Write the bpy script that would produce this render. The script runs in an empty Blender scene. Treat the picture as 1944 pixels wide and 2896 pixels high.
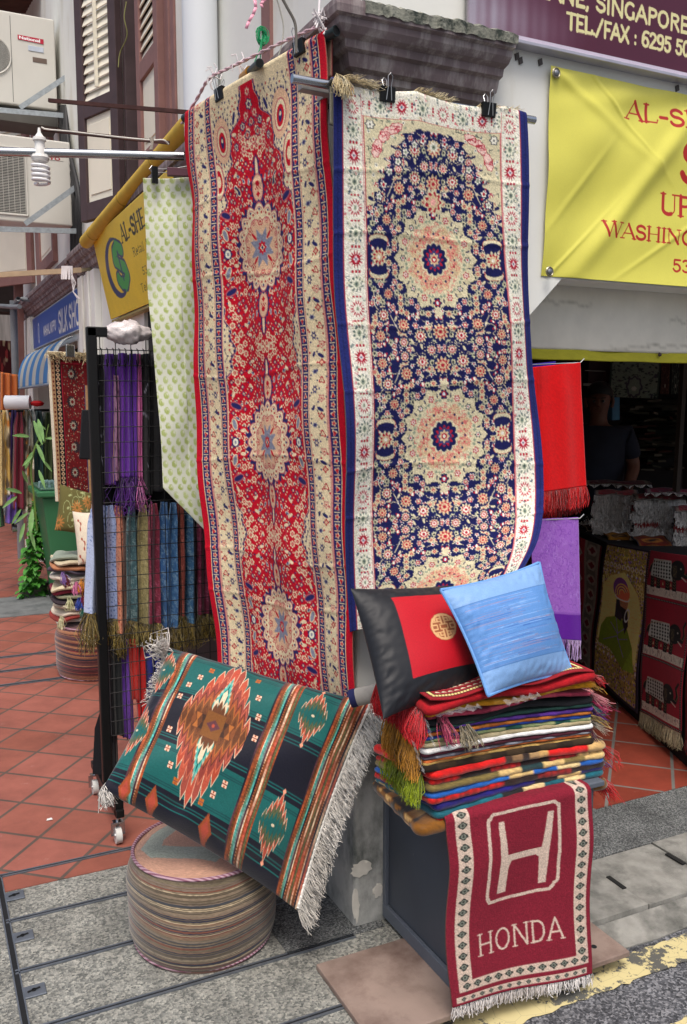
import bpy, math, random
import numpy as np
from mathutils import Vector
SC = bpy.context.scene
COL = SC.collection
rnd = random.Random(7)
rs = np.random.RandomState(11)
# ---------------------------------------------------------------- camera
F = 2494.6; CX = 972.0; CY = 1448.0
PITCH = math.radians(6.97); YAW = math.radians(25.9)
CAM = np.array([-1.155, -2.298, 1.62])
cd = bpy.data.cameras.new('camera'); cam = bpy.data.objects.new('camera', cd); COL.objects.link(cam)
cam.location = CAM; cam.rotation_euler = (math.pi/2 - PITCH, 0, -YAW)
cd.sensor_fit = 'VERTICAL'; cd.sensor_height = 36.0; cd.lens = F/2896*36.0
cd.clip_start = 0.05; cd.clip_end = 400
SC.camera = cam
# ---------------------------------------------------------------- world, sun, exposure
W = bpy.data.worlds.new('World'); SC.world = W; W.use_nodes = True
nt = W.node_tree
sky = nt.nodes.new('ShaderNodeTexSky'); sky.sky_type = 'NISHITA'; sky.sun_disc = False
SUN_EL = math.radians(64); SUN_AZ = math.radians(205)     # compass-like azimuth of the sun, from +Y clockwise
sky.sun_elevation = SUN_EL; sky.sun_rotation = SUN_AZ; sky.dust_density = 6; sky.air_density = 1.0; sky.ozone_density = 0.6
bg = nt.nodes['Background']; bg.inputs['Strength'].default_value = 0.135
nt.links.new(sky.outputs[0], bg.inputs['Color'])
sd = bpy.data.lights.new('sun', 'SUN'); sd.energy = 1.4; sd.angle = math.radians(22); sd.color = (1.0, .975, .94)
sun = bpy.data.objects.new('sun', sd); COL.objects.link(sun)
sdir = Vector((math.sin(SUN_AZ)*math.cos(SUN_EL), math.cos(SUN_AZ)*math.cos(SUN_EL), math.sin(SUN_EL)))
sun.rotation_euler = sdir.to_track_quat('Z', 'Y').to_euler(); sun.location = sdir*20
SC.view_settings.view_transform = 'Standard'; SC.view_settings.look = 'None'
SC.view_settings.exposure = 0.3; SC.view_settings.gamma = 1.0
SC.render.resolution_x = 687; SC.render.resolution_y = 1024
SC.cycles.max_bounces = 6; SC.cycles.diffuse_bounces = 4
# ---------------------------------------------------------------- photo pixel -> point on a plane
_fw = np.array([math.sin(YAW), math.cos(YAW), 0]); _rt = np.array([math.cos(YAW), -math.sin(YAW), 0]); _up = np.array([0, 0, 1.])
_f = _fw*math.cos(PITCH) - _up*math.sin(PITCH); _u = _fw*math.sin(PITCH) + _up*math.cos(PITCH)
def ray(x, y): return _f + _rt*(x-CX)/F - _u*(y-CY)/F
def at(x, y, ax, v):                       # ax 0/1/2: the plane x, y or z = v
    d = ray(x, y); return CAM + d*((v-CAM[ax])/d[ax])
def aY(x, y, v): return at(x, y, 1, v)
def aX(x, y, v): return at(x, y, 0, v)
def aZ(x, y, v=0.0): return at(x, y, 2, v)
def lerp(a, b, t): return a + (b-a)*t
# ---------------------------------------------------------------- colours
def lin(c):
    c = np.asarray(c, float)
    return np.where(c <= .04045, c/12.92, ((c+.055)/1.055)**2.4)
def hx(s):
    s = s.lstrip('#'); return tuple(int(s[i:i+2], 16)/255 for i in (0, 2, 4))
def L4(s):
    if isinstance(s, str): s = hx(s)
    return tuple(float(v) for v in lin(s)) + (1.0,)
# ---------------------------------------------------------------- materials
MATS = {}
def newmat(name):
    m = bpy.data.materials.new(name); m.use_nodes = True
    b = m.node_tree.nodes['Principled BSDF']; return m, m.node_tree, b
def N(t, ty, **kw):
    n = t.nodes.new(ty)
    for k, v in kw.items():
        if k.startswith('i_'): n.inputs[k[2:].replace('_', ' ')].default_value = v
        else: setattr(n, k, v)
    return n
def bump(t, b, height, strength, dist):
    bp = N(t, 'ShaderNodeBump'); bp.inputs['Strength'].default_value = strength; bp.inputs['Distance'].default_value = dist
    t.links.new(height, bp.inputs['Height']); t.links.new(bp.outputs[0], b.inputs['Normal'])
def cloth_mat(name='woven_fabric', rough=.9, sheen=.04, scale=900, bs=.35, var=.12, spec=.2, bd=.0015):
    if name in MATS: return MATS[name]
    m, t, b = newmat(name)
    a = N(t, 'ShaderNodeAttribute', attribute_name='Col')
    tc = N(t, 'ShaderNodeTexCoord')
    n = N(t, 'ShaderNodeTexNoise'); n.inputs['Scale'].default_value = scale*.35; n.inputs['Detail'].default_value = 3
    n2 = N(t, 'ShaderNodeTexNoise'); n2.inputs['Scale'].default_value = 9; n2.inputs['Detail'].default_value = 3
    t.links.new(tc.outputs['Object'], n.inputs['Vector']); t.links.new(tc.outputs['Object'], n2.inputs['Vector'])
    ad = N(t, 'ShaderNodeMath', operation='ADD'); t.links.new(n.outputs['Fac'], ad.inputs[0]); t.links.new(n2.outputs['Fac'], ad.inputs[1])
    mr = N(t, 'ShaderNodeMapRange'); mr.inputs['From Min'].default_value = .6; mr.inputs['From Max'].default_value = 1.4
    mr.inputs['To Min'].default_value = 1-var; mr.inputs['To Max'].default_value = 1+var
    t.links.new(ad.outputs[0], mr.inputs['Value'])
    mx = N(t, 'ShaderNodeVectorMath', operation='SCALE'); t.links.new(a.outputs['Color'], mx.inputs[0]); t.links.new(mr.outputs[0], mx.inputs['Scale'])
    t.links.new(mx.outputs[0], b.inputs['Base Color'])
    b.inputs['Roughness'].default_value = rough; b.inputs['Sheen Weight'].default_value = sheen; b.inputs['Specular IOR Level'].default_value = spec
    bump(t, b, n.outputs['Fac'], bs, bd)
    MATS[name] = m; return m
def flat(name, col, rough=.6, metal=0., var=.12, scale=8, bs=.1, spec=.4, spots=None, bscale=60, coat=0.):
    """painted / plain material: base colour with soft noise variation and optional dirt colour"""
    if name in MATS: return MATS[name]
    m, t, b = newmat(name)
    tc = N(t, 'ShaderNodeTexCoord')
    n = N(t, 'ShaderNodeTexNoise'); n.inputs['Scale'].default_value = scale; n.inputs['Detail'].default_value = 6
    t.links.new(tc.outputs['Object'], n.inputs['Vector'])
    c = L4(col); lo = tuple(v*(1-var) for v in c[:3])+(1,); hi = tuple(min(1, v*(1+var)) for v in c[:3])+(1,)
    cr = N(t, 'ShaderNodeValToRGB'); e = cr.color_ramp.elements
    e[0].position = .3; e[0].color = lo; e[1].position = .7; e[1].color = hi
    t.links.new(n.outputs['Fac'], cr.inputs[0]); out = cr.outputs[0]
    if spots:
        sc_, col2, lo_, hi_, stretch = spots
        mp = N(t, 'ShaderNodeMapping'); mp.inputs['Scale'].default_value = (sc_, sc_, sc_*stretch)
        t.links.new(tc.outputs['Object'], mp.inputs['Vector'])
        n3 = N(t, 'ShaderNodeTexNoise'); n3.inputs['Scale'].default_value = 1; n3.inputs['Detail'].default_value = 8; n3.inputs['Roughness'].default_value = .65
        t.links.new(mp.outputs[0], n3.inputs['Vector'])
        r3 = N(t, 'ShaderNodeMapRange'); r3.inputs['From Min'].default_value = lo_; r3.inputs['From Max'].default_value = hi_
        t.links.new(n3.outputs['Fac'], r3.inputs['Value'])
        mx = N(t, 'ShaderNodeMix', data_type='RGBA'); t.links.new(r3.outputs[0], mx.inputs['Factor'])
        t.links.new(out, mx.inputs['A']); mx.inputs['B'].default_value = L4(col2); out = mx.outputs['Result']
    t.links.new(out, b.inputs['Base Color'])
    b.inputs['Roughness'].default_value = rough; b.inputs['Metallic'].default_value = metal; b.inputs['Specular IOR Level'].default_value = spec
    b.inputs['Coat Weight'].default_value = coat
    if bs:
        nb = N(t, 'ShaderNodeTexNoise'); nb.inputs['Scale'].default_value = bscale; nb.inputs['Detail'].default_value = 4
        t.links.new(tc.outputs['Object'], nb.inputs['Vector']); bump(t, b, nb.outputs['Fac'], bs, .004)
    MATS[name] = m; return m
def colmat(name, rough=.5, var=.06, scale=5, bs=.05, spec=.4, coat=0., metal=0., trans=0.):
    """painted sheet whose colours (lettering, marks) come from the mesh colour layer"""
    if name in MATS: return MATS[name]
    m = cloth_mat(name, rough, 0, 40, bs, var, spec, .003)
    b = m.node_tree.nodes['Principled BSDF']; b.inputs['Coat Weight'].default_value = coat; b.inputs['Metallic'].default_value = metal
    return m
# ---------------------------------------------------------------- objects
def wloc(o):
    v = np.zeros(3)
    while o is not None: v += np.array(o.location); o = o.parent
    return v
def thing(name, label, cat, loc=(0, 0, 0), group=None, kind=None):
    o = bpy.data.objects.new(name, None); COL.objects.link(o); o.location = [float(v) for v in loc]; o.empty_display_size = .05
    o['label'] = label; o['category'] = cat
    if group: o['group'] = group
    return o
def tag(o, label=None, cat=None, group=None, kind=None):
    if label: o['label'] = label
    if cat: o['category'] = cat
    if group: o['group'] = group
    if kind: o['kind'] = kind
    return o
def mesh(name, V, Fc, mat, parent=None, smooth=False, col=None, recentre=True):
    V = np.asarray(V, float).reshape(-1, 3)
    me = bpy.data.meshes.new(name)
    if parent is not None: off = wloc(parent)
    elif recentre: off = np.array([(V[:, 0].min()+V[:, 0].max())/2, (V[:, 1].min()+V[:, 1].max())/2, V[:, 2].min()])
    else: off = np.zeros(3)
    V = V - off
    if isinstance(Fc, np.ndarray):
        k = Fc.shape[1]
        me.vertices.add(len(V)); me.vertices.foreach_set('co', V.ravel().astype(np.float32))
        me.loops.add(Fc.size); me.loops.foreach_set('vertex_index', Fc.ravel().astype(np.int32))
        me.polygons.add(len(Fc)); me.polygons.foreach_set('loop_start', np.arange(0, Fc.size, k, dtype=np.int32))
        me.update(calc_edges=True)
    else:
        me.from_pydata([tuple(v) for v in V], [], [tuple(f) for f in Fc]); me.update()
    if smooth: me.polygons.foreach_set('use_smooth', np.ones(len(me.polygons), bool))
    if col is not None:
        a = me.color_attributes.new('Col', 'FLOAT_COLOR', 'POINT')
        c = np.ones((len(V), 4), np.float32); c[:, :3] = col; a.data.foreach_set('color', c.ravel())
    if mat is not None: me.materials.append(mat)
    o = bpy.data.objects.new(name, me); COL.objects.link(o)
    if parent is not None: o.parent = parent
    else: o.location = off
    return o
class MB:
    """collects shapes into one mesh, with a colour per shape"""
    def __init__(s): s.V = []; s.F = []; s.C = []; s.n = 0
    def add(s, V, Fc, col=None):
        V = np.asarray(V, float).reshape(-1, 3)
        s.V.append(V); s.F += [[i+s.n for i in f] for f in Fc]
        c = np.ones((len(V), 3))*(lin(hx(col)) if isinstance(col, str) else (np.asarray(col) if col is not None else .5))
        s.C.append(c); s.n += len(V); return s
    def hexa(s, p, col=None):                # p: 8 corners, bottom 4 then top 4
        return s.add(p, [[0, 3, 2, 1], [4, 5, 6, 7], [0, 1, 5, 4], [1, 2, 6, 5], [2, 3, 7, 6], [3, 0, 4, 7]], col)
    def box(s, x0, x1, y0, y1, z0, z1, col=None):
        return s.hexa([(x0, y0, z0), (x1, y0, z0), (x1, y1, z0), (x0, y1, z0), (x0, y0, z1), (x1, y0, z1), (x1, y1, z1), (x0, y1, z1)], col)
    def obox(s, c, ax, ay, az, col=None):    # centre and three half-axis vectors
        c, ax, ay, az = [np.asarray(v, float) for v in (c, ax, ay, az)]
        return s.hexa([c-ax-ay-az, c+ax-ay-az, c+ax+ay-az, c-ax+ay-az, c-ax-ay+az, c+ax-ay+az, c+ax+ay+az, c-ax+ay+az], col)
    def quad(s, p, col=None): return s.add(p, [[0, 1, 2, 3]], col)
    def bar(s, a, b, w, h=None, col=None, up=(0, 0, 1)):     # square bar from a to b
        a, b = np.asarray(a, float), np.asarray(b, float); d = b-a; Ln = np.linalg.norm(d); d = d/Ln
        u = np.asarray(up, float)
        if abs(d@u) > .95: u = np.array([0, 1., 0])
        r = np.cross(d, u); r /= np.linalg.norm(r); u = np.cross(r, d); h = h or w
        return s.obox((a+b)/2, d*Ln/2, r*w/2, u*h/2, col)
    def tube(s, pts, r, n=10, col=None, cap=True, r_end=None):
        P = [np.asarray(p, float) for p in pts]; m = len(P); V = []; prev = None
        for i, p in enumerate(P):
            d = P[min(i+1, m-1)] - P[max(i-1, 0)]; d = d/(np.linalg.norm(d)+1e-12)
            if prev is None:
                ref = np.array([0, 0, 1.]) if abs(d[2]) < .9 else np.array([1., 0, 0])
                e1 = np.cross(d, ref)
            else: e1 = prev - d*(prev@d)
            e1 /= (np.linalg.norm(e1)+1e-12); e2 = np.cross(d, e1); prev = e1
            rr = (r[i] if hasattr(r, '__len__') else (r if r_end is None else lerp(r, r_end, i/(m-1))))
            for k in range(n):
                a = 2*math.pi*k/n; V.append(p + rr*(e1*math.cos(a) + e2*math.sin(a)))
        Fc = []
        for i in range(m-1):
            for k in range(n):
                a, b_ = i*n+k, i*n+(k+1) % n; Fc.append([a, b_, b_+n, a+n])
        if cap: Fc.append(list(range(n))[::-1]); Fc.append([(m-1)*n+k for k in range(n)])
        return s.add(V, Fc, col)
    def cyl(s, a, b, r, n=16, col=None, r2=None): return s.tube([a, b], r, n, col, True, r2)
    def lathe(s, prof, c, n=24, col=None, axis=(0, 0, 1)):
        ax = np.asarray(axis, float); ax /= np.linalg.norm(ax)
        ref = np.array([1., 0, 0]) if abs(ax[0]) < .9 else np.array([0, 1., 0])
        e1 = np.cross(ax, ref); e1 /= np.linalg.norm(e1); e2 = np.cross(ax, e1); c = np.asarray(c, float)
        V = [c + ax*z + r*(e1*math.cos(2*math.pi*k/n)+e2*math.sin(2*math.pi*k/n)) for r, z in prof for k in range(n)]
        Fc = [[i*n+k, i*n+(k+1) % n, (i+1)*n+(k+1) % n, (i+1)*n+k] for i in range(len(prof)-1) for k in range(n)]
        return s.add(V, Fc, col)
    def prism(s, poly, axis, a, b, col=None):   # poly: 2D points in the plane of the other two axes
        n = len(poly); o = [i for i in range(3) if i != axis]; V = []
        for v in (a, b):
            for p in poly:
                q = [0, 0, 0]; q[o[0]] = p[0]; q[o[1]] = p[1]; q[axis] = v; V.append(q)
        return s.add(V, [list(range(n))[::-1], [n+i for i in range(n)]] + [[i, (i+1) % n, n+(i+1) % n, n+i] for i in range(n)], col)
    def build(s, name, mat, parent=None, smooth=False, bevel=0, seg=2):
        o = mesh(name, np.vstack(s.V), s.F, mat, parent, smooth, np.vstack(s.C))
        import bmesh
        bm = bmesh.new(); bm.from_mesh(o.data); bmesh.ops.recalc_face_normals(bm, faces=bm.faces); bm.to_mesh(o.data); bm.free()
        if smooth:
            try: o.data.set_sharp_from_angle(angle=math.radians(40))
            except Exception: pass
        if bevel:
            md = o.modifiers.new('bevel', 'BEVEL'); md.width = bevel; md.segments = seg; md.limit_method = 'ANGLE'; md.angle_limit = math.radians(40)
        return o
def gridfaces(ny, nx, off=0, wrap=False):
    i = np.arange(ny-1)[:, None]*nx; j = np.arange(nx-1)[None, :]
    a = (i+j).ravel()+off
    return np.stack([a, a+1, a+1+nx, a+nx], 1)
def sheet(name, P, C, mat, parent=None, thick=0., back=None, smooth=True):
    """grid surface P[ny,nx,3] with colours C[ny,nx,3] (sRGB); thick > 0 adds a back layer and a rim"""
    ny, nx = P.shape[:2]; V = P.reshape(-1, 3); c = lin(C).reshape(-1, 3); Fc = gridfaces(ny, nx)
    if thick:
        du = np.gradient(P, axis=1); dv = np.gradient(P, axis=0); n = np.cross(du, dv); n /= (np.linalg.norm(n, axis=2, keepdims=True)+1e-9)
        B = (P + n*thick).reshape(-1, 3); o = ny*nx
        Fb = Fc[:, ::-1] + o
        top = np.arange(nx); bot = (ny-1)*nx+np.arange(nx); lf = np.arange(ny)*nx; rt_ = lf+nx-1
        rim = []
        for e in (top[::-1], bot, lf, rt_[::-1]):
            rim.append(np.stack([e[:-1], e[1:], e[1:]+o, e[:-1]+o], 1))
        V = np.vstack([V, B]); Fc = np.vstack([Fc, Fb]+rim)
        cb = c*.0 + (lin(hx(back)) if back else c*.7) if back else c*.75
        c = np.vstack([c, cb])
    return mesh(name, V, Fc, mat, parent, smooth, c)
def sstep(x): x = np.clip(x, 0, 1); return x*x*(3-2*x)
def curve_rows(rows, v):
    """rows: list of (v, array...) -> smooth interpolation (Catmull-Rom) at the values v"""
    ks = np.array([r[0] for r in rows], float); A = np.array([r[1] for r in rows], float)
    out = np.zeros((len(v),)+A.shape[1:])
    for q, x in enumerate(v):
        i = int(np.clip(np.searchsorted(ks, x)-1, 0, len(ks)-2)); t = (x-ks[i])/(ks[i+1]-ks[i])
        p1, p2 = A[i], A[i+1]
        m1 = (A[i+1]-A[i-1])/(ks[i+1]-ks[i-1]) if i > 0 else (p2-p1)/(ks[i+1]-ks[i])
        m2 = (A[i+2]-A[i])/(ks[i+2]-ks[i]) if i+2 < len(ks) else (p2-p1)/(ks[i+1]-ks[i])
        h = ks[i+1]-ks[i]
        out[q] = (2*t**3-3*t*t+1)*p1 + (t**3-2*t*t+t)*h*m1 + (-2*t**3+3*t*t)*p2 + (t**3-t*t)*h*m2
    return out
def fringe(name, base, down, length, n, col, parent, width=.0016, spread=.25, wob=.15, var=.15, clump=0, mat=None, sag=None):
    """n hanging threads along the polyline base; down: direction (vector or one per base point)"""
    base = np.asarray(base, float); down = np.asarray(down, float)
    if down.ndim == 1: down = np.repeat(down[None], len(base), 0)
    s = np.concatenate([[0], np.cumsum(np.linalg.norm(np.diff(base, axis=0), axis=1))]); s /= s[-1]
    V = []; Fc = []; C = []; k = 4
    cols = [col] if isinstance(col, str) else col
    for i in range(n):
        t = (i+.5)/n
        tt = t if not clump else (round(t*clump)/clump*.75 + t*.25)
        p = np.array([np.interp(t, s, base[:, a]) for a in range(3)])
        pe = np.array([np.interp(tt, s, base[:, a]) for a in range(3)])
        d = np.array([np.interp(t, s, down[:, a]) for a in range(3)]); d /= np.linalg.norm(d)
        side = np.array([rnd.gauss(0, 1) for _ in range(3)]); side -= d*(side@d)
        Lg = length*(1+rnd.uniform(-var, var))
        e = pe + d*Lg + side*Lg*spread*.5
        w1 = np.array([rnd.gauss(0, 1) for _ in range(3)])*Lg*wob*.5
        c = lin(hx(cols[int(t*len(cols)) % len(cols)]))*(1+rnd.uniform(-.25, .2))
        pts = [p, lerp(p, e, .35)+w1*.6, lerp(p, e, .7)+w1, e]
        if sag is not None: pts = [q+np.asarray(sag)*Lg*(j/3)**2 for j, q in enumerate(pts)]
        b0 = len(V)
        for j, q in enumerate(pts):
            w = width*(1, 1, .9, .5)[j]
            for a in range(3):
                an = 2*math.pi*a/3 + i
                u = np.array([math.cos(an), math.sin(an)*.7, math.sin(an)*.7]); V.append(q+u*w); C.append(c)
        for j in range(3):
            for a in range(3):
                x0 = b0+j*3+a; x1 = b0+j*3+(a+1) % 3; Fc.append([x0, x1, x1+3, x0+3])
    return mesh(name, np.array(V), np.array(Fc), mat or cloth_mat('yarn', .85, .2, 500, .1, .1), parent, True, np.array(C))
def scatter_quads(n, fn):
    V = []; Fc = []; C = []
    for i in range(n):
        q, c = fn(i); b = len(V); V += list(q); C += [c]*len(q); Fc.append(list(range(b, b+len(q))))
    return V, Fc, C
# ---------------------------------------------------------------- canvas: patterns drawn in code, used as mesh colours
class Cv:
    def __init__(s, w, h, bg, ss=1):
        s.w, s.h = int(w), int(h); s.a = np.ones((s.h, s.w, 3), np.float32)*np.array(hx(bg), np.float32)
    def _box(s, x0, x1, y0, y1):
        x0, x1 = max(0, int(math.floor(x0))), min(s.w, int(math.ceil(x1))+1); y0, y1 = max(0, int(math.floor(y0))), min(s.h, int(math.ceil(y1))+1)
        if x0 >= x1 or y0 >= y1: return None
        Y, X = np.mgrid[y0:y1, x0:x1]; return x0, x1, y0, y1, X+.5, Y+.5
    def put(s, b, m, col):
        a = s.a[b[2]:b[3], b[0]:b[1]]; a[m] = hx(col) if isinstance(col, str) else col
    def rect(s, x0, y0, x1, y1, col):
        x0, x1, y0, y1 = [int(round(v)) for v in (x0, x1, y0, y1)]
        s.a[max(0, y0):max(0, y1), max(0, x0):max(0, x1)] = hx(col)
    def poly(s, pts, col):
        P = np.asarray(pts, float); b = s._box(P[:, 0].min(), P[:, 0].max(), P[:, 1].min(), P[:, 1].max())
        if b is None: return
        X, Y = b[4], b[5]; m = np.zeros(X.shape, bool); n = len(P)
        for i in range(n):
            x1, y1 = P[i]; x2, y2 = P[(i+1) % n]
            if y1 == y2: continue
            m ^= ((y1 > Y) != (y2 > Y)) & (X < (x2-x1)*(Y-y1)/(y2-y1)+x1)
        s.put(b, m, col)
    def ell(s, x, y, rx, ry, col, rot=0., n=0, amp=0., sharp=False, ph=0., hole=0.):
        R = max(rx, ry)*(1+abs(amp)); b = s._box(x-R, x+R, y-R, y+R)
        if b is None: return
        dx, dy = b[4]-x, b[5]-y; c, sn = math.cos(rot), math.sin(rot)
        u = (dx*c+dy*sn)/rx; v = (-dx*sn+dy*c)/ry; r = np.sqrt(u*u+v*v)
        if n:
            th = np.arctan2(v, u)*n/2+ph; w = np.abs(np.cos(th)) if sharp == 'petal' else (1-np.abs(np.sin(th)) if sharp else (.5+.5*np.cos(2*th)))
            lim = 1 - amp + amp*w
        else: lim = 1.0
        m = r < lim
        if hole: m &= r > lim*hole
        s.put(b, m, col)
    def line(s, pts, w, col, w2=None):
        P = np.asarray(pts, float); n = len(P)-1
        for i in range(n):
            wa = w if w2 is None else lerp(w, w2, i/max(1, n)); (x1, y1), (x2, y2) = P[i], P[i+1]; h = wa/2+.5
            b = s._box(min(x1, x2)-h, max(x1, x2)+h, min(y1, y2)-h, max(y1, y2)+h)
            if b is None: continue
            dx, dy = x2-x1, y2-y1; L = dx*dx+dy*dy+1e-9
            t = np.clip(((b[4]-x1)*dx+(b[5]-y1)*dy)/L, 0, 1)
            s.put(b, (b[4]-x1-t*dx)**2+(b[5]-y1-t*dy)**2 < (wa/2)**2, col)
    def down(s, ny, nx):
        """box-filter down to ny x nx samples"""
        a = s.a; f = max(1, int(round(s.h/ny))); g = max(1, int(round(s.w/nx)))
        if f > 1 or g > 1:
            hh, ww = s.h//f*f, s.w//g*g; a = a[:hh, :ww].reshape(hh//f, f, ww//g, g, 3).mean((1, 3))
        yi = np.clip((np.arange(ny)+.5)/ny*a.shape[0], 0, a.shape[0]-1).astype(int); xi = np.clip((np.arange(nx)+.5)/nx*a.shape[1], 0, a.shape[1]-1).astype(int)
        return a[yi][:, xi].astype(float)
def arc(cx, cy, rx, ry, a0, a1, n=12):
    return [(cx+rx*math.cos(math.radians(a0+(a1-a0)*i/n)), cy+ry*math.sin(math.radians(a0+(a1-a0)*i/n))) for i in range(n+1)]
# glyphs on a unit-high box, y up: (advance, [(points, thick 1 / thin 0)], [(x, y) of serifs])
_S = arc(.29, .745, .2, .225, 15, 270, 12) + arc(.29, .27, .22, .25, 90, -165, 12)
GL = {
 'A': (.68, [([(.02, 0), (.33, 1)], 0), ([(.33, 1), (.64, 0)], 1), ([(.13, .34), (.52, .34)], 0)], [(.04, 0), (.63, 0)]),
 'L': (.58, [([(.12, 0), (.12, 1)], 1), ([(.1, .03), (.52, .03), (.54, .2)], 0)], [(.12, 1), (.12, 0)]),
 'S': (.58, [(_S, 1)], []),
 'H': (.74, [([(.12, 0), (.12, 1)], 1), ([(.6, 0), (.6, 1)], 1), ([(.12, .5), (.6, .5)], 0)], [(.12, 1), (.12, 0), (.6, 1), (.6, 0)]),
 'U': (.7, [([(.12, 1), (.12, .3)] + arc(.34, .28, .22, .26, 180, 300, 8), 1), (arc(.34, .28, .24, .26, 300, 360, 4)+[(.58, 1)], 0)], [(.12, 1), (.58, 1)]),
 'P': (.6, [([(.12, 0), (.12, 1)], 1), ([(.12, .97), (.32, .97)]+arc(.32, .74, .2, .23, 90, -90, 10)+[(.12, .5)], .6)], [(.12, 0), (.1, 1)]),
 'W': (.95, [([(.05, 1), (.27, 0)], 1), ([(.27, 0), (.47, 1)], 0), ([(.47, 1), (.68, 0)], 1), ([(.68, 0), (.89, 1)], 0)], [(.06, 1), (.47, 1), (.89, 1)]),
 'I': (.3, [([(.14, 0), (.14, 1)], 1)], [(.14, 0), (.14, 1)]),
 'N': (.74, [([(.1, 0), (.1, 1)], 0), ([(.1, 1), (.62, 0)], 1), ([(.62, 0), (.62, 1)], 0)], [(.1, 0), (.1, 1), (.62, 1)]),
 'G': (.7, [(arc(.36, .5, .27, .48, 50, 310, 16), 1), ([(.55, .42), (.55, .08)], 1)], [(.55, .42)]),
 '&': (.72, [([(.66, .02), (.2, .68)]+arc(.33, .8, .14, .17, 190, -20, 8)+[(.14, .38)]+arc(.28, .24, .19, .22, 140, 330, 8)+[(.62, .5)], .7)], []),
 '5': (.55, [([(.46, .95), (.14, .95), (.12, .55)]+arc(.26, .32, .2, .3, 110, -160, 12), .8)], []),
 '3': (.55, [(arc(.26, .75, .18, .22, 150, -80, 10)+arc(.26, .28, .21, .27, 80, -150, 10), .8)], []),
 'E': (.58, [([(.12, 0), (.12, 1)], 1), ([(.12, .97), (.52, .97)], 0), ([(.12, .5), (.42, .5)], 0), ([(.12, .03), (.52, .03)], 0)], [(.1, 1), (.1, 0)]),
 '-': (.4, [([(.06, .38), (.32, .38)], 1)], []), '.': (.24, [([(.1, .03), (.1, .05)], 1.2)], []),
 ',': (.24, [([(.12, .06), (.07, -.14)], 1)], []), ':': (.26, [([(.12, .05), (.12, .08)], 1.2), ([(.12, .5), (.12, .53)], 1.2)], []),
 '/': (.5, [([(.02, -.05), (.42, 1.05)], 1)], []), ' ': (.32, [], []),
 'T': (.58, [([(.28, 0), (.28, 1)], 1), ([(.02, .97), (.54, .97)], 0)], [(.28, 0)]),
 'F': (.54, [([(.12, 0), (.12, 1)], 1), ([(.12, .97), (.5, .97)], 0), ([(.12, .5), (.42, .5)], 0)], [(.12, 0)]),
 'X': (.62, [([(.04, 1), (.56, 0)], 1), ([(.54, 1), (.04, 0)], 0)], [(.06, 1), (.54, 1), (.05, 0), (.56, 0)]),
 '6': (.55, [(arc(.34, .62, .25, .36, 60, 180, 8)+[(.07, .3)]+arc(.27, .3, .2, .27, 180, 540, 16), .8)], []),
 '2': (.55, [(arc(.26, .72, .19, .25, 160, -30, 8)+[(.06, .04), (.48, .04)], .8)], []),
 '9': (.55, [(arc(.2, .38, .25, .36, 240, 360, 8)+[(.47, .7)]+arc(.27, .7, .2, .27, 0, 360, 16), .8)], []),
 '0': (.55, [(arc(.27, .5, .2, .48, 0, 360, 20), .9)], []), '4': (.55, [([(.38, 0), (.38, 1), (.05, .3), (.5, .3)], .8)], []),
 'O': (.76, [(arc(.36, .5, .28, .48, 0, 360, 20), 1)], []), 'R': (.64, [([(.12, 0), (.12, 1)], 1), ([(.12, .97), (.32, .97)]+arc(.32, .75, .19, .22, 90, -90, 10)+[(.12, .52)], .6), ([(.3, .52), (.56, 0)], 1)], [(.12, 0), (.1, 1), (.56, 0)]),
 'K': (.64, [([(.12, 0), (.12, 1)], 1), ([(.56, 1), (.14, .42)], 0), ([(.24, .55), (.58, 0)], 1)], [(.12, 0), (.12, 1), (.56, 1), (.58, 0)]),
 'D': (.7, [([(.12, 0), (.12, 1)], 1), ([(.12, .97), (.3, .97)]+arc(.3, .5, .28, .47, 90, -90, 12)+[(.12, .03)], .7)], [(.1, 0), (.1, 1)]),
 'M': (.86, [([(.1, 0), (.1, 1)], .5), ([(.1, 1), (.42, .1)], 1), ([(.42, .1), (.74, 1)], .3), ([(.74, 1), (.74, 0)], 1)], [(.1, 0), (.74, 0)]),
 'Y': (.62, [([(.04, 1), (.3, .5), (.3, 0)], 1), ([(.56, 1), (.3, .5)], 0)], [(.3, 0), (.05, 1), (.56, 1)]),
 'C': (.66, [(arc(.36, .5, .27, .48, 50, 310, 16), 1)], []),
 'a': (.48, [(arc(.22, .46, .16, .18, 150, 0, 6)+[(.38, .05)], .9), (arc(.21, .17, .15, .15, 60, 360, 8), .5)], []),
 'e': (.5, [([(.08, .34), (.4, .34)]+arc(.24, .32, .17, .3, 0, 310, 12), .6)], []), 'l': (.24, [([(.12, 0), (.12, 1)], 1)], [(.12, 0)]),
 'i': (.24, [([(.12, 0), (.12, .6)], 1), ([(.12, .85), (.12, .88)], 1)], [(.12, 0)]), 't': (.3, [([(.13, .85), (.13, .1), (.24, .02)], .9), ([(.02, .62), (.26, .62)], 0)], []),
 'n': (.52, [([(.1, 0), (.1, .62)], 1), (arc(.25, .45, .15, .18, 160, 0, 6)+[(.4, 0)], .9)], [(.1, 0), (.4, 0)]),
 'o': (.52, [(arc(.25, .31, .18, .3, 0, 360, 14), .9)], []),
}
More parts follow.
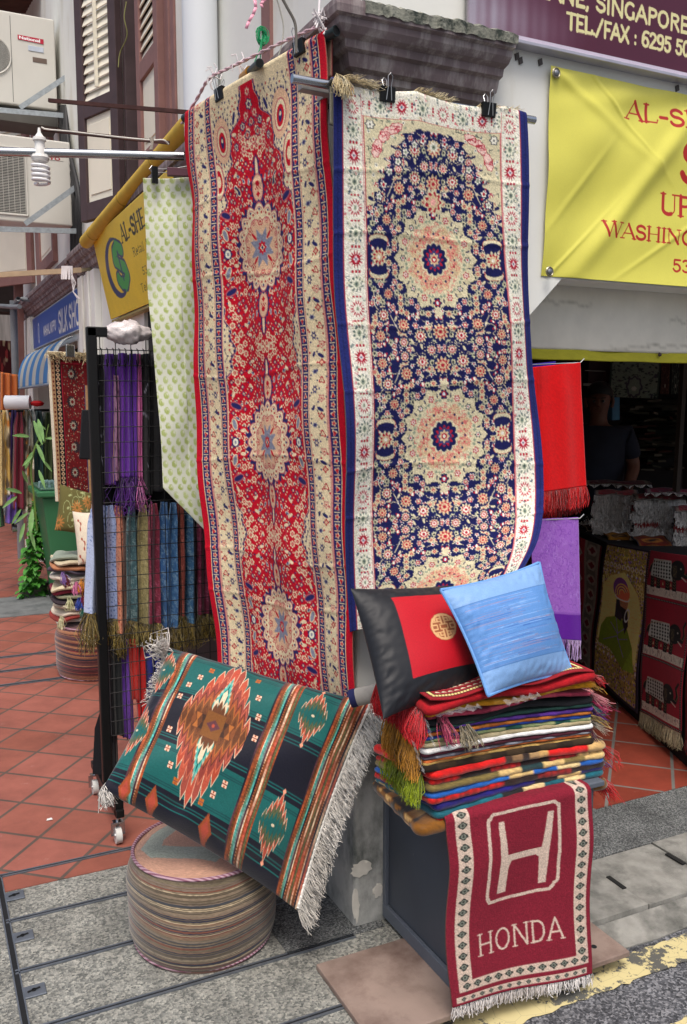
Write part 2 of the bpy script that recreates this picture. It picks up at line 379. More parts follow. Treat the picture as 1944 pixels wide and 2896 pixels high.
def text(cv, s, x, y, h, col, wt=.15, thin=.05, serif=True, sx=1., shear=0., track=0.):
    """write s with its baseline at y and its height h (pixels of the canvas, y down)"""
    for ch in s:
        adv, st, se = GL.get(ch, GL[' '])
        def tp(p): return (x + (p[0]+shear*p[1])*h*sx, y - p[1]*h)
        for pts, th in st:
            w = (wt if not serif else lerp(thin, wt, th))*h
            cv.line([tp(p) for p in pts], w, col)
        if serif:
            for (a, b) in se: cv.line([tp((a-.1, b)), tp((a+.1, b))], thin*h, col)
        x += (adv+track)*h*sx
    return x
# ---------------------------------------------------------------- carpet motifs
def flower(cv, x, y, r, cols, n=8, rot=0.):
    """cols: outline, petals, centre"""
    cv.ell(x, y, r, r, cols[0], rot, n, .35)
    cv.ell(x, y, r*.74, r*.74, cols[1], rot, n, .35)
    cv.ell(x, y, r*.34, r*.34, cols[2]); 
    if len(cols) > 3: cv.ell(x, y, r*.15, r*.15, cols[3])
def leaf(cv, x, y, L, w, ang, col, edge=None):
    c, s = math.cos(ang), math.sin(ang); ex, ey = x+c*L/2, y+s*L/2
    if edge: cv.ell(ex, ey, L*.6, w*.85, edge, ang, 2, .25)
    cv.ell(ex, ey, L*.5, w*.55, col, ang, 2, .25)
def vine(cv, pts, w, col):
    P = np.array(pts, float); t = np.linspace(0, 1, len(P)); tt = np.linspace(0, 1, len(P)*8)
    r = curve_rows([(a, p) for a, p in zip(t, P)], tt); cv.line(r, w, col)
# ---------------------------------------------------------------- the red runner's design
def draw_red():
    w, P, y1 = 600, 480, 384; h = 1720
    RED, CRE, NAV, PNK, TAN, GRY, DRD = '#bf0826', '#e2d2ac', '#272760', '#bb5c64', '#dcb694', '#858a9c', '#a40a22'
    cv = Cv(w, h, CRE); cx = 300; r = random.Random(3)
    cents = [y1 + k*P for k in range(-1, 4)]
    def hwf(y):                                    # half width of the red ground at height y
        if y < y1 - 40:
            t = (y1-40-y)/(y1-40-18); base = 146*(1-t**1.5)+14 if t < 1 else 14
            return base + 9*math.sin(y/15.) + 5*math.sin(y/7.3)
        d = abs(((y-y1+P/2) % P)-P/2)/P
        return 164 - 34*float(sstep((d-.26)/.24)) + 5*math.sin(d*60)*(d > .2)
    ys = np.arange(10, h, 3)
    for (dw, c) in ((7, PNK), (4.5, NAV), (1.5, CRE), (0, RED)):
        cv.poly([(cx-hwf(y)-dw, y) for y in ys]+[(cx+hwf(y)+dw, y) for y in ys[::-1]], c)
    # florets on the cream spandrels
    for y in range(30, h, 13):
        for sx in (-1, 1):
            e = hwf(y)+12
            if e < 160:
                for k in range(int((168-e)/16)+1):
                    x = cx+sx*(e+8+k*16+r.uniform(-3, 3)); c = r.choice([NAV, DRD, NAV])
                    cv.ell(x, y+r.uniform(-4, 4), 3.4, 3.4, c, r.random(), 4, .5)
                    if r.random() < .5: cv.line([(x, y), (x+r.uniform(-8, 8), y+9)], 1.6, '#4a4a55')
            # little comb teeth along the edge
            cv.ell(cx+sx*(hwf(y)+7), y, 2.6, 4, NAV)
    # corner palmettes near the top
    for sx in (-1, 1):
        X, Y = cx+sx*125, 112
        cv.ell(X, Y, 44, 62, NAV, 0, 22, .16, True); cv.ell(X, Y, 37, 54, TAN); cv.ell(X, Y+2, 24, 36, PNK); cv.ell(X, Y+2, 21, 33, CRE)
        cv.ell(X, Y+4, 15, 24, RED); cv.ell(X, Y+4, 7, 14, NAV); cv.ell(X, Y, 4, 5, CRE)
        cv.ell(X+sx*34, Y+92, 22, 46, PNK); cv.ell(X+sx*34, Y+92, 18, 42, CRE); cv.ell(X+sx*34, Y+92, 12, 28, RED); cv.ell(X+sx*34, Y+92, 7, 14, CRE)
        leaf(cv, cx+sx*92, 228, 34, 13, math.pi/2+sx*.8, NAV, CRE)
        leaf(cv, cx+sx*60, 60, 30, 12, math.pi/2-sx*.4, NAV, CRE)
    # ground flowers: one quarter, mirrored to the four quarters of each repeat
    pts = []
    tries = 0
    while len(pts) < 74 and tries < 9000:
        tries += 1
        x = r.uniform(4, 156); y = r.uniform(0, P/2)
        if (x/104)**2+(y/104)**2 < 1 or (x < 30 and y < 180): continue
        if x > hwf(y1+y)-9: continue
        if all((x-a)**2+(y-b)**2 > 17**2 for a, b, _ in pts): pts.append((x, y, r.random()))
    near = [sorted(pts, key=lambda p: (p[0]-x)**2+(p[1]-y)**2)[1] for x, y, _ in pts]
    for cyy in cents:
        for sx in (-1, 1):
            for sy in (-1, 1):
                for i, (x, y, k) in enumerate(pts):
                    X, Y = cx+sx*x, cyy+sy*y
                    if abs(X-cx) > hwf(Y)-8: continue
                    q = near[i]
                    cv.line([(X, Y), (cx+sx*(x+q[0])/2+sx*4, cyy+sy*(y+q[1])/2), (cx+sx*q[0], cyy+sy*q[1])], 1.7, PNK)
        for sx in (-1, 1):
            for sy in (-1, 1):
                for i, (x, y, k) in enumerate(pts):
                    X, Y = cx+sx*x, cyy+sy*y
                    if abs(X-cx) > hwf(Y)-8: continue
                    if k < .36: cv.ell(X, Y, 10, 10, CRE, k*9, 6, .26); cv.ell(X, Y, 4.4, 4.4, RED); cv.ell(X, Y, 1.8, 1.8, CRE)
                    elif k < .62: cv.ell(X, Y, 7, 7, NAV, 0, 4, .5); cv.ell(X, Y, 3.2, 3.2, TAN)
                    elif k < .84: leaf(cv, X-5*sx, Y-5*sy, 15, 7, math.atan2(sy*math.sin(k*40), sx*math.cos(k*40)), GRY if k > .74 else CRE, CRE); cv.ell(X, Y, 2.4, 2.4, NAV)
                    else: cv.ell(X, Y, 5.4, 8, CRE, k*5, 3, .5); cv.ell(X, Y+2, 2, 3, NAV)
                    for a in range(2): cv.ell(X+sx*(8+5*a), Y+sy*(9-6*a), 2.2, 2.2, CRE)
    for (x, y, R_, k) in ((0, 30, 9, 0), (0, 58, 12, 1), (17, 80, 9, 0), (0, 96, 9, 2), (34, 100, 9, 1), (48, 122, 8, 0), (20, 122, 9, 2), (0, 136, 10, 0), (66, 140, 8, 1), (40, 150, 9, 0)):
        for sx in (-1, 1):
            X = cx+sx*x; cv.ell(X, y, R_+2, R_+2, (PNK, NAV, NAV)[k], y, 6, .3); cv.ell(X, y, R_-1, R_-1, (CRE, CRE, TAN)[k], y, 6, .3); cv.ell(X, y, R_*.4, R_*.4, (RED, NAV, RED)[k])
            cv.line([(X, y), (X+sx*9, y+12), (X+sx*4, y+22)], 1.8, PNK)
    # medallions and their pendants
    for cyy in cents[1:]:
        for sx in (-1, 1):
            cv.ell(cx+sx*140, cyy, 15, 15, NAV, 0, 7, .2); cv.ell(cx+sx*140, cyy, 9, 10, '#e8e6cf'); cv.ell(cx+sx*140, cyy, 3.5, 4, GRY)
            for sy in (-1, 1): leaf(cv, cx+sx*122, cyy+sy*88, 34, 16, math.atan2(sy*.4, sx), NAV, PNK); leaf(cv, cx+sx*138, cyy+sy*34, 28, 14, math.atan2(sy, sx*.4), GRY, CRE)
        for sy in (-1, 1):
            Y = cyy+sy*138
            cv.ell(cx, Y, 27, 40, NAV, 0, 16, .14); cv.ell(cx, Y+sy*44, 12, 34, NAV, 0, 12, .2)
            cv.ell(cx, Y+sy*44, 6, 27, PNK); cv.ell(cx, Y+sy*44, 4.4, 25, CRE)
            cv.ell(cx, Y, 20, 33, PNK); cv.ell(cx, Y, 17.5, 30, TAN); cv.ell(cx, Y+sy*10, 7, 6, RED); cv.ell(cx, Y-sy*14, 7, 7, RED, 0, 4, .4)
            for a in range(5): cv.ell(cx-8+4*a, Y+2*sy*((a % 2)*2-1), 1.6, 1.6, DRD)
        cv.ell(cx, cyy, 108, 112, NAV, 0, 36, .09)
        for R, c in ((1., PNK), (.965, CRE), (.90, PNK), (.88, CRE)):
            cv.ell(cx, cyy, 101*R, 107*R, c, 0, 16, .15, 'petal')
        for k in range(16):
            a = math.pi/8*k+math.pi/16*0
            for q, rr in ((-.09, 82), (.09, 82), (0, 90)): cv.ell(cx+math.cos(a+q)*rr*.94, cyy+math.sin(a+q)*rr, 3, 3, DRD if q else NAV)
        cv.ell(cx, cyy, 70, 74, PNK, math.pi/8, 8, .22, 'petal'); cv.ell(cx, cyy, 67, 71, TAN, math.pi/8, 8, .22, 'petal')
        for k in range(8):
            a = math.pi/4*k
            X, Y = cx+math.cos(a)*58, cyy+math.sin(a)*61
            cv.ell(X, Y, 10, 10, DRD, a, 5, .3); cv.ell(X, Y, 7.4, 7.4, CRE, a, 5, .3); cv.ell(X, Y, 3.4, 3.4, RED)
            a += math.pi/8; X, Y = cx+math.cos(a)*62, cyy+math.sin(a)*65
            cv.ell(X, Y, 6, 6, PNK); cv.ell(X, Y, 4.2, 4.2, TAN); cv.ell(X, Y, 1.8, 1.8, DRD)
        cv.ell(cx, cyy, 46, 50, GRY, math.pi/8, 8, .42, True); 
        for k in range(4):
            a = math.pi/4+math.pi/2*k; leaf(cv, cx+math.cos(a)*26, cyy+math.sin(a)*28, 24, 8, a, RED, TAN)
        for k in range(40): cv.ell(cx+r.gauss(0, 16), cyy+r.gauss(0, 18), 1.5, 1.5, r.choice(['#b9bcc6', '#6a6d80']))
        cv.ell(cx, cyy, 15, 17, RED, 0, 8, .3); cv.ell(cx, cyy, 8, 9, CRE, 0, 4, .4); cv.ell(cx, cyy, 4, 5, NAV, 0, 4, .4)
    # borders, mirrored left and right
    for sx in (0, 1):
        def X(x): return x if sx == 0 else w-x
        def band(a, b, c): cv.rect(min(X(a), X(b)), 0, max(X(a), X(b)), h, c)
        band(0, 136, CRE); band(0, 24, RED); band(22, 24, CRE)
        band(24, 48, NAV); band(48, 51, PNK); band(51, 53, CRE); band(53, 55, PNK)
        band(106, 108, PNK); band(110, 130, NAV); band(130, 133, PNK); band(133, 137, CRE)
        k = 0
        for y in np.arange(6, h, 22):
            for bx, s_ in ((36, 1), (120, .85)):
                if k % 2: cv.ell(X(bx), y, 8*s_, 8*s_, TAN, 0, 5, .4); cv.ell(X(bx), y, 3.4, 3.4, RED)
                else: cv.ell(X(bx), y, 8*s_, 9.5*s_, CRE, 0, 3, .5, ph=k); cv.ell(X(bx), y+1, 5*s_, 7*s_, RED, 0, 3, .5, ph=k)
                cv.line([(X(bx-8), y+11), (X(bx+8), y+11)], 1.8, CRE if k % 3 else TAN)
            k += 1
        k = 0
        for y in np.arange(4, h, 21):
            jx = 79+(10 if k % 2 else -10)
            m = k % 6
            if m == 0: cv.ell(X(jx), y, 10, 10, PNK, .3, 5, .4); cv.ell(X(jx), y, 7, 7, CRE, .3, 5, .4); cv.ell(X(jx), y, 2.5, 2.5, RED)
            elif m == 1: leaf(cv, X(jx-8), y, 20, 10, .5, NAV); leaf(cv, X(jx), y-5, 14, 8, 2., NAV)
            elif m == 2: cv.ell(X(jx), y, 9, 9, DRD, 0, 4, .4); cv.ell(X(jx), y, 5, 5, TAN, 0, 4, .4)
            elif m == 3: cv.ell(X(jx), y, 9, 7, GRY, 0, 6, .4); cv.ell(X(jx), y, 4, 4, NAV)
            elif m == 4: cv.ell(X(jx), y, 11, 9, DRD, .6, 3, .5, hole=.62)
            else: cv.ell(X(jx), y, 8, 11, NAV, 0, 6, .5); cv.ell(X(jx), y, 3, 3, CRE)
            for q in range(3):
                cv.ell(X(58+q*21+r.uniform(-4, 4)), y+r.uniform(-9, 9), 2.4, 2.4, r.choice([DRD, NAV, '#55615a']))
            cv.line([(X(jx), y), (X(79), y+10), (X(158-jx), y+21)], 1.4, '#a38a70'); k += 1
    return cv
# ---------------------------------------------------------------- the navy runner's design
def draw_navy():
    w, P, y1 = 600, 482, 418; h = 1440
    NAV, CRE, WHT, RED, DRK, SAG, TAN = '#191c4e', '#d3caa8', '#e4e1d2', '#a81c34', '#27303a', '#8d9a84', '#d2b994'
    PK = '#d98a86'
    cv = Cv(w, h, NAV); cx = 300; r = random.Random(5)
    cents = [y1 + k*P for k in range(-1, 3)]
    # ground flowers, a quarter mirrored
    pts = []; tries = 0
    while len(pts) < 105 and tries < 12000:
        tries += 1
        x = r.uniform(0, 206); y = r.uniform(0, P/2)
        if (x/122)**2+(y/136)**2 < 1: continue
        sp = 17 if r.random() < .6 else 13
        if all((x-a)**2+(y-b)**2 > sp**2 for a, b, _ in pts): pts.append((x, y, r.random()))
    big = [(0, 196, 24), (60, 206, 19), (110, 176, 18), (168, 150, 17), (182, 205, 16), (112, 222, 14), (150, 95, 15), (30, 238, 15), (178, 30, 10)]
    def put(X, Y, k, s=1.):
        if k < .25: flower(cv, X, Y, 11*s, (CRE, TAN, RED, CRE), 8)
        elif k < .45: flower(cv, X, Y, 10*s, (WHT, RED, CRE), 6, k*8)
        elif k < .6: flower(cv, X, Y, 10*s, (SAG, CRE, DRK), 7)
        elif k < .72: cv.ell(X, Y, 7, 10, RED, k*20, 3, .5); cv.ell(X, Y, 3.6, 5, WHT)
        elif k < .86: leaf(cv, X-6, Y-3, 16, 8, k*20, CRE)
        else: cv.ell(X, Y, 7, 7, WHT, k*7, 5, .45); cv.ell(X, Y, 2.6, 2.6, RED)
    for cyy in cents:
        for sx in (-1, 1):
            for sy in (-1, 1):
                for (x, y, k) in pts:
                    q = sorted(pts, key=lambda p: (p[0]-x)**2+(p[1]-y)**2)[2]
                    cv.line([(cx+sx*x, cyy+sy*y), (cx+sx*((x+q[0])/2+5), cyy+sy*((y+q[1])/2)), (cx+sx*q[0], cyy+sy*q[1])], 2., '#b9ae93')
                vine(cv, [(cx+sx*x, cyy+sy*y) for x, y in ((20, 170), (60, 190), (80, 225), (120, 200), (150, 150), (190, 130), (195, 80))], 2.6, '#cfc4a4')
        for sx in (-1, 1):
            for sy in (-1, 1):
                for (x, y, k) in pts: put(cx+sx*x, cyy+sy*y, k)
                for i, (x, y, R) in enumerate(big):
                    X, Y = cx+sx*x, cyy+sy*y
                    cv.ell(X, Y, R+3, R+3, NAV)
                    cv.ell(X, Y, R, R, CRE if i % 2 else TAN, .2*i, 11, .28); cv.ell(X, Y, R*.72, R*.72, RED, .2*i, 9, .3); cv.ell(X, Y, R*.5, R*.5, WHT if i % 2 else TAN, 0, 8, .2); cv.ell(X, Y, R*.22, R*.22, RED)
        for sx in (-1, 1):                      # palmettes with crescents left and right
            X = cx+sx*176
            for sy in (-1, 1): cv.ell(X, cyy+sy*42, 31, 16, '#aa3333', 0, 0); cv.ell(X, cyy+sy*43, 29, 14, CRE); cv.ell(X, cyy+sy*34, 27, 13, NAV)
            cv.ell(X, cyy, 25, 25, CRE, 0, 11, .25); cv.ell(X, cyy, 19, 19, RED, 0, 9, .35); cv.ell(X, cyy, 13, 13, TAN, 0, 8, .2); cv.ell(X, cyy, 5, 5, WHT)
    # medallions
    for cyy in cents[1:]:
        A, B = 121, 136
        cv.ell(cx, cyy, A*1.05, B*1.04, DRK, 0, 16, .23, 'petal')
        cv.ell(cx, cyy, A*1.03, B*1.02, CRE, 0, 16, .23, 'petal')
        for k in range(48):
            a = 2*math.pi*k/48; L = 1-.17+.17*abs(math.cos(8*a))
            cv.ell(cx+math.cos(a)*A*L*.98, cyy+math.sin(a)*B*L*.98, 9, 9, (CRE, '#c4bb98', CRE)[k % 3], a, 5, .35)
        for k in range(16):
            a = 2*math.pi*k/16; X, Y = cx+math.cos(a)*A*.82, cyy+math.sin(a)*B*.82
            cv.ell(X, Y, 10, 10, (DRK, RED)[k % 2], a, 6, .4); cv.ell(X, Y, 6.5, 6.5, WHT, a, 6, .3); cv.ell(X, Y, 2.6, 2.6, RED)
            for q in (-.14, .14): cv.ell(cx+math.cos(a+q)*A*.74, cyy+math.sin(a+q)*B*.74, 5, 5, SAG, a, 4, .4)
        cv.ell(cx, cyy, A*.68, B*.68, '#cfb690', math.pi/8, 8, .26, 'petal')
        for k in range(330):
            a = r.uniform(0, 6.28); R = r.uniform(.3, .68); X, Y = cx+math.cos(a)*A*R, cyy+math.sin(a)*B*R; b_ = r.uniform(0, 6.28)
            cv.line([(X, Y), (X+7*math.cos(b_), Y+7*math.sin(b_)), (X+10*math.cos(b_+1), Y+10*math.sin(b_+1))], 1.8, '#d0706c' if k % 4 else CRE)
        for k in range(24):
            a = 2*math.pi*k/24; cv.ell(cx+math.cos(a)*A*.5, cyy+math.sin(a)*B*.5, 3, 3, (NAV, RED)[k % 2])
        cv.ell(cx, cyy, 46, 50, CRE, 0, 12, .15)
        cv.ell(cx, cyy, 39, 44, NAV, 0, 12, .18, 'petal'); cv.ell(cx, cyy, 28, 31, RED, 0, 12, .3); cv.ell(cx, cyy, 22, 25, '#3b3f70', 0, 8, .2); cv.ell(cx, cyy, 16, 18, TAN, 0, 8, .3); cv.ell(cx, cyy, 8, 9, RED); cv.ell(cx, cyy, 4, 4, WHT)
        for sy in (-1, 1):
            cv.ell(cx, cyy+sy*B*.86, 14, 15, NAV, 0, 6, .3); cv.ell(cx, cyy+sy*B*.86, 9, 10, RED, 0, 5, .3); cv.ell(cx, cyy+sy*B*.86, 4, 5, '#cfe0e6')
            cv.ell(cx, cyy+sy*(B+10), 15, 14, CRE, 0, 5, .4)
    # cream spandrels closing the field at the top
    top = 66
    def edge(y):
        t = (y-top-16)/235.
        if t >= 1: return 214
        return 30+184*math.sqrt(max(0, t))**1.05 if t > 0 else 30
    spots = []
    for sx in (-1, 1):
        pl_ = [(cx+sx*214, top), (cx, top), (cx, top+22)]
        for i, y in enumerate(np.arange(top+20, top+262, 3.)):
            e = edge(y)+11*math.sin(y/5.2)+6*math.sin(y/2.7); pl_.append((cx+sx*min(214, max(20, e)), y))
        pl_.append((cx+sx*214, top+262)); cv.poly(pl_, CRE)
        for i in range(150):
            y = r.uniform(top, top+240); x = r.uniform(0, 212)
            if x > edge(y)+14:
                k = r.random()
                if k < .5: b_ = r.uniform(0, 6.28); cv.line([(cx+sx*x, y), (cx+sx*x+7*math.cos(b_), y+7*math.sin(b_)), (cx+sx*x+11*math.cos(b_+1.2), y+11*math.sin(b_+1.2))], 1.8, '#3c4a4a')
                elif k < .75: cv.ell(cx+sx*x, y, 4.5, 4.5, SAG, x, 4, .4)
                else: cv.ell(cx+sx*x, y, 6, 6, WHT, x, 5, .35); cv.ell(cx+sx*x, y, 2, 2, '#3c4a4a')
        for (x, y, a) in ((150, 112, .9), (175, 150, 1.2), (120, 92, .5)):
            cv.ell(cx+sx*x, y, 27, 15, RED, sx*a, 8, .12); cv.ell(cx+sx*x, y, 25, 13, '#ecc9bd', sx*a, 8, .12)
            for q in range(7): cv.line([(cx+sx*x+r.uniform(-16, 16), y+r.uniform(-9, 9)) for _ in range(3)], 1.4, RED)
        cv.ell(cx+sx*193, 88, 17, 15, DRK, 0, 6, .3); cv.ell(cx+sx*193, 88, 13, 12, WHT, 0, 6, .3); cv.ell(cx+sx*193, 88, 3, 3, DRK)
        for (x, y) in ((60, 128), (88, 150), (34, 116), (112, 176), (140, 205), (158, 238), (172, 268)):
            cv.ell(cx+sx*x, y, 14, 13, NAV, x, 5, .3); cv.ell(cx+sx*x, y, 10, 10, WHT, x, 5, .35); cv.ell(cx+sx*x, y, 4, 4, RED if x % 4 else SAG)
        flower(cv, cx+sx*33, 104, 11, (NAV, '#e9c8c8', RED), 5)
    flower(cv, cx, 128, 19, (CRE, WHT, SAG, DRK), 9)
    cv.ell(cx, 268, 34, 36, CRE, 0, 9, .25); cv.ell(cx, 268, 27, 28, RED, 0, 9, .3); cv.ell(cx, 268, 21, 22, TAN, 0, 8, .25); cv.ell(cx, 268, 10, 10, '#e9a9a0', 0, 6, .3)
    # border
    def border(X0, X1, Y0, Y1, vert, seed):
        cv.rect(X0, Y0, X1, Y1, WHT); q = random.Random(seed); L = (Y1-Y0) if vert else (X1-X0); m = ((X0+X1) if vert else (Y0+Y1))/2
        area = int((X1-X0)*(Y1-Y0)/110)
        for i in range(area):
            x, y = q.uniform(X0+3, X1-3), q.uniform(Y0, Y1); c = q.choice(['#cfcdb0', '#cfcdb0', '#d9d4b8', '#6d7f7c', '#3c5060', '#c4626c', '#c9c7a8'])
            b_ = q.uniform(0, 6.28)
            if q.random() < .6: cv.ell(x, y, q.uniform(2.5, 6), q.uniform(2, 4), c, b_, 4, .4)
            else: cv.line([(x, y), (x+6*math.cos(b_), y+6*math.sin(b_)), (x+9*math.cos(b_+1.3), y+9*math.sin(b_+1.3))], 1.6, c)
        k = seed; s = 48
        while s < L:
            X, Y = (m, Y0+s) if vert else (X0+s, m)
            if k % 2 == 0:
                cv.ell(X, Y, 24, 26, WHT); cv.ell(X, Y, 20, 23, RED, 0, 14, .45, True)
                if (k//2) % 2: cv.ell(X, Y, 12, 14, WHT, 0, 10, .2); cv.ell(X, Y, 3, 5, SAG)
                else: cv.ell(X, Y, 8, 9, '#e8cfd0', 0, 4, .3); cv.ell(X, Y, 3, 3, '#4a6a80')
                for sy in (-1, 1):
                    for o in (-9, 0, 9): cv.ell(X+(o if vert else sy*31), Y+(sy*31 if vert else o), 3, 3, RED)
            else:
                cv.ell(X, Y, 18, 21, '#5f7068', .3, 10, .3); cv.ell(X, Y, 15, 18, '#dcdcc8', .3, 9, .3); cv.ell(X, Y, 6, 8, SAG); cv.ell(X, Y, 2.6, 4, '#4a5858')
            k += 1; s += 63
    border(28, w-28, 0, top, False, 2)
    border(28, 86, 0, h, True, 2); border(w-86, w-28, 0, h, True, 2)
    for x in (86, w-88): cv.rect(x, top, x+3, h, '#b3404a')
    for x in (82, w-84): cv.rect(x, 8, x+2, h, '#cf8a88')
    for x in (25, w-28): cv.rect(x, 0, x+3, h, '#b3404a')
    cv.rect(84, top-2, w-84, top+1, '#b3404a')
    cv.rect(0, 0, 25, h, '#232a66'); cv.rect(w-25, 0, w, h, '#232a66'); cv.rect(11, 0, 13, h, '#1a1f4c'); cv.rect(w-13, 0, w-11, h, '#1a1f4c')
    return cv
def noise_col(C, amt, seed=0):
    q = np.random.RandomState(seed); return np.clip(C*(1+amt*(q.rand(*C.shape[:2], 1)-.5)*2), 0, 1)
# ---------------------------------------------------------------- the two hanging runners
def edge3(vs, vy, xy, plane):
    """vs: values; vy: [(v, pixel row)], xy: [(pixel row, pixel column)], plane(v) -> function pixel -> point"""
    ys = curve_rows([(a, [b]) for a, b in vy], vs)[:, 0]; xs = curve_rows([(a, [b]) for a, b in xy], ys)[:, 0]
    return np.array([plane(v, x, y) for v, x, y in zip(vs, xs, ys)])
def red_rug():
    nv, nu = 860, 300; vs = np.linspace(0, 2.15, nv)
    Rr = edge3(vs, [(0, 95), (.48, 645), (1.08, 1251), (1.68, 1823), (2.15, 2230)], [(84, 911), (230, 925), (536, 940), (778, 949), (1047, 962), (1292, 969), (1716, 985), (1928, 993), (2300, 1003)], lambda v, x, y: aY(x, y, -.05))
    a = math.radians(14); n = np.array([math.cos(a), math.sin(a), 0])
    Ls = curve_rows([(p, [q]) for p, q in [(0, 325), (.48, 741), (1.08, 1251), (1.68, 1735), (2.15, 2080)]], vs)[:, 0]
    Lx = curve_rows([(p, [q]) for p, q in [(325, 523), (470, 529), (585, 542), (816, 548), (1047, 556), (1254, 565), (1485, 585), (1678, 606), (1832, 621), (2200, 650)]], Ls)[:, 0]
    L = []
    for i in range(nv):
        d = ray(Lx[i], Ls[i]); t = ((Rr[i]-CAM)@n)/(d@n); L.append(CAM+d*t)
    L = np.array(L); u = np.linspace(0, 1, nu)[None, :, None]
    P = L[:, None]*(1-u)+Rr[:, None]*u
    U, V = np.meshgrid(np.linspace(0, 1, nu), vs)
    d = sum(.002*np.exp(-((V-v0-.012*np.sin(U*6+v0*7))/.007)**2) for v0 in (.3, .55, .86, 1.13, 1.45, 1.6)) + .012*np.sin(U*9+V*1.3)*sstep(V/.4) + .006*np.sin(U*21-V*3.1)*sstep(V/.3) + .004*np.sin(V*17+U*4) - .02*np.sin(math.pi*U)*sstep(V/.8)
    P += d[..., None]*np.array([-math.cos(a), -math.sin(a), 0])
    # the top strip folds over the pole
    C = noise_col(draw_red().down(nv, nu), .10, 1)
    return P, C
def navy_rug():
    nv, nu = 600, 300; vs = np.linspace(0, 1.50, nv)
    yo = lambda v: float(np.interp(v, [0, .9, 1.3, 1.5], [-.125, -.105, -.075, -.06]))
    yr = lambda v: float(np.interp(v, [0, .9, 1.1, 1.3, 1.5], [-.125, -.13, -.16, -.26, -.33]))
    L = edge3(vs, [(0, 228), (.435, 722), (.935, 1248), (1.435, 1725), (1.50, 1790)], [(225, 936), (400, 941), (731, 951), (1000, 960), (1241, 966), (1408, 972), (1661, 987), (1990, 1003)], lambda v, x, y: aY(x, y, yo(v)))
    R = edge3(vs, [(0, 320), (.435, 742), (.935, 1216), (1.2, 1470), (1.435, 1610), (1.50, 1640)], [(300, 1484), (325, 1486), (520, 1486), (742, 1493), (1000, 1512), (1216, 1529), (1408, 1530), (1530, 1522), (1592, 1506), (1680, 1470)], lambda v, x, y: aY(x, y, yr(v)))
    u = np.linspace(0, 1, nu)[None, :, None]; P = L[:, None]*(1-u)+R[:, None]*u
    U, V = np.meshgrid(np.linspace(0, 1, nu), vs)
    d = sum(.0022*np.exp(-((V-v0-.01*np.sin(U*5+v0*9))/.007)**2) for v0 in (.21, .38, .62, .79, 1.02, 1.17)) + .010*np.sin(U*8+V*2)*sstep(V/.4) + .008*np.sin(V*9+U*3)*(.3+sstep((V-.2)/.6)) + .018*np.exp(-((1-U)/.08)**2)*np.sin(V*7+.5) + .018*np.exp(-(U/.08)**2)*np.sin(V*6+2)
    P[..., 1] -= d
    P[..., 2] -= (.016*np.sin(math.pi*((U*2.1+.12) % 1)))*(1-sstep(V/.15))      # sags between the clips
    C = noise_col(draw_navy().down(round(nv*1440/1440), nu), .12, 2)
    return P, C
def over_pole(P, C, r, n=14, away=None):
    """prepend a half-turn of cloth over the pole and a short tail behind it"""
    away = np.asarray(away, float); top = P[0]; c = top+away*r; rows = []; cols = []
    for k in range(n, 0, -1):
        a = math.pi*k/n
        rows.append(c - away*r*math.cos(a) + np.array([0, 0, r*math.sin(a)])); cols.append(C[min(len(C)-1, int(r*a*280))])
    tail = [top+away*2*r - np.array([0, 0, q]) for q in np.linspace(.10, .004, 24)]
    return np.concatenate([np.array(tail), np.array(rows), P]), np.concatenate([np.repeat(C[:1]*.8, 24, 0), np.array(cols), C])
Pr, Crd = red_rug()
Pr2, Cr2 = over_pole(Pr, Crd, .016, 12, (math.cos(math.radians(14)), math.sin(math.radians(14)), 0))
RUG = thing('hanging_rug', 'long red runner carpet with cream star medallions, hung on the left face of the pillar', 'rug', (float(Pr[-1, :, 0].mean()), float(Pr[-1, :, 1].mean()), float(Pr[-1, :, 2].min())), 'long runner rugs hung on the corner pillar')
sheet('rug_pile', Pr2, Cr2, cloth_mat('carpet_pile', .95, .03, 620, .6, .12, .15, .0025), RUG, .006, '#9a7c6a')
Pn, Cnv = navy_rug()
Pn2, Cn2 = over_pole(Pn, Cnv, .014, 12, (0, 1, 0))
RUGN = thing('hanging_rug', 'navy blue runner carpet with a white flowered border, hung on the front of the pillar', 'rug', (float(Pn[-1, :, 0].mean()), float(Pn[-1, :, 1].mean()), float(Pn[-1, :, 2].min())), 'long runner rugs hung on the corner pillar')
sheet('rug_pile', Pn2, Cn2, cloth_mat('carpet_pile'), RUGN, .007, '#8a8878')
def tuft(parent, pts, L, n, col, spread=.5, dn=(0, -.2, -1), w=.0011): return fringe('fringe', pts, dn, L, n, col, parent, w, spread, .2, .35)
tp = Pn[0]
tuft(RUGN, [tp[2]+[0, -.008, .018], tp[22]+[0, -.008, .018]], .05, 170, ['#cdb98c', '#e2d3ab', '#b7a070'], .25, (-.15, -.35, -.9))
tuft(RUGN, [tp[8]+[0, .01, .02], tp[60]+[0, .01, .02]], .04, 110, ['#cdb98c', '#e2d3ab'], .4, (.9, -.3, -.05))
tuft(RUGN, [tp[120]+[0, .01, .012], tp[175]+[0, .01, .012]], .026, 110, ['#cdb98c', '#e2d3ab'], .4, (.9, -.3, .35))
tuft(RUGN, [tp[215]+[0, .01, .01], tp[285]+[0, .01, .01]], .02, 90, ['#cdb98c', '#e2d3ab'], .4, (.9, -.3, .2))
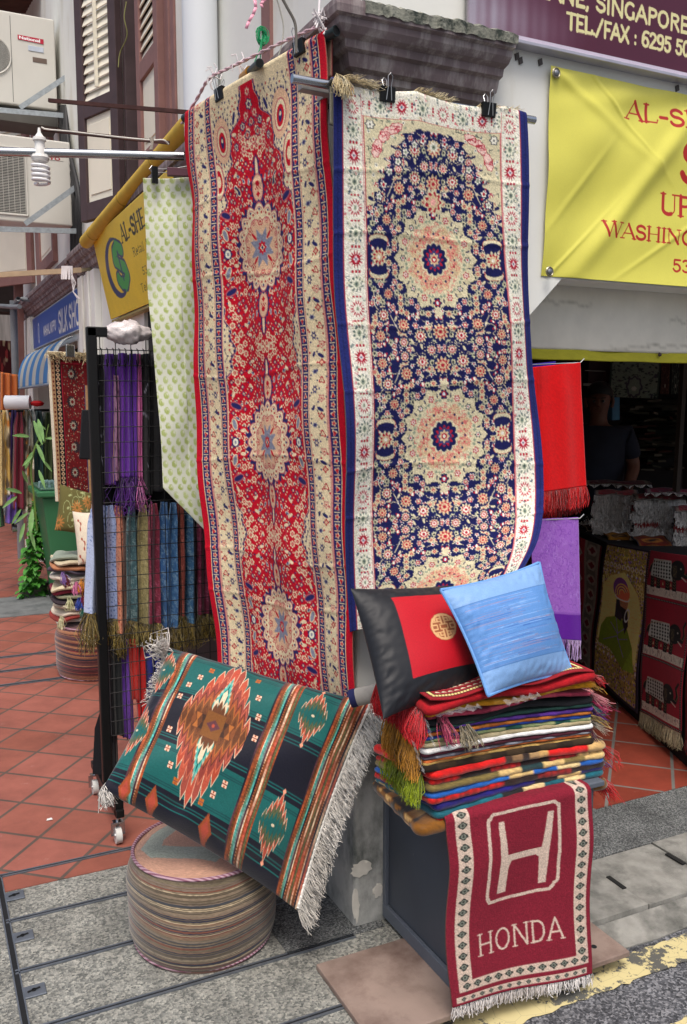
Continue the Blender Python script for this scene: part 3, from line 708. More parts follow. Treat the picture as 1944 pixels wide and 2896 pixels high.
# ================================================================ SETTING: ground
def agg_mat(name, base, dark, light, sc_=260, rough=.9, bs=.6, stain=None):
    if name in MATS: return MATS[name]
    m, t, b = newmat(name); tc = N(t, 'ShaderNodeTexCoord')
    v = N(t, 'ShaderNodeTexVoronoi'); v.inputs['Scale'].default_value = sc_; t.links.new(tc.outputs['Object'], v.inputs['Vector'])
    cr = N(t, 'ShaderNodeValToRGB'); e = cr.color_ramp.elements; e[0].position = 0; e[0].color = L4(dark); e[1].position = 1; e[1].color = L4(light)
    x = cr.color_ramp.elements.new(.5); x.color = L4(base)
    sx = N(t, 'ShaderNodeSeparateColor'); t.links.new(v.outputs['Color'], sx.inputs[0]); t.links.new(sx.outputs[0], cr.inputs[0])
    n = N(t, 'ShaderNodeTexNoise'); n.inputs['Scale'].default_value = 5.5; n.inputs['Detail'].default_value = 10; n.inputs['Roughness'].default_value = .7; t.links.new(tc.outputs['Object'], n.inputs['Vector'])
    mr = N(t, 'ShaderNodeMapRange'); mr.inputs['From Min'].default_value = .3; mr.inputs['From Max'].default_value = .7; mr.inputs['To Min'].default_value = .5; mr.inputs['To Max'].default_value = 1.3
    t.links.new(n.outputs['Fac'], mr.inputs['Value'])
    mx = N(t, 'ShaderNodeVectorMath', operation='SCALE'); t.links.new(cr.outputs[0], mx.inputs[0]); t.links.new(mr.outputs[0], mx.inputs['Scale']); out = mx.outputs[0]
    t.links.new(out, b.inputs['Base Color']); b.inputs['Roughness'].default_value = rough
    bump(t, b, v.outputs['Distance'], bs, .004); MATS[name] = m; return m
def tile_mat(name, origin, size, ang, c1, c2, mortar, msize):
    m, t, b = newmat(name); tc = N(t, 'ShaderNodeTexCoord')
    mp = N(t, 'ShaderNodeMapping', vector_type='TEXTURE'); mp.inputs['Location'].default_value = (origin[0], origin[1], 0); mp.inputs['Rotation'].default_value = (0, 0, math.radians(ang)); mp.inputs['Scale'].default_value = (size, size, 1)
    t.links.new(tc.outputs['Object'], mp.inputs['Vector'])
    br = N(t, 'ShaderNodeTexBrick', offset=0., squash=1.); br.inputs['Scale'].default_value = 1; br.inputs['Brick Width'].default_value = 1; br.inputs['Row Height'].default_value = 1
    br.inputs['Mortar Size'].default_value = msize; br.inputs['Mortar Smooth'].default_value = .3; br.inputs['Color1'].default_value = L4(c1); br.inputs['Color2'].default_value = L4(c2); br.inputs['Mortar'].default_value = L4(mortar)
    t.links.new(mp.outputs[0], br.inputs['Vector'])
    n = N(t, 'ShaderNodeTexNoise'); n.inputs['Scale'].default_value = 4; n.inputs['Detail'].default_value = 9; n.inputs['Roughness'].default_value = .7; t.links.new(tc.outputs['Object'], n.inputs['Vector'])
    mr = N(t, 'ShaderNodeMapRange'); mr.inputs['From Min'].default_value = .3; mr.inputs['From Max'].default_value = .7; mr.inputs['To Min'].default_value = .68; mr.inputs['To Max'].default_value = 1.2
    t.links.new(n.outputs['Fac'], mr.inputs['Value'])
    mx = N(t, 'ShaderNodeVectorMath', operation='SCALE'); t.links.new(br.outputs['Color'], mx.inputs[0]); t.links.new(mr.outputs[0], mx.inputs['Scale'])
    n2 = N(t, 'ShaderNodeTexNoise'); n2.inputs['Scale'].default_value = 13; n2.inputs['Detail'].default_value = 10; n2.inputs['Roughness'].default_value = .75; t.links.new(tc.outputs['Object'], n2.inputs['Vector'])
    r2 = N(t, 'ShaderNodeMapRange'); r2.inputs['From Min'].default_value = .60; r2.inputs['From Max'].default_value = .76; r2.inputs['To Max'].default_value = .45; t.links.new(n2.outputs['Fac'], r2.inputs['Value'])
    m2 = N(t, 'ShaderNodeMix', data_type='RGBA'); t.links.new(r2.outputs[0], m2.inputs['Factor']); t.links.new(mx.outputs[0], m2.inputs['A']); m2.inputs['B'].default_value = L4('#c2a299')
    t.links.new(m2.outputs['Result'], b.inputs['Base Color']); b.inputs['Roughness'].default_value = .62
    bump(t, b, br.outputs['Fac'], -.5, .003); return m
def slab(name, x0, x1, y0, y1, z1, mat, th=.05, kind='structure', parent=None):
    o = MB().box(x0, x1, y0, y1, z1-th, z1).build(name, mat, parent)
    o.data.transform(__import__('mathutils').Matrix.Translation(o.location)) if parent is None else None
    if parent is None: o.location = (0, 0, 0)
    if kind: o['kind'] = kind
    return o
AGG = agg_mat('washed_pebble', '#83847e', '#595b58', '#a2a198', 150)
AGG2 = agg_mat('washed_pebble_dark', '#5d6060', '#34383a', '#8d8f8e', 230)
ASP = agg_mat('asphalt', '#53555a', '#303236', '#8b8c90', 170, .92)
CON = flat('kerb_concrete', '#8f8e88', .9, var=.22, scale=18, bs=.6, spots=(7, '#4f504c', .46, .72, 1), bscale=160)
slab('ground', -60, 60, -60, 60, -.07, agg_mat('far_ground', '#55585a', '#34383a', '#85878a', 60))
ROADZ = -.045
slab('road', -20, 20, -14, -.40, ROADZ, ASP, .02)
slab('pavement', -6, .60, -.40, .69, 0, AGG, .06)
slab('shade_and_dirt_strip', -.24, .09, -.034, .60, .0035, AGG2, .01)  # darker sheet painting in the shade and dirt by the pillar foot
slab('shop_front_paving', .604, 8, .0, .30, 0, AGG2, .06)
slab('tiled_walkway', -6, -.02, .694, 18, 0, tile_mat('terracotta_tiles', (-.656, 1.222), .241, 50, '#9c5d50', '#8c5040', '#5a4d45', .034), .06)
slab('tiled_shop_floor', .604, 9, .304, 7, 0, tile_mat('terracotta_tiles_indoor', (2.004, .643), .262, 45, '#93402f', '#843828', '#7c7a76', .03), .06)
slab('concrete_patch', -3, -.03, 4.76, 5.5, .004, flat('patch_concrete', '#6f7272', .9, var=.2, scale=10, bs=.4, spots=(4, '#4e5252', .5, .7, 1)), .01)
for i, (a, b) in enumerate(((-.6, .0), (.604, .917), (.923, 1.227), (1.233, 2.3), (2.306, 3.6))):
    if a < .6: continue
    slab('kerb', a, b, -.305, -.006, .004*(i % 2), CON, .1)
# worn gutter apron between the kerb slabs and the road
g = MB(); gx = np.linspace(.62, 4, 30)
for i in range(len(gx)-1):
    w0 = -.395-.012*math.sin(gx[i]*9); w1 = -.395-.012*math.sin(gx[i+1]*9)
    if i == 0: w0 = -.34
    g.hexa([(gx[i], w0, ROADZ-.02), (gx[i+1], w1, ROADZ-.02), (gx[i+1], -.309, ROADZ-.02), (gx[i], -.309, ROADZ-.02), (gx[i], w0, ROADZ+.004), (gx[i+1], w1, ROADZ+.004), (gx[i+1], -.309, -.012), (gx[i], -.309, -.012)])
g.build('gutter', CON)['kind'] = 'structure'
g = MB()                                        # lifting slots of the kerb slabs
for (a, b) in (((715, 1405), (820, 1480)), ((1085, 1260), (1195, 1325))):
    p = aZ(1400+a[0]*.4477, 1850+a[1]*.4477, .006); q = aZ(1400+b[0]*.4477, 1850+b[1]*.4477, .006); g.bar(p, q, .016, .004)
g.build('kerb_slot', flat('slot_black', '#1d1d1c', .9))['kind'] = 'structure'
# yellow lines on the road: worn paint with ragged edges
def yline(y0, y1, x0, x1, seed):
    m = MATS.get('road_paint')
    if not m:
        m, t, b = newmat('road_paint'); MATS['road_paint'] = m; tc = N(t, 'ShaderNodeTexCoord')
        n = N(t, 'ShaderNodeTexNoise'); n.inputs['Scale'].default_value = 26; n.inputs['Detail'].default_value = 9; n.inputs['Roughness'].default_value = .72; t.links.new(tc.outputs['Object'], n.inputs['Vector'])
        n4 = N(t, 'ShaderNodeTexNoise'); n4.inputs['Scale'].default_value = 3.3; n4.inputs['Detail'].default_value = 3; t.links.new(tc.outputs['Object'], n4.inputs['Vector'])
        ad = N(t, 'ShaderNodeMath', operation='MULTIPLY_ADD'); ad.inputs[1].default_value = .9; t.links.new(n4.outputs['Fac'], ad.inputs[0]); t.links.new(n.outputs['Fac'], ad.inputs[2])
        r = N(t, 'ShaderNodeMapRange'); r.inputs['From Min'].default_value = .955; r.inputs['From Max'].default_value = .99; t.links.new(ad.outputs[0], r.inputs['Value'])
        v = N(t, 'ShaderNodeTexVoronoi', feature='DISTANCE_TO_EDGE'); v.inputs['Scale'].default_value = 14; t.links.new(tc.outputs['Object'], v.inputs['Vector'])
        r2 = N(t, 'ShaderNodeMapRange'); r2.inputs['From Min'].default_value = .0; r2.inputs['From Max'].default_value = .012; r2.inputs['To Min'].default_value = .4; r2.inputs['To Max'].default_value = 0; t.links.new(v.outputs['Distance'], r2.inputs['Value'])
        mxx = N(t, 'ShaderNodeMath', operation='MAXIMUM'); t.links.new(r.outputs[0], mxx.inputs[0]); t.links.new(r2.outputs[0], mxx.inputs[1])
        mx = N(t, 'ShaderNodeMix', data_type='RGBA'); t.links.new(mxx.outputs[0], mx.inputs['Factor']); mx.inputs['A'].default_value = L4('#cfc28e'); mx.inputs['B'].default_value = L4('#5a5a55')
        t.links.new(mx.outputs['Result'], b.inputs['Base Color']); b.inputs['Roughness'].default_value = .8
    q = random.Random(seed); xs = np.arange(x0, x1, .02); V = []
    for x in xs: V.append((x, y0+q.uniform(-.006, .006), ROADZ+.004))
    for x in xs: V.append((x, y1+q.uniform(-.006, .006), ROADZ+.004))
    n = len(xs); o = mesh('yellow_road_line', V, [[i, i+1, n+i+1, n+i] for i in range(n-1)], m); o['kind'] = 'structure'
yc = lambda px, py: aZ(px, py, ROADZ)[1]
yline((yc(1650, 2848)+yc(1944, 2705))/2, (yc(1673, 2745)+yc(1944, 2638))/2, -1.2, 5, 1)
yline(yc(1870, 2896)-.10, yc(1933, 2862)-.022, -1.2, 5, 2)
# steel drain strips let into the pebble paving, and the lifting plates
STEEL = flat('dull_steel', '#7c838c', .45, .7, var=.15, scale=30, spec=.5)
DARKGAP = flat('dark_gap', '#17191c', .9)
g = MB(); gd = MB()
for y in (.803, .505, .228, -.038, -.31): g.box(-.975, -.02, y-.011, y-.004, .0005, .004); g.box(-.975, -.02, y+.004, y+.010, .0005, .0035); gd.box(-.975, -.02, y-.004, y+.004, -.002, .0015)
g.box(-.984, -.980, -1.2, .80, .0005, .004); g.box(-.966, -.962, -1.2, .80, .0005, .004); gd.box(-.980, -.966, -1.2, .80, -.002, .0015)
for y in (3.63, 3.31, 3.02): g.box(-3, -.3, y-.022, y-.008, .001, .003); g.box(-3, -.3, y+.008, y+.022, .001, .003); gd.box(-3, -.3, y-.008, y+.008, -.002, .0012)
a = g.build('drain_edging', STEEL); b = gd.build('drain_gap', DARKGAP); a['kind'] = b['kind'] = 'structure'
for i, y in enumerate((.648, .399, .118)):
    t = thing('lifting_plate', 'small steel keyhole plate in the pebble paving, %s one' % ('farthest', 'middle', 'nearest')[i], 'metal plate', (-.94, y, 0), 'keyhole plates along the drain covers')
    MB().box(-.963, -.905, y-.026, y+.026, .001, .006).build('plate', STEEL, t, bevel=.002)
    MB().bar((-.954, y-.004, .008), (-.92, y+.004, .008), .004, .003).cyl((-.937, y, .006), (-.937, y, .0095), .006, 10).build('keyhole', DARKGAP, t)
for i, (px, py, s) in enumerate(((140, 2318, .012), (600, 2300, .01), (1035, 2595, .014), (560, 2620, .006), (1250, 2560, .008))):
    p = aZ(px, py, .003)
    if i in (0, 2): tag(mesh('paper_scrap', [p+[-s, -s*.5, .001], p+[s, -s*.7, .002], p+[s*.8, s*.7, .003], p+[-s*.6, s*.8, .001]], [[0, 1, 2, 3]], flat('scrap_white', '#dcdcd8', .8)), 'scrap of white litter on the ' + ('terracotta tiles' if i == 0 else 'shaded, dirty paving by the pillar foot'), 'litter')
# ================================================================ the corner shophouse
BLD = thing('corner_shophouse', 'cream corner shophouse with a weathered pillar, dark stepped cornice and brown shutters', 'building', (.2, .2, 0))
CREAM = flat('cream_wall_paint', '#e6e7e1', .8, var=.05, scale=3, bs=.15, spots=(3, '#c9c4b2', .52, .8, .35), bscale=30)
GREYW = flat('weathered_pillar', '#b9bab6', .88, var=.1, scale=6, bs=.4, spots=(5.5, '#3f4743', .42, .66, .55), bscale=70)
MAUVE = flat('mauve_trim', '#8a645e', .6, var=.12, scale=12, bs=.1); BROWN = flat('dark_brown_trim', '#4b3b3d', .6, var=.15, scale=12, bs=.1)
SHUT = flat('cream_shutter', '#e9e4d2', .65, var=.05, scale=4, bs=.05)
# the pillar: a battered foot, then a straight shaft; weathering is heavier low down
g = MB(); xs = [(-.004, -.004), (.452, .30)]
def ring(o, z): return [(-o, -o, z), (.45+o, -o, z), (.45+o, .42+o, z), (-o, .42+o, z)]
g.hexa(ring(.0, -.02)+ring(.0, .62)); g.build('pillar_foot', GREYW, BLD, bevel=.012)
g = MB(); g.hexa(ring(-.012, .62)+ring(-.012, 2.50)); g.build('pillar_shaft', CREAM, BLD, bevel=.01)
patch = flat('bare_plaster', '#cfccc2', .9, var=.1, scale=30)
def chip(c, rx, rz, face, seed):
    q = random.Random(seed); n = 18; V = []
    for d in (0, .0025):
        for k in range(n):
            a = 2*math.pi*k/n; r = 1+q.uniform(-.28, .28)
            V.append((c[0]+math.cos(a)*rx*r, -.0005-d, c[1]+math.sin(a)*rz*r) if face == 'y' else (-.0005-d, c[0]+math.cos(a)*rx*r, c[1]+math.sin(a)*rz*r))
    mesh('bare_patch', V, [list(range(n)), [n+k for k in range(n)]]+[[k, (k+1) % n, n+(k+1) % n, n+k] for k in range(n)], patch, BLD)
p = aY(1022, 2455, 0); chip((p[0], p[2]), .032, .024, 'y', 3)
p = aY(1010, 2560, 0); chip((p[0]-.005, p[2]), .012, .05, 'y', 4)
p = aY(1060, 2520, 0); chip((p[0]+.01, p[2]), .016, .02, 'y', 5)
# cornice profile: outward step against height, swept round the corner
prof = [(.005, 2.470), (.02, 2.480), (.022, 2.500), (.040, 2.508), (.046, 2.526), (.050, 2.545), (.064, 2.552), (.068, 2.574), (.086, 2.584), (.098, 2.602), (.100, 2.620), (.112, 2.626), (.114, 2.648), (.112, 2.668), (.0, 2.676)]
prof = [(o, 2.676-(2.676-z)*.87) for o, z in prof]
def cornice_mat():
    m = flat('cornice_paint', '#76686a', .8, var=.2, scale=8, bs=.35, spots=(22, '#b4aeaa', .48, .74, .05), bscale=90); return m
path = [(.50, 0), (0, 0), (0, 4.35)]
def sweep(name, prof, mat, parent):
    V = []; n = len(prof)
    for st in range(4):
        for (o, z) in prof:
            if st == 0: V.append((.435+.18*o, .06, z))
            elif st == 1: V.append((.435+.18*o, -o, z))
            elif st == 2: V.append((-o, -o, z))
            else: V.append((-o, 4.35, z))
    Fc = [[s*n+i, s*n+i+1, (s+1)*n+i+1, (s+1)*n+i] for s in range(3) for i in range(n-1)]
    o = mesh(name, V, Fc, mat, parent)
    return o
cor = sweep('cornice', prof, cornice_mat(), BLD)
# lichen-grown cement capping along the front of the cornice
q = random.Random(9); V = []; n = 40
for i in range(n):
    x = lerp(-.03, .462, i/(n-1)); h = .034+q.uniform(-.006, .006); o = .118+q.uniform(-.004, .006)
    V += [(x, -o, 2.640+q.uniform(-.004, .004)), (x, -o-.002, 2.650+h*.5), (x, -o+.02, 2.66+h*.55), (x, .0, 2.668+h*.5)]
Fc = [[i*4+k, i*4+4+k, i*4+5+k, i*4+k+1] for i in range(n-1) for k in range(3)]+[[0, 1, 2, 3], [(n-1)*4+k for k in (3, 2, 1, 0)]]
mesh('cornice_capping', V, Fc, flat('lichen_cement', '#8b8c80', .95, var=.3, scale=20, bs=.8, spots=(30, '#3b423c', .45, .6, 1), bscale=120), cor)
# front wall above and beside the shop opening
WT = 5.2
g = MB()
op = [(.44, 0.62), (.44, 2.50), (.44, WT), (9, WT), (9, 2.02), (.735, 2.02), (.60, 1.89), (.60, .62), (.60, 0.0), (.46, 0), (.46, .62)]
g.prism([(.44, 0), (.44, WT), (9, WT), (9, 2.018), (.737, 2.018), (.60, 1.885), (.60, 0)], 1, .0, .12)
g.build('front_wall', CREAM, BLD)
g = MB(); g.box(-.0, .44, .0, .12, 2.66, WT); g.box(0, .12, .12, 4.35, 2.60, 2.66); g.build('front_wall_upper', CREAM, BLD)
# side wall (left face) above the cornice, with openings for the shutters
g = MB()
g.box(0, .12, .12, 1.90, 2.66, WT); g.box(0, .12, 2.86, 4.35, 2.66, WT); g.box(0, .12, 1.9, 2.86, 2.66, 2.74); g.box(0, .12, 1.9, 2.86, 4.4, WT)
g.build('side_wall_upper', CREAM, BLD)
g = MB(); g.box(.02, .12, .42, 2.55, 0, 2.60); g.build('side_opening_fill', flat('dark_opening_fill', '#1b1a1c', .7, var=.3, scale=5), BLD)  # dark panel closes the side opening, its colour standing in for unlit interior
MB().box(-.0, .12, 2.55, 4.35, 0, 2.60).build('side_wall_lower', CREAM, BLD)
g = MB(); g.box(-.045, 0, 3.72, 4.34, 0, 2.50); g.box(-.06, -.045, 3.86, 3.94, 0, 2.5); g.box(-.06, -.045, 4.10, 4.26, 0, 2.5); g.build('end_pilaster', CREAM, BLD, bevel=.004)
# shutters in the side wall
def leaf_(name, p0, p1, z0, z1, zr, fr, parent, label=None, th=.04, n_sl=9):
    """a shutter leaf from p0 to p1 (ground points), louvres above the rail zr, panel below"""
    p0 = np.array([*p0, 0.]); p1 = np.array([*p1, 0.]); d = p1-p0; L = np.linalg.norm(d); d /= L; nn = np.array([d[1], -d[0], 0]); nn = nn if nn[0] < 0 else -nn
    if nn[1] > .5: nn = -nn
    g = MB(); fw_ = .075
    def b_(s0, s1, za, zb, t0, t1, gg): c = p0+d*(s0+s1)/2+nn*(t0+t1)/2+np.array([0, 0, (za+zb)/2]); gg.obox(c, d*(s1-s0)/2, nn*(t1-t0)/2, (0, 0, (zb-za)/2))
    b_(0, fw_, z0, z1, 0, th, g); b_(L-fw_, L, z0, z1, 0, th, g); b_(fw_, L-fw_, z0, z0+.10, .001, th-.001, g); b_(fw_, L-fw_, zr-.06, zr+.03, .001, th-.001, g); b_(fw_, L-fw_, z1-.08, z1, .001, th-.001, g)
    fo = g.build(name, fr, parent, bevel=.003)
    if label: fo['label'] = label
    g = MB(); b_(fw_, L-fw_, z0+.10, zr-.06, th*.3, th*.6, g); b_(fw_+.03, L-fw_-.03, z0+.14, zr-.1, th*.6, th*.72, g); g.build('panel', SHUT, fo, bevel=.003)
    g = MB(); zz = zr+.03; st = .052
    while zz < z1-.09:
        c = p0+d*L/2+nn*(th*.5)+np.array([0, 0, zz+st*.5]); g.obox(c, d*(L/2-fw_), nn*.010+np.array([0, 0, -.028]), nn*.003+np.array([0, 0, .001])); zz += st
    g.build('louvres', SHUT, fo)
    return p0, d, nn, L, fo
WIN = MB().box(.10, .118, 1.9, 2.86, 2.74, 4.4).build('window_recess', BROWN, BLD)
leaf_('shutter', (-.0, 1.985), (-.0, 2.42), 2.78, 4.35, 3.29, MAUVE, BLD, 'closed mauve-framed louvred shutter leaf')
MB().box(-.01, .10, 2.43, 2.50, 2.74, 4.4).box(-.01, .10, 2.80, 2.855, 2.74, 4.4).build('window_frame', BROWN, BLD, bevel=.003)
MB().box(-.01, .12, 1.90, 1.98, 2.74, 4.4).box(-.012, 0, 1.80, 1.86, 2.70, 4.4).build('window_post', MAUVE, BLD, bevel=.003)
dd = np.array([-.34, .94]); p0, d, nn, L, fo = leaf_('shutter', (-.012, 2.85), (-.012-.43*math.sin(math.radians(20)), 2.85+.43*math.cos(math.radians(20))), 2.69, 4.2, 3.32, BROWN, BLD, 'dark brown shutter leaf swung half open')
c = p0+d*.20+nn*.045; MB().bar(c+[0, 0, 3.40], c+[0, 0, 4.1], .02, .012).build('tilt_rod', SHUT, fo)
MB().box(-.012, 0, 1.30, 1.42, 2.70, WT).build('wall_strip', MAUVE, BLD)
MB().box(-.012, 0, .62, .70, 2.70, WT).build('wall_strip', MAUVE, BLD)
# rear and interior of the corner shop (dark)
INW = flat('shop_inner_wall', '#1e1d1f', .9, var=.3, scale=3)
MB().box(.12, 8, 6.0, 6.1, 0, 3).build('inner_wall', INW, BLD); MB().box(.46, .56, .46, 6, 0, 2.6).box(7.9, 8, .12, 6, 0, 3).build('inner_side_wall', flat('inner_cream', '#b8b2a4', .9), BLD)  # near partition added to keep side light out, pale to bounce light
MB().box(.12, 8, .12, 6.1, 2.42, 2.52).build('ceiling', flat('shop_ceiling', '#cfcac0', .9), BLD)
MB().box(-.0, 9, .13, 6.2, WT-.02, WT+.05).build('roof', BROWN, BLD)
# ================================================================ neighbouring silk shop (same terrace)
SILK = thing('silk_shophouse', 'cream terrace shophouse farther down the lane with a brown stepped cornice over its blue sign', 'building', (.2, 6, 0))
g = MB(); g.box(0, .2, 4.36, 8.2, 2.66, 6.0); g.box(0, .2, 4.36, 8.2, 2.10, 2.66); g.box(0, .2, 7.15, 7.9, 0, 2.1); g.box(0, .1, 4.36, 4.7, 0, 2.1); g.build('wall', CREAM, SILK)
g = MB(); g.box(-.05, -.001, 7.16, 7.72, 0, 2.49); g.build('pilaster', CREAM, SILK, bevel=.004)
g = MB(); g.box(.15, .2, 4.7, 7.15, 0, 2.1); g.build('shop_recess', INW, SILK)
V = []; n = len(prof)
for st in range(3):
    for (o, z) in prof: V.append(((-o, 4.352, z-.012), (-o, 8.1+o, z-.012), (.1, 8.1+o, z-.012))[st])
mesh('cornice', V, [[s*n+i, s*n+i+1, (s+1)*n+i+1, (s+1)*n+i] for s in range(2) for i in range(n-1)], cornice_mat(), SILK)
leaf_('shutter', (-.0, 5.5), (-.0, 6.4), 2.80, 4.4, 3.45, MAUVE, SILK, 'closed mauve shutter with a cream panel')
leaf_('shutter', (-.0, 7.0), (-.35, 7.6), 2.80, 4.4, 3.45, MAUVE, SILK, 'mauve shutter swung out, farther along')
MB().box(-.002, .0, 6.6, 6.9, 2.7, 5).build('wall_strip', MAUVE, SILK)
# dark tiled eave over the upper windows
g = MB(); 
for k in range(14): g.obox((-.35, 6.2+k*.26, 5.32+.0*k), (.62, 0, .22), (0, .12, 0), (-.01, 0, .02)); g.bar((-.95, 6.2+k*.26, 5.16), (.2, 6.2+k*.26, 5.56), .06)
for k in range(9): g.bar(aY(-120, -60+k*9, 5.9+.12*k), aY(172-k*2, -42+k*9, 5.9+.12*k), .10, .05)
g.build('eave', flat('eave_tiles', '#4a332c', .9, var=.3, scale=9), SILK)
# the last shophouse at the end of the lane
FAR = thing('far_shophouse', 'dim shophouse at the far end of the lane behind the mauve column', 'building', (.2, 11, 0))
g = MB(); g.box(.25, .45, 8.25, 16, 0, 6.5); g.build('wall', flat('far_wall', '#8d8a84', .85, var=.25, scale=2), FAR)
MB().box(-3, .25, 15.5, 15.7, 0, 7).build('end_wall', flat('far_wall2', '#6a625f', .85, var=.4, scale=1.4), FAR)
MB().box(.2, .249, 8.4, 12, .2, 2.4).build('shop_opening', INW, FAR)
MB().box(-2.5, .25, 9.5, 9.9, 2.75, 3.1).box(-2.5, .25, 9.4, 9.5, 3.3, 3.36).build('canopy', flat('far_canopy', '#3b3331', .9, var=.3, scale=6), FAR)
# ================================================================ poles, ropes and clips that carry the runners
CHROME = flat('chrome_tube', '#b9bcbf', .22, 1., var=.05, bs=0); DGREEN = flat('dark_tube', '#2c3a3c', .4, .3, var=.1); BLK = flat('black_metal', '#141516', .4, .2, var=.1, bs=.05); WIRE = flat('steel_wire', '#b4b6b8', .3, .9, bs=0)
awayR = np.array([math.cos(math.radians(14)), math.sin(math.radians(14)), 0]); a0 = Pr[0, 0]+awayR*.016; a1 = Pr[0, -1]+awayR*.016; dR = (a1-a0)/np.linalg.norm(a1-a0)
t = thing('hanging_pole', 'dark green metal pole under the top fold of the red runner', 'pole', a0, 'poles carrying the hung rugs')
MB().cyl(a0-dR*.03, a1+dR*.035, .0135, 14).build('tube', DGREEN, t, True)
MB().cyl(a1+dR*.0352, a1+dR*.0362, .0105, 14).build('bore', DARKGAP, t)
b0 = aY(826, 208, -.111); b1 = aY(1512, 330, -.111); b0[2] = b1[2] = Pn[0, :, 2].mean()+.002
t = thing('hanging_pole', 'shiny steel pole carrying the navy runner, both ends sticking out', 'pole', b0, 'poles carrying the hung rugs')
MB().cyl(b0, b1, .0115, 14).build('tube', CHROME, t, True)
t = thing('pole_bracket', 'grey flat bar fixed to the pillar under the left end of the steel pole', 'bracket', (-.1, -.06, 2.40))
p = aY(848, 240, -.075); q_ = aY(935, 258, -.075)
MB().bar(p, q_+[.03, 0, 0], .03, .028).build('bar', flat('weathered_bar', '#8f8d8c', .6, .3, var=.2, scale=20), t, bevel=.002)
MB().bar(q_+[.0, 0, 0], q_+[.0, .09, 0], .02, .02).build('arm', flat('weathered_bar', '#8f8d8c'), t)
def binder_clip(c, s, ang, label, back=(0, 1, 0), tilt=0.):
    """c: bottom-centre of the black spine's grip; handles stand up above it"""
    r = np.array([math.cos(ang), math.sin(ang), math.sin(tilt)]); r /= np.linalg.norm(r); n = np.array([r[1], -r[0], 0]); n /= np.linalg.norm(n); u = np.array([-.0, 0, 1.]) - r*r[2]; u /= np.linalg.norm(u)
    t = thing('binder_clip', label, 'clip', c, 'black binder clips on the rugs')
    V = []
    for e in (-1, 1):
        for (o, z) in ((.002, -.5), (.12, .55), (-.28, .55), (-.26, -.5)): V.append(c+r*e*s*.62+n*s*o*1.+u*s*z)
    MB().add(V, [[0, 1, 2, 3], [7, 6, 5, 4], [0, 4, 5, 1], [1, 5, 6, 2], [2, 6, 7, 3], [3, 7, 4, 0]]).build('spine', BLK, t, bevel=.001)
    for side, o in ((.006, .14), (-.006-.28*s, -.3)):
        nn = n*(s*o+.002)
        pts = [c+nn-r*s*.22-u*s*.45, c+nn-r*s*.12+u*s*.5+n*s*(.1 if o > 0 else -.1), c+nn-r*s*.2+u*s*1.15+n*s*(.2 if o > 0 else -.3), c+nn+r*s*.0+u*s*1.38+n*s*(.22 if o > 0 else -.35), c+nn+r*s*.2+u*s*1.15+n*s*(.2 if o > 0 else -.3), c+nn+r*s*.12+u*s*.5+n*s*(.1 if o > 0 else -.1), c+nn+r*s*.22-u*s*.45]
        MB().tube(pts, .0011, 6).build('handle', WIRE, t, True)
    return t
angR = math.atan2(dR[1], dR[0])
for px, py, lab in ((609, 306, 'black binder clip near the far left end of the red runner'), (850, 146, 'black binder clip near the upper right end of the red runner')):
    f_ = (px-523)/(911-523); f_ = {609: .30, 850: .86}[px]; c = lerp(Pr[0, 0], Pr[0, -1], f_) - awayR*.006 + np.array([0, 0, -.002]); binder_clip(c, .036, angR, lab, tilt=.08)
for f_, lab in ((.265, 'black binder clip on the left half of the navy runner top'), (.79, 'black binder clip on the right half of the navy runner top')):
    c = Pn[0, int(f_*299)] + np.array([0, -.006, .0]); binder_clip(c, .036, 0., lab)
def rope(name, pts, r, mat, label, cat, tw=0):
    P = curve_rows([(i, p) for i, p in enumerate(pts)], np.linspace(0, len(pts)-1, len(pts)*10)); g = MB()
    if tw:
        for ph in (0, math.pi):
            Q = [p+np.array([math.cos(i*.8+ph)*r*.7, math.sin(i*.8+ph)*r*.3, math.sin(i*.8+ph)*r*.7]) for i, p in enumerate(P)]; g.tube(Q, r*.75, 6)
    else: g.tube(P, r, 8)
    o = g.build(name, mat, None, True); return tag(o, label, cat)
PINK = flat('pink_rope', '#cdb0b8', .8, var=.2, scale=120); 
rp = [(515, 350, .70), (560, 275, .62), (592, 222, .52), (640, 196, .45), (690, 172, .38), (760, 138, .24), (832, 104, .1), (905, 72, -.03)]
rope('rope', [aY(x, y, d) for x, y, d in rp], .004, PINK, 'pale pink twisted rope strung above the red runner', 'rope', 1)
g = MB(); wt = flat('white_string', '#e8e3e4', .85)
for k in range(16):
    c = aY(905+rnd.uniform(-6, 8), 66+rnd.uniform(-10, 14), -.04); g.tube([c, c+[rnd.uniform(-.02, .02), rnd.uniform(-.01, .01), rnd.uniform(-.01, .03)], c+[rnd.uniform(-.02, .03), rnd.uniform(-.01, .01), rnd.uniform(-.03, .02)]], .0025, 6)
g.tube([aY(905, 66, -.04), aY(902, 30, -.03), aY(906, -20, -.02)], .003, 6)
tag(g.build('string_knot', wt, None, True), 'white string knot tied at the upper corner of the cornice', 'string')
for (px, py), lab in (((676, 180), 'white string bow tied round the middle of the pink rope'), ((606, 216), 'pinkish string bow tied at the left bend of the rope')):
    g = MB(); c0 = aY(px, py, .42 if px > 650 else .5)
    for k in range(9):
        a = rnd.uniform(0, 6.28); g.tube([c0, c0+[math.cos(a)*.02, 0, math.sin(a)*.03], c0+[math.cos(a+.5)*.028, .004, math.sin(a+.5)*.04]], .002, 5)
    tag(g.build('string_knot', wt, None, True), lab, 'string')
g = MB(); grn = flat('green_twine', '#1f9a62', .7, var=.2); c0 = aY(743, 100, .3)
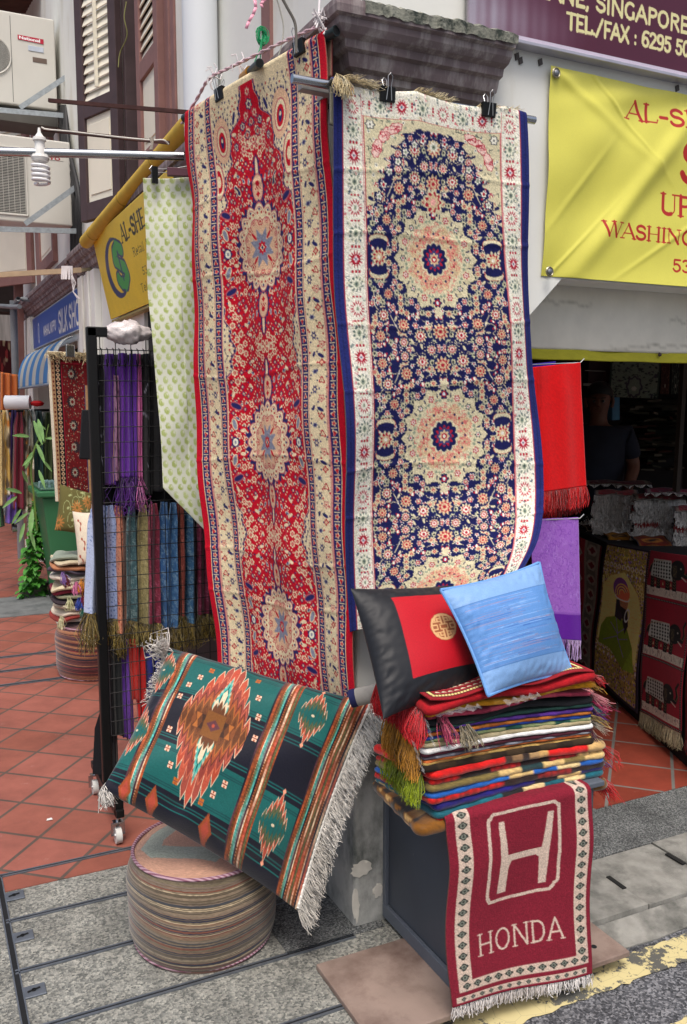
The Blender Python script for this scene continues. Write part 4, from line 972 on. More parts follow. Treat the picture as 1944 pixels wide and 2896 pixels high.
for k in range(34):
    a = rnd.uniform(0, 6.28); b = rnd.uniform(0, 3); R = rnd.uniform(.012, .024); pts = [c0+[math.cos(a+q)*R*math.cos(b), math.sin(b)*R*.5, math.sin(a+q)*R*1.2] for q in np.linspace(0, 4, 8)]; g.tube(pts, .0013, 5)
g.tube([c0, aY(735, 140, .3), aY(712, 196, .3)], .0018, 5); g.tube([c0, aY(738, 150, .3), aY(733, 190, .3)], .0018, 5)
tag(g.build('twine_bundle', grn, None, True), 'tangle of green twine tied above the pink rope', 'twine')
t = thing('short_pipe', 'short dark pipe stub poking out above the red runner', 'pipe', aY(715, 205, .3))
p = aY(735, 178, .20); q_ = aY(690, 222, .42); MB().cyl(q_, p, .0125, 14).build('tube', DGREEN, t, True); MB().cyl(p, p+(p-q_)*.004, .010, 12).build('bore', DARKGAP, t)
MB().cyl(q_+(q_-p)*.0, q_+(p-q_)*.45, .017, 12).build('tape', flat('brown_tape', '#a8761c', .35, var=.3, scale=60), t, True)
# green, ivory and pink odds: cables on the wall
CAB = flat('grey_cable', '#6d6a63', .6)
rope('cable', [aY(785, -30, .0), aY(812, 20, .0), aY(833, 60, .0), aY(838, 96, -.0), aY(838, 150, .0)], .004, CAB, 'thick grey cable curving down to the red runner', 'cable')
rope('cable', [aY(775, -30, .25), aY(793, 30, .25), aY(802, 75, .25), aY(798, 120, .25), aY(785, 170, .25)], .0022, flat('pale_cable', '#a5a49a', .6), 'thin pale cable hanging in front of the white pipe', 'cable')
for i, (x0, y0) in enumerate(((716, -20), (758, -25))):
    g = MB(); pts = [aY(x0-10+14*math.sin(k*.9+i), y0+k*(20 if i == 0 else 9), .4) for k in range(6)]
    for k in range(5): g.quad([pts[k], pts[k]+[.010, 0, .0], pts[k+1]+[.010, .0, 0], pts[k+1]])
    o = g.build('ribbon', flat('pink_ribbon', '#f3a9c0', .4), None, True); md = o.modifiers.new('s', 'SOLIDIFY'); md.thickness = .0008
    tag(o, ('long', 'short')[i]+' curling pink plastic ribbon hanging in front of the white pipe', 'ribbon')
# ================================================================ white rain pipe
t = thing('rain_pipe', 'fat white rainwater pipe running up the side wall', 'pipe', (-.075, 1.22, 2.66))
MB().cyl((-.075, 1.20, 2.66), (-.075, 1.20, 5.1), .068, 28).build('pipe', flat('white_pipe', '#dfe4e8', .45, var=.03, scale=2), t, True)
MB().lathe([(.070, 0), (.076, .005), (.076, .07), (.070, .075)], (-.075, 1.20, 4.4), 28).build('collar', flat('white_pipe', '#dfe4e8'), t, True)
# ================================================================ stuffed cushions
def pillow_surf(Pc, T, nu, nv, pinch=.06, pw=2.4, q=.55, wr=None, sag=0.):
    """Pc: corners TL, TR, BR, BL; returns front and back grids"""
    TL, TR, BR, BL = [np.asarray(p, float) for p in Pc]
    s = np.linspace(-1, 1, nu); tt = np.linspace(-1, 1, nv); S, Tt = np.meshgrid(s, tt)
    S2 = S*(1-pinch*(1-Tt**2)*np.abs(S)**3); T2 = Tt*(1-pinch*(1-S**2)*np.abs(Tt)**3)
    U = (S2[..., None]+1)/2; V = (T2[..., None]+1)/2
    B = (TL*(1-U)+TR*U)*(1-V)+(BL*(1-U)+BR*U)*V
    n = np.cross(TR-TL, BL-TL); n = n/np.linalg.norm(n); n = n if n[1] < 0 else -n
    D = T*((1-np.abs(S)**pw)*(1-np.abs(Tt)**pw))**q
    W_ = 0 if wr is None else wr(S, Tt)
    B = B + np.array([0, 0, -1.])*sag*((1-S**2)*(1-Tt**2))[..., None]
    return B + n*(D+W_*(D > 1e-6)*np.minimum(1, D/T*2))[..., None], B - n*(D*.8)[..., None], n
def pillow(name, Pc, T, cv, nu, nv, mat, parent, backc, **kw):
    Fr, Bk, n = pillow_surf(Pc, T, nu, nv, **kw); C = cv.down(nv, nu); C = noise_col(C, .04, 3)
    V = np.concatenate([Fr.reshape(-1, 3), Bk.reshape(-1, 3)]); c = np.concatenate([lin(C).reshape(-1, 3), np.repeat(lin(hx(backc))[None], nu*nv, 0)])
    Fc = np.vstack([gridfaces(nv, nu), gridfaces(nv, nu)[:, ::-1]+nu*nv])
    return mesh(name, V, Fc, mat, parent, True, c), Fr
# ---- kilim design
def draw_kilim():
    w, h = 880, 600; TEAL, NAVY, RUST, SAL, CRM, BRN, PLM, OLV, AQ = '#0c5a57', '#0b0d1f', '#a04a24', '#b34a36', '#dcc6a6', '#5f3417', '#5a3038', '#5a5a38', '#4aa79c'
    cv = Cv(w, h, NAVY); r = random.Random(4)
    for (a, b, c) in ((0, .05, NAVY), (.05, .33, TEAL), (.33, .63, NAVY), (.63, .86, TEAL), (.86, 1, NAVY)): cv.rect(0, a*h, w, b*h, c)
    for y in (.018, .03, .355, .372, .60, .585, .885, .90, .93): cv.rect(0, y*h, w, y*h+4, TEAL)
    for y in (.075, .088, .30, .315, .655, .665, .83, .842): cv.rect(0, y*h, w, y*h+3, '#083f42')
    def zig(cx, cy, hw, hh, n, col, sp):
        P = []
        for side in (0, 1, 2, 3):
            for k in range(n):
                t0 = k/n; t1 = (k+1)/n
                q0 = [(-hw*(1-t0), -hh*t0), (hw*t0, -hh*(1-t0)), (hw*(1-t0), hh*t0), (-hw*t0, hh*(1-t0))][side]; q1 = [(-hw*(1-t1), -hh*t1), (hw*t1, -hh*(1-t1)), (hw*(1-t1), hh*t1), (-hw*t1, hh*(1-t1))][side]
                P.append((cx+q0[0], cy+q0[1]))
                P.append((cx+q1[0]*(1.0)+(0), cy+(q0[1] if side in (1, 3) else q1[1])*1.0+(-sp if q1[1]+q0[1] < 0 else sp)))
        cv.poly(P, col)
    def stepm(cx, cy, cols, W, H):
        """stepped serrated medallion made of toothed columns"""
        m = 9
        for li, (sc, col) in enumerate(cols):
            for k in range(-m, m+1):
                f = abs(k)/m
                if f > sc: continue
                hh = H*(sc-f)*1.02+H*.05; x = cx+k*W/m; ww = W/m
                cv.poly([(x-ww*.5, cy-hh*.9), (x, cy-hh-ww*.8), (x+ww*.5, cy-hh*.9), (x+ww*.5, cy+hh*.9), (x, cy+hh+ww*.8), (x-ww*.5, cy+hh*.9)], col)
    def stripes(x0, x1, seq):
        xs = np.cumsum([0]+[s for s, _ in seq]); xs = x0+(x1-x0)*xs/xs[-1]
        for i, (_, c) in enumerate(seq):
            X0, X1 = xs[i], xs[i+1]
            for y in range(0, h, 4):
                ph = math.sin(y/h*6.28*2.5+1.)*.5+.5
                base = np.array(hx(c)); alt = np.array(hx({CRM: RUST, RUST: BRN, AQ: OLV, SAL: CRM, PLM: NAVY, BRN: RUST, '#6f7a74': AQ}.get(c, c))); cc = base*(ph)+alt*(1-ph)
                cc = cc*(.85+.3*r.random()); cv.a[y:y+4, int(X0):int(X1)] = np.clip(cc, 0, 1)
                if c == CRM and (y//4) % 2 and ph < .6: cv.a[y:y+4, int(X0):int(X1)] = hx(BRN)
    seq = [(1, PLM), (1.4, BRN), (1, RUST), (.5, CRM), (1.1, AQ), (.9, '#6f7a74'), (1, PLM), (.7, CRM), (1.2, RUST), (1, SAL), (.6, BRN), (1.2, OLV), (.7, RUST)]
    stripes(.085*w, .165*w, seq[:9]); stripes(.60*w, .70*w, seq)
    stripes(.875*w, .995*w, seq+[(1, SAL), (1.3, RUST), (.7, CRM), (1.2, PLM), (1.6, SAL)])
    cx, cy = .385*w, .455*h
    def flame(cx, cy, cw, HH, tip, lay):
        n = len(HH)-1
        for k in sorted(range(-n, n+1), key=lambda k: -abs(k)):
            Hk = HH[abs(k)]*h; x = cx+k*cw
            for (f, c, e) in lay:
                H_ = Hk*f; c = c[abs(k) % len(c)] if isinstance(c, tuple) else c
                for sy in (-1, 1):
                    ww = cw*.5; o_ = r.uniform(-3, 3)
                    if e: cv.poly([(x-ww-1.5, cy), (x-ww-1.5, cy+sy*(H_-tip*.4)), (x, cy+sy*(H_+tip*.75+o_)), (x+ww+1.5, cy+sy*(H_-tip*.4)), (x+ww+1.5, cy)], e)
                    cv.poly([(x-ww, cy), (x-ww, cy+sy*(H_-tip*.5)), (x, cy+sy*(H_+tip*.55+o_)), (x+ww, cy+sy*(H_-tip*.5)), (x+ww, cy)], c)
    flame(cx, cy, .0285*w, [.40, .38, .32, .25, .16, .08], 34, ((1., (SAL, '#9a4638', '#b4503a', '#a8442c', '#8f3c34', '#b0503c'), '#e6c4a4'), (.72, '#8a3a30', '#c86a4c'), (.50, '#9a4a28', '#4a2418'), (.34, '#6f4020', '#b0672c'), (.20, '#5b3013', None)))
    stepm(cx, cy-.10*h, ((.60, CRM), (.56, AQ), (.40, TEAL)), .06*w, .34*h); stepm(cx, cy+.10*h, ((.60, CRM), (.56, AQ), (.40, TEAL)), .06*w, .34*h)
    for sy in (-1, 1):
        for (o, L, c) in ((0, .21, CRM), (-.022, .14, CRM), (.022, .14, CRM), (0, .12, AQ)): cv.poly([(cx+(o-.010)*w, cy), (cx+(o-.010)*w, cy+sy*(L-.02)*h), (cx+o*w, cy+sy*(L+.01)*h), (cx+(o+.010)*w, cy+sy*(L-.02)*h), (cx+(o+.010)*w, cy)], c)
    stepm(cx, cy, ((.56, '#7c4420'), (.53, BRN)), .17*w, .20*h)
    for k in range(-3, 4):
        for sy in (-1, 1): cv.poly([(cx+k*.026*w, cy-sy*.005*h), (cx+(k+.5)*.026*w, cy+sy*.04*h), (cx+(k-.5)*.026*w, cy+sy*.04*h)], ('#a8622a', '#3a2014')[(k+sy) % 2])
    cv.rect(cx-.045*w, cy-.07*h, cx+.045*w, cy+.07*h, '#7a4a1c'); stepm(cx, cy, ((1, PLM),), .03*w, .03*h); cv.ell(cx, cy, 6, 6, SAL)
    for y in range(int(.1*h), int(.82*h), 9):
        if r.random() < .45: m_ = (np.abs(cv.a[y:y+2]-np.array(hx(SAL), np.float32)).sum(-1) < .06); cv.a[y:y+2][m_] = hx('#a84a34')
    sq = [(.235, .20), (.20, .27), (.185, .36), (.23, .665), (.27, .74), (.315, .80), (.27, .13), (.53, .22), (.56, .32), (.58, .43), (.525, .70), (.49, .77), (.45, .83), (.49, .10), (.20, .56)]
    for i, (x, y) in enumerate(sq):
        X, Y = x*w, y*h; c = '#eac0a6' if i not in (6, 13, 12, 5) else '#b5651f'; cv.rect(X-10, Y-10, X+10, Y+10, c); cv.rect(X-3, Y-10, X+3, Y-4, RUST); cv.rect(X-3, Y+4, X+3, Y+10, RUST); cv.rect(X-10, Y-2, X+10, Y+2, '#8a4a3a')
    for (x, y) in ((.785, .20), (.785, .76), (.035, .62), (.035, .2)):
        X, Y = x*w, y*h; flame(X, Y, .017*w, [.135, .105, .07, .035], 24, ((1., (SAL, '#a8492e'), '#e8c0a0'), (.62, OLV, '#2c4a40'), (.34, TEAL, None))); cv.ell(X, Y, 7, 4, CRM)
        if x > .5:
            for sy in (-1, 1): cv.poly([(X-8, Y+sy*.165*h), (X, Y+sy*.18*h), (X+8, Y+sy*.165*h), (X, Y+sy*.15*h)], '#f0a080')
    for (x, y) in ((.235, .945), (.5, .94), (.10, .95)): stepm(x*w, y*h, ((1, RUST), (.6, SAL)), .03*w, .08*h)
    return cv
KC = [aY(478, 1830, .33), aY(1052, 1985, -.05), aY(842, 2575, -.11), aY(288, 2232, .09)]
KIL = thing('kilim_cushion', 'huge teal and navy kilim cushion with a rust medallion, leaning on a pouf', 'cushion', (float(np.mean([p[0] for p in KC])), float(np.mean([p[1] for p in KC])), float(min(p[2] for p in KC))))
def kwr(S, T): return .006*np.exp(-((S+.9+.05*np.sin(T*9))/.05)**2)*np.sin(T*7) - .007*np.exp(-((T-.86-.05*np.sin(S*6))/.05)**2)*(.6+.4*np.sin(S*13)) + .005*np.sin(S*11+T*3)*np.exp(-((1-np.abs(T))/.25)**2) + .004*np.sin(T*9+S*5) + .003*np.sin(S*23+T*7)*np.exp(-((1-np.abs(T))/.3)**2) + .006*np.sin(T*14)*np.exp(-((1-S)/.15)**2)
VELV = cloth_mat('velvet_kilim', .6, .3, 500, .4, .14)
ko, KF = pillow('cover', KC, .105, draw_kilim(), 440, 300, VELV, KIL, '#101226', pinch=.05, pw=2.6, q=.55, wr=kwr)
edge = KF[:, -1]; 
g = MB(); 
nrm = np.cross(KC[1]-KC[0], KC[3]-KC[0]); nrm /= np.linalg.norm(nrm); nrm = nrm if nrm[1] < 0 else -nrm
g.tube([edge[i]+nrm*(.004+.002*math.sin(i*1.3)) for i in range(0, 300, 3)], .0055, 6); g.build('fringe_braid', flat('white_cotton', '#dcd9d2', .9, var=.1, scale=200), KIL, True)
outd = (KC[1]-KC[0]); outd = outd/np.linalg.norm(outd)
dn = np.array([outd*.65+np.array([0, -.15, -.75])]*len(edge))
fringe('fringe', edge+nrm*.002, dn, .060, 1700, ['#f0ede6', '#dedad2', '#cac5bc'], KIL, .0013, .22, .2, .3, clump=58)
e2 = KF[:, 0]
fringe('fringe', e2[:26], (-.5, -.2, .55), .055, 90, ['#e4e0d8', '#cfcbc4'], KIL, .0016, .7, .5, .3, clump=8)
fringe('fringe', e2[-14:], (.15, -.2, -1), .05, 80, ['#d9d4cc', '#cfcbc4'], KIL, .0016, .5, .4, .3, clump=5)
fringe('fringe', e2[26:120], (-.7, -.2, .1), .02, 90, ['#d9d4cc', '#cfcbc4'], KIL, .0014, .6, .4, .3, clump=10)
# ================================================================ striped pouf
def sample(cv, u, v):
    x = np.clip((u*cv.w).astype(int), 0, cv.w-1); y = np.clip((v*cv.h).astype(int), 0, cv.h-1); return cv.a[y, x].astype(float)
def stripe_canvas(cols, seed, h=420, w=64, wave=0):
    q = random.Random(seed); cv = Cv(w, h, cols[0]); y = 0
    while y < h:
        t = q.choice([2, 3, 4, 6, 9]); cv.rect(0, y, w, y+t, q.choice(cols)); y += t
    return cv
def pouf(name, c, r, hgt, label, group, side, topcv, seed, piping, tilt=0.):
    t = thing(name, label, 'pouf', c, group); nth, nz = 160, 220
    Z = np.linspace(0, 1, nz)[:, None]; TH = np.linspace(0, 2*math.pi, nth)[None]
    rad = r*(1-.10*np.abs(2*Z-1)**3) + .004*np.sin(TH*3+1)+.003*np.sin(Z*9+TH*2)
    zz = hgt*(1-Z)+.0*TH + .006*np.sin(TH*4+.6)*np.sin(Z*3.14)
    P = np.stack([c[0]+rad*np.cos(TH), c[1]+rad*np.sin(TH), c[2]+zz], -1)
    V = np.clip(Z+.014*np.sin(TH*2+.5)+.006*np.sin(TH*5), 0, .999)
    C = sample(side, np.mod(TH/6.3+Z*0, 1), V)
    sheet('side_band', P, noise_col(C, .12, seed), cloth_mat('kilim_wool', .95, .3, 1100, .6, .12), t)
    nr = 90; R = np.linspace(0, 1, nr)[:, None]
    r1 = r*.90
    x = R*np.cos(TH); y = R*np.sin(TH)
    P = np.stack([c[0]+r1*x, c[1]+r1*y, c[2]+hgt+.022*(1-R**2)+.004*np.sin(x*6)*np.cos(y*5)+0*x], -1)
    sheet('top_panel', P[:, ::-1], noise_col(sample(topcv, (x+1)/2, 1-(y+1)/2)[:, ::-1], .08, seed+1), cloth_mat('kilim_wool'), t)
    for z in (hgt, .008):
        MB().tube([(c[0]+(r1 if z else r)*1.003*math.cos(a), c[1]+r1*1.003*math.sin(a), c[2]+z+.003) for a in np.linspace(0, 6.2832, 90)], .0055, 6).build('piping', piping, t, True)
    return t
m, t_, b = newmat('twisted_piping'); tc = N(t_, 'ShaderNodeTexCoord'); wv = N(t_, 'ShaderNodeTexWave', wave_type='BANDS', bands_direction='DIAGONAL'); wv.inputs['Scale'].default_value = 38; t_.links.new(tc.outputs['Object'], wv.inputs['Vector'])
cr = N(t_, 'ShaderNodeValToRGB'); cr.color_ramp.elements[0].color = L4('#7a4a5c'); cr.color_ramp.elements[1].color = L4('#b99aa6'); t_.links.new(wv.outputs['Fac'], cr.inputs[0]); t_.links.new(cr.outputs[0], b.inputs['Base Color']); b.inputs['Roughness'].default_value = .9; PIPE = m
tcv = Cv(300, 300, '#b98f78'); q = random.Random(2)
def hatch(pts, c):
    tcv.poly(pts, c)
hatch([(20, 120), (60, 60), (105, 40), (120, 75), (75, 110), (65, 135), (150, 190), (200, 150), (225, 190), (150, 250), (90, 210), (30, 170)], '#98a294'); hatch([(215, 215), (290, 205), (290, 260), (240, 285), (190, 262)], '#9c9470')
hatch([(235, 60), (260, 80), (240, 120), (222, 100)], '#9aa59a')
for x, y in ((150, 120), (185, 170), (210, 120)): tcv.line([(x+q.uniform(-12, 12), y+q.uniform(-5, 5)) for _ in range(7)], 2, '#d8d0b4')
for y in range(0, 300, 3): tcv.a[y:y+1] *= .94
PC = (-.430, .186, 0.)
pouf('pouf', PC, .228, .283, 'round pouf with thin olive, brown and navy stripes under the big kilim cushion', 'striped kilim poufs', stripe_canvas(['#6e6350', '#75695a', '#5c5142', '#74665a', '#544a3c', '#7a6350', '#b8a688', '#262a3e', '#6f4436', '#82725f', '#3c4046', '#665c4c'], 5), tcv, 21, PIPE)
# ================================================================ cabinet, Honda-lettered rug, board
t = thing('plywood_board', 'thin worn brown plywood board lying flat under the grey cabinet', 'board', (.24, -.31, 0))
WOOD = flat('worn_plywood', '#8f7d73', .7, var=.16, scale=7, bs=.2, spots=(5, '#5c463e', .46, .72, 1))
MB().box(-.193, .665, -.485, -.135, .001, .018).build('sheet', WOOD, t, bevel=.003)
p = aZ(1680, 2677, .0185); MB().cyl(p-[0, 0, .0003], p+[0, 0, .0004], .009, 16).build('hole', DARKGAP, t)
t = thing('display_cabinet', 'dark grey wooden cabinet standing on the plywood board under the pile of rugs', 'cabinet', (.31, -.22, .018))
GRYP = flat('grey_laminate', '#474d57', .5, var=.14, scale=4, bs=.05, spots=(34, '#9aa0a8', .70, .735, 1)); GRY2 = flat('grey_laminate_edge', '#5a616c', .5, var=.05)
X0, X1, Y0, Y1, Z1 = .095, .545, -.440, -.004, .545
MB().box(X0+.014, X1-.014, Y0+.01, Y1-.01, .06, Z1-.012).build('body', GRYP, t)
MB().box(X0, X0+.0138, Y0, Y1, .018, .060).box(X0, X0+.0138, Y0, Y1, Z1-.04, Z1-.012).box(X0, X0+.0138, Y1-.018, Y1, .06, Z1-.04).box(X0, X0+.0138, Y0, Y0+.018, .06, Z1-.04).build('side_frame', GRY2, t, bevel=.002)
MB().box(X0+.014, X1, Y0, Y0+.0098, .018, Z1-.012).box(X1-.0138, X1, Y0+.01, Y1, .018, Z1-.012).build('front_panel', GRYP, t, bevel=.002)
MB().box(X0-.006, X1+.03, Y0-.012, Y1-.002, Z1-.0118, Z1+.004).build('top', GRY2, t, bevel=.003)
MB().box(X0+.02, X1-.02, Y0+.02, Y1-.02, .018, .0595).build('plinth', GRY2, t)
def draw_h():
    w, h = 440, 600; R_, C_, K_ = '#7d1f30', '#cbb6a6', '#2f3230'; cv = Cv(w, h, R_); q = random.Random(8)
    X = lambda u: u*w
    Y = lambda v: v*h
    def dia(x, y, s):
        cv.ell(x, y, s*1.25, s, K_, 0, 4, .25); cv.ell(x, y, s*.7, s*.6, '#7a7f74'); cv.ell(x, y, s*.3, s*.3, K_)
    for (a, b) in ((.055, .15), (.875, .965)):
        cv.rect(X(a), 0, X(b), Y(.935), C_)
        for k in range(18): dia(X((a+b)/2), Y(.02+k*.053), 11)
    cv.rect(X(.055), Y(.885), X(.965), Y(.935), C_); cv.rect(X(.03), Y(.957), X(.95), Y(.985), C_)
    for k in range(12): dia(X(.11+k*.075), Y(.91), 10)
    for k in range(14): dia(X(.08+k*.065), Y(.971), 6)
    fr = [(.295, .085), (.74, .085), (.775, .11), (.775, .53), (.72, .575), (.27, .575), (.252, .545), (.252, .12), (.295, .085)]
    ad = lambda a, b: (X(.505+(a-.505)*.94), Y(.105+(b-.085)*.88))
    frd = [ad(lerp(fr[i][0], fr[i+1][0], t_), lerp(fr[i][1], fr[i+1][1], t_)) for i in range(len(fr)-1) for t_ in (0, .2, .4, .6, .8)]+[ad(*fr[-1])]
    cv.line([(a+q.uniform(-1.4, 1.4), b+q.uniform(-1.4, 1.4)) for a, b in frd], 10, C_)
    cv.poly([ad(a, b) for a, b in ((.325, .135), (.365, .135), (.385, .33), (.64, .33), (.69, .135), (.735, .135), (.70, .34), (.69, .535), (.635, .535), (.625, .385), (.60, .365), (.415, .365), (.395, .40), (.39, .54), (.325, .54), (.33, .36), (.325, .135))], C_)
    def T_(s, x, y, hh, ww):
        for ch in s:
            adv, st, se = GL[ch]
            for pts, th in st: cv.line([(x+p[0]*ww, y-p[1]*hh) for p in pts], 6, C_)
            for (a, b) in se:
                if ch != 'O': cv.line([(x+(a-.09)*ww, y-b*hh), (x+(a+.09)*ww, y-b*hh)], 4.5, C_)
            x += adv*ww+2
    T_('HONDA', X(.205), Y(.785), 62, 70)
    E_ = np.random.RandomState(3); e_ = np.abs(np.diff(cv.a.sum(-1), axis=1, prepend=0)) > .2; sh = cv.a.copy(); m_ = e_ & (E_.rand(*e_.shape) < .5); sh[:, 1:][m_[:, 1:]] = cv.a[:, :-1][m_[:, 1:]]; cv.a = sh
    return cv
HC = draw_h(); nu, nv = 220, 320
HR = thing('small_rug', 'small maroon rug with a cream framed letter H draped over the front of the cabinet', 'rug', (.32, Y0-.03, .03))
A_ = [aY(1262, 2332, -.475), aY(1672, 2242, -.475), aY(1667, 2748, -.50), aY(1273, 2842, -.50)]
P = np.zeros((nv, nu, 3)); k0 = 34
for i in range(nv):
    if i < k0:      # lies on the cabinet top and bends over its front edge
        f = i/(k0-1); a = min(1, max(0, (f-.35)/.65))*math.pi/2; yb = Y0-.006-.018*math.sin(a); 
        L_ = np.array([A_[0][0], -.405 if f < .35 else 0, 0]); L_ = A_[0].copy(); R_ = A_[1].copy()
        for e in (L_, R_):
            e[1] = lerp(-.36, -.455, min(1, f/.35)) - .022*math.sin(a); e[2] += .022*math.cos(a)
        P[i] = L_[None]*(1-np.linspace(0, 1, nu)[:, None])+R_[None]*np.linspace(0, 1, nu)[:, None]
    else:
        f = (i-k0+1)/(nv-k0); L_ = lerp(A_[0], A_[3], f); R_ = lerp(A_[1], A_[2], f); L_[1] -= .002; R_[1] -= .002
        P[i] = L_[None]*(1-np.linspace(0, 1, nu)[:, None])+R_[None]*np.linspace(0, 1, nu)[:, None]
U, V = np.meshgrid(np.linspace(0, 1, nu), np.linspace(0, 1, nv)); amp = sstep((V-.1)/.3)
P[..., 1] -= (.007*np.sin(U*7+V*2)+.005*np.sin(V*8))*amp; P[..., 0] += (.006*np.sin(V*5+1.)*(1-U)+.004*np.sin(V*7))*amp
full = np.concatenate([np.repeat(HC.down(nv-10, nu)[:1], 10, 0), HC.down(nv-10, nu)])
Cc = HC.down(nv, nu); sheet('rug_pile', P, noise_col(Cc, .13, 4), cloth_mat('carpet_pile'), HR, .007, '#6d5a50')
fringe('fringe', P[-1]+[0, .002, 0], (-.1, -.12, -1), .027, 420, ['#d9d3cf', '#c9c2bd', '#e6e2de'], HR, .0016, .35, .25, .3)
# ================================================================ pile of folded rugs
zx = lambda x, y: (980+x*.4974, 1560+y*.4974)
#  name colours, y at x=600, y at x=1300 (zoomed picture rows), kind
LAY = [
 ('top', 868, 738, ['#a3161f']), ('gold mat', 900, 775, ['#c98a1c', '#d9a03c', '#b87a18']), ('pink', 935, 812, ['#a33a50', '#8c2f44', '#b84a5c']), ('black', 962, 850, ['#17181c']), ('dark green', 984, 880, ['#1c3a34']),
 ('purple', 1000, 905, ['#4a2a78', '#3b2068', '#57308a']), ('orange brown', 1020, 928, ['#b06a2c', '#9a5524']), ('blue', 1038, 945, ['#1e3c8c', '#24489a']), ('bottle green', 1058, 962, ['#1f4a40', '#7d8a60', '#8f9668']),
 ('beige', 1080, 982, ['#b8ab88', '#a89a78']), ('white', 1106, 1003, ['#e9e9e6']), ('maroon', 1130, 1024, ['#4a1e2a']), ('grey', 1148, 1040, ['#8d8f98', '#5b5560']), ('orange', 1164, 1053, ['#d9743a', '#c96a35']),
 ('old gold', 1182, 1072, ['#8a6a3c', '#b99a58']), ('black brown', 1200, 1090, ['#2a2018', '#3c2f20']),
 ('thick red', 1228, 1113, ['#d3120d']*8+['#3a2418', '#8a6a48', '#2a1a14', '#a8865a']+['#caa060']+['#d3120d']*5+['#c9a468']*2), ('second red', 1276, 1148, ['#c4120f', '#2a1512', '#b9151a', '#2a1512', '#a8181c', '#c9a468']),
 ('olive', 1305, 1172, ['#7a6a38', '#7a6a38', '#7a6a38', '#d8b878', '#1f3a3c', '#d8b878', '#7a6a38', '#d8b878']), ('bright blue', 1342, 1200, ['#1457a8', '#1457a8', '#1a66bc', '#d8b878', '#1457a8', '#d8c08a', '#1457a8']),
 ('thin red', 1370, 1222, ['#c9120f', '#c9120f', '#2a1512', '#8a1a18', '#2a1512']), ('navy', 1404, 1245, ['#1c1466', '#1c1466', '#20187a', '#1c1466', '#16121c', '#d8b878', '#1b1560']),
 ('teal', 1444, 1275, ['#0f5a68', '#0f5a68', '#116270', '#1d1d1d', '#d8c08a', '#0f5a68', '#d8c08a', '#0f5a68']), ('lower red', 1480, 1308, ['#c91210']*7+['#3a2418', '#8a6a48', '#2a1a14', '#8a6a48']+['#d3120d', '#caa060']+['#d3120d']*3+['#caa060', '#a8181c']),
 ('gold', 1530, 1345, ['#7a4c0c', '#7a4c0c', '#2a1c10', '#8a6020', '#2a1c10', '#7a4c0c', '#6a420a'])]
LAB = ['top rug of the pile, dark red with a cream tile pattern and red fringes', 'thin golden yellow mat just below the top red rug', 'crumpled pink and maroon mat in clear plastic near the top of the pile', 'thin black folded rug below the pink one', 'thin dark green folded rug between the black and purple ones', 'purple folded rug with darker mottling in the upper pile', 'thin orange-brown folded rug just under the purple one', 'blue folded rug just above the green and beige ones', 'thin bottle green folded rug with a pale edge', 'beige folded rug directly above the white one', 'bright white folded rug, the only white layer of the pile', 'thin maroon folded rug directly under the white one', 'thin grey folded rug between maroon and orange layers', 'thin bright orange folded rug in the middle of the pile', 'thin old gold folded rug under the orange one', 'thin blackish brown folded rug above the thick red ones', 'thick bright red folded rug with a black and cream band, uppermost of the thick ones', 'red folded rug with black patterning, second of the thick ones', 'olive folded rug with cream ornaments above the bright blue one', 'bright blue folded rug with cream curls', 'red folded rug squeezed between the bright blue and navy ones', 'deep navy violet folded rug above the teal one', 'teal folded rug with cream spots low in the pile', 'lowest red folded rug, under the teal one', 'golden brown velvet rug with black flowers at the very bottom of the pile']
def path3(fy, ry, i):
    """the outline of one layer: back-left, front-left corner, front-right corner, back-right"""
    sl = (ry-fy)/700.; f = (i/24.)
    yFL = fy-sl*(-1)*0 + (-sl)*130 + f*22; yFR = ry+sl*95
    xFL = 470 + (20 if i > 15 else -25 if i in range(5, 16) else 0) + (30 if i > 20 else 0); xFR = (1400 if i < 2 else 1385) + (60 if i > 15 else 0)
    if i == 24: xFL = 430; yFL = 1578
    FL = aY(*zx(xFL, yFL), -.455-.025*(i == 0)); FR = aY(*zx(xFR, yFR), -.415-.03*(i == 0))
    yb = lerp(945, 1330, f)
    if i > 15: BLx = 180
    else: BLx = 185
    BL = aY(*zx(BLx+(60 if 4 < i < 16 else 0), min(yb, yFL-20 if i else yb)), -.16); BL[2] = max(BL[2], FL[2]-.02-.03*f) if i < 20 else BL[2]
    BR = FR + np.array([-.01, .30, .0])
    return BL, FL, FR, BR
zs = []
paths = [path3(l[1], l[2], i) for i, l in enumerate(LAY)]
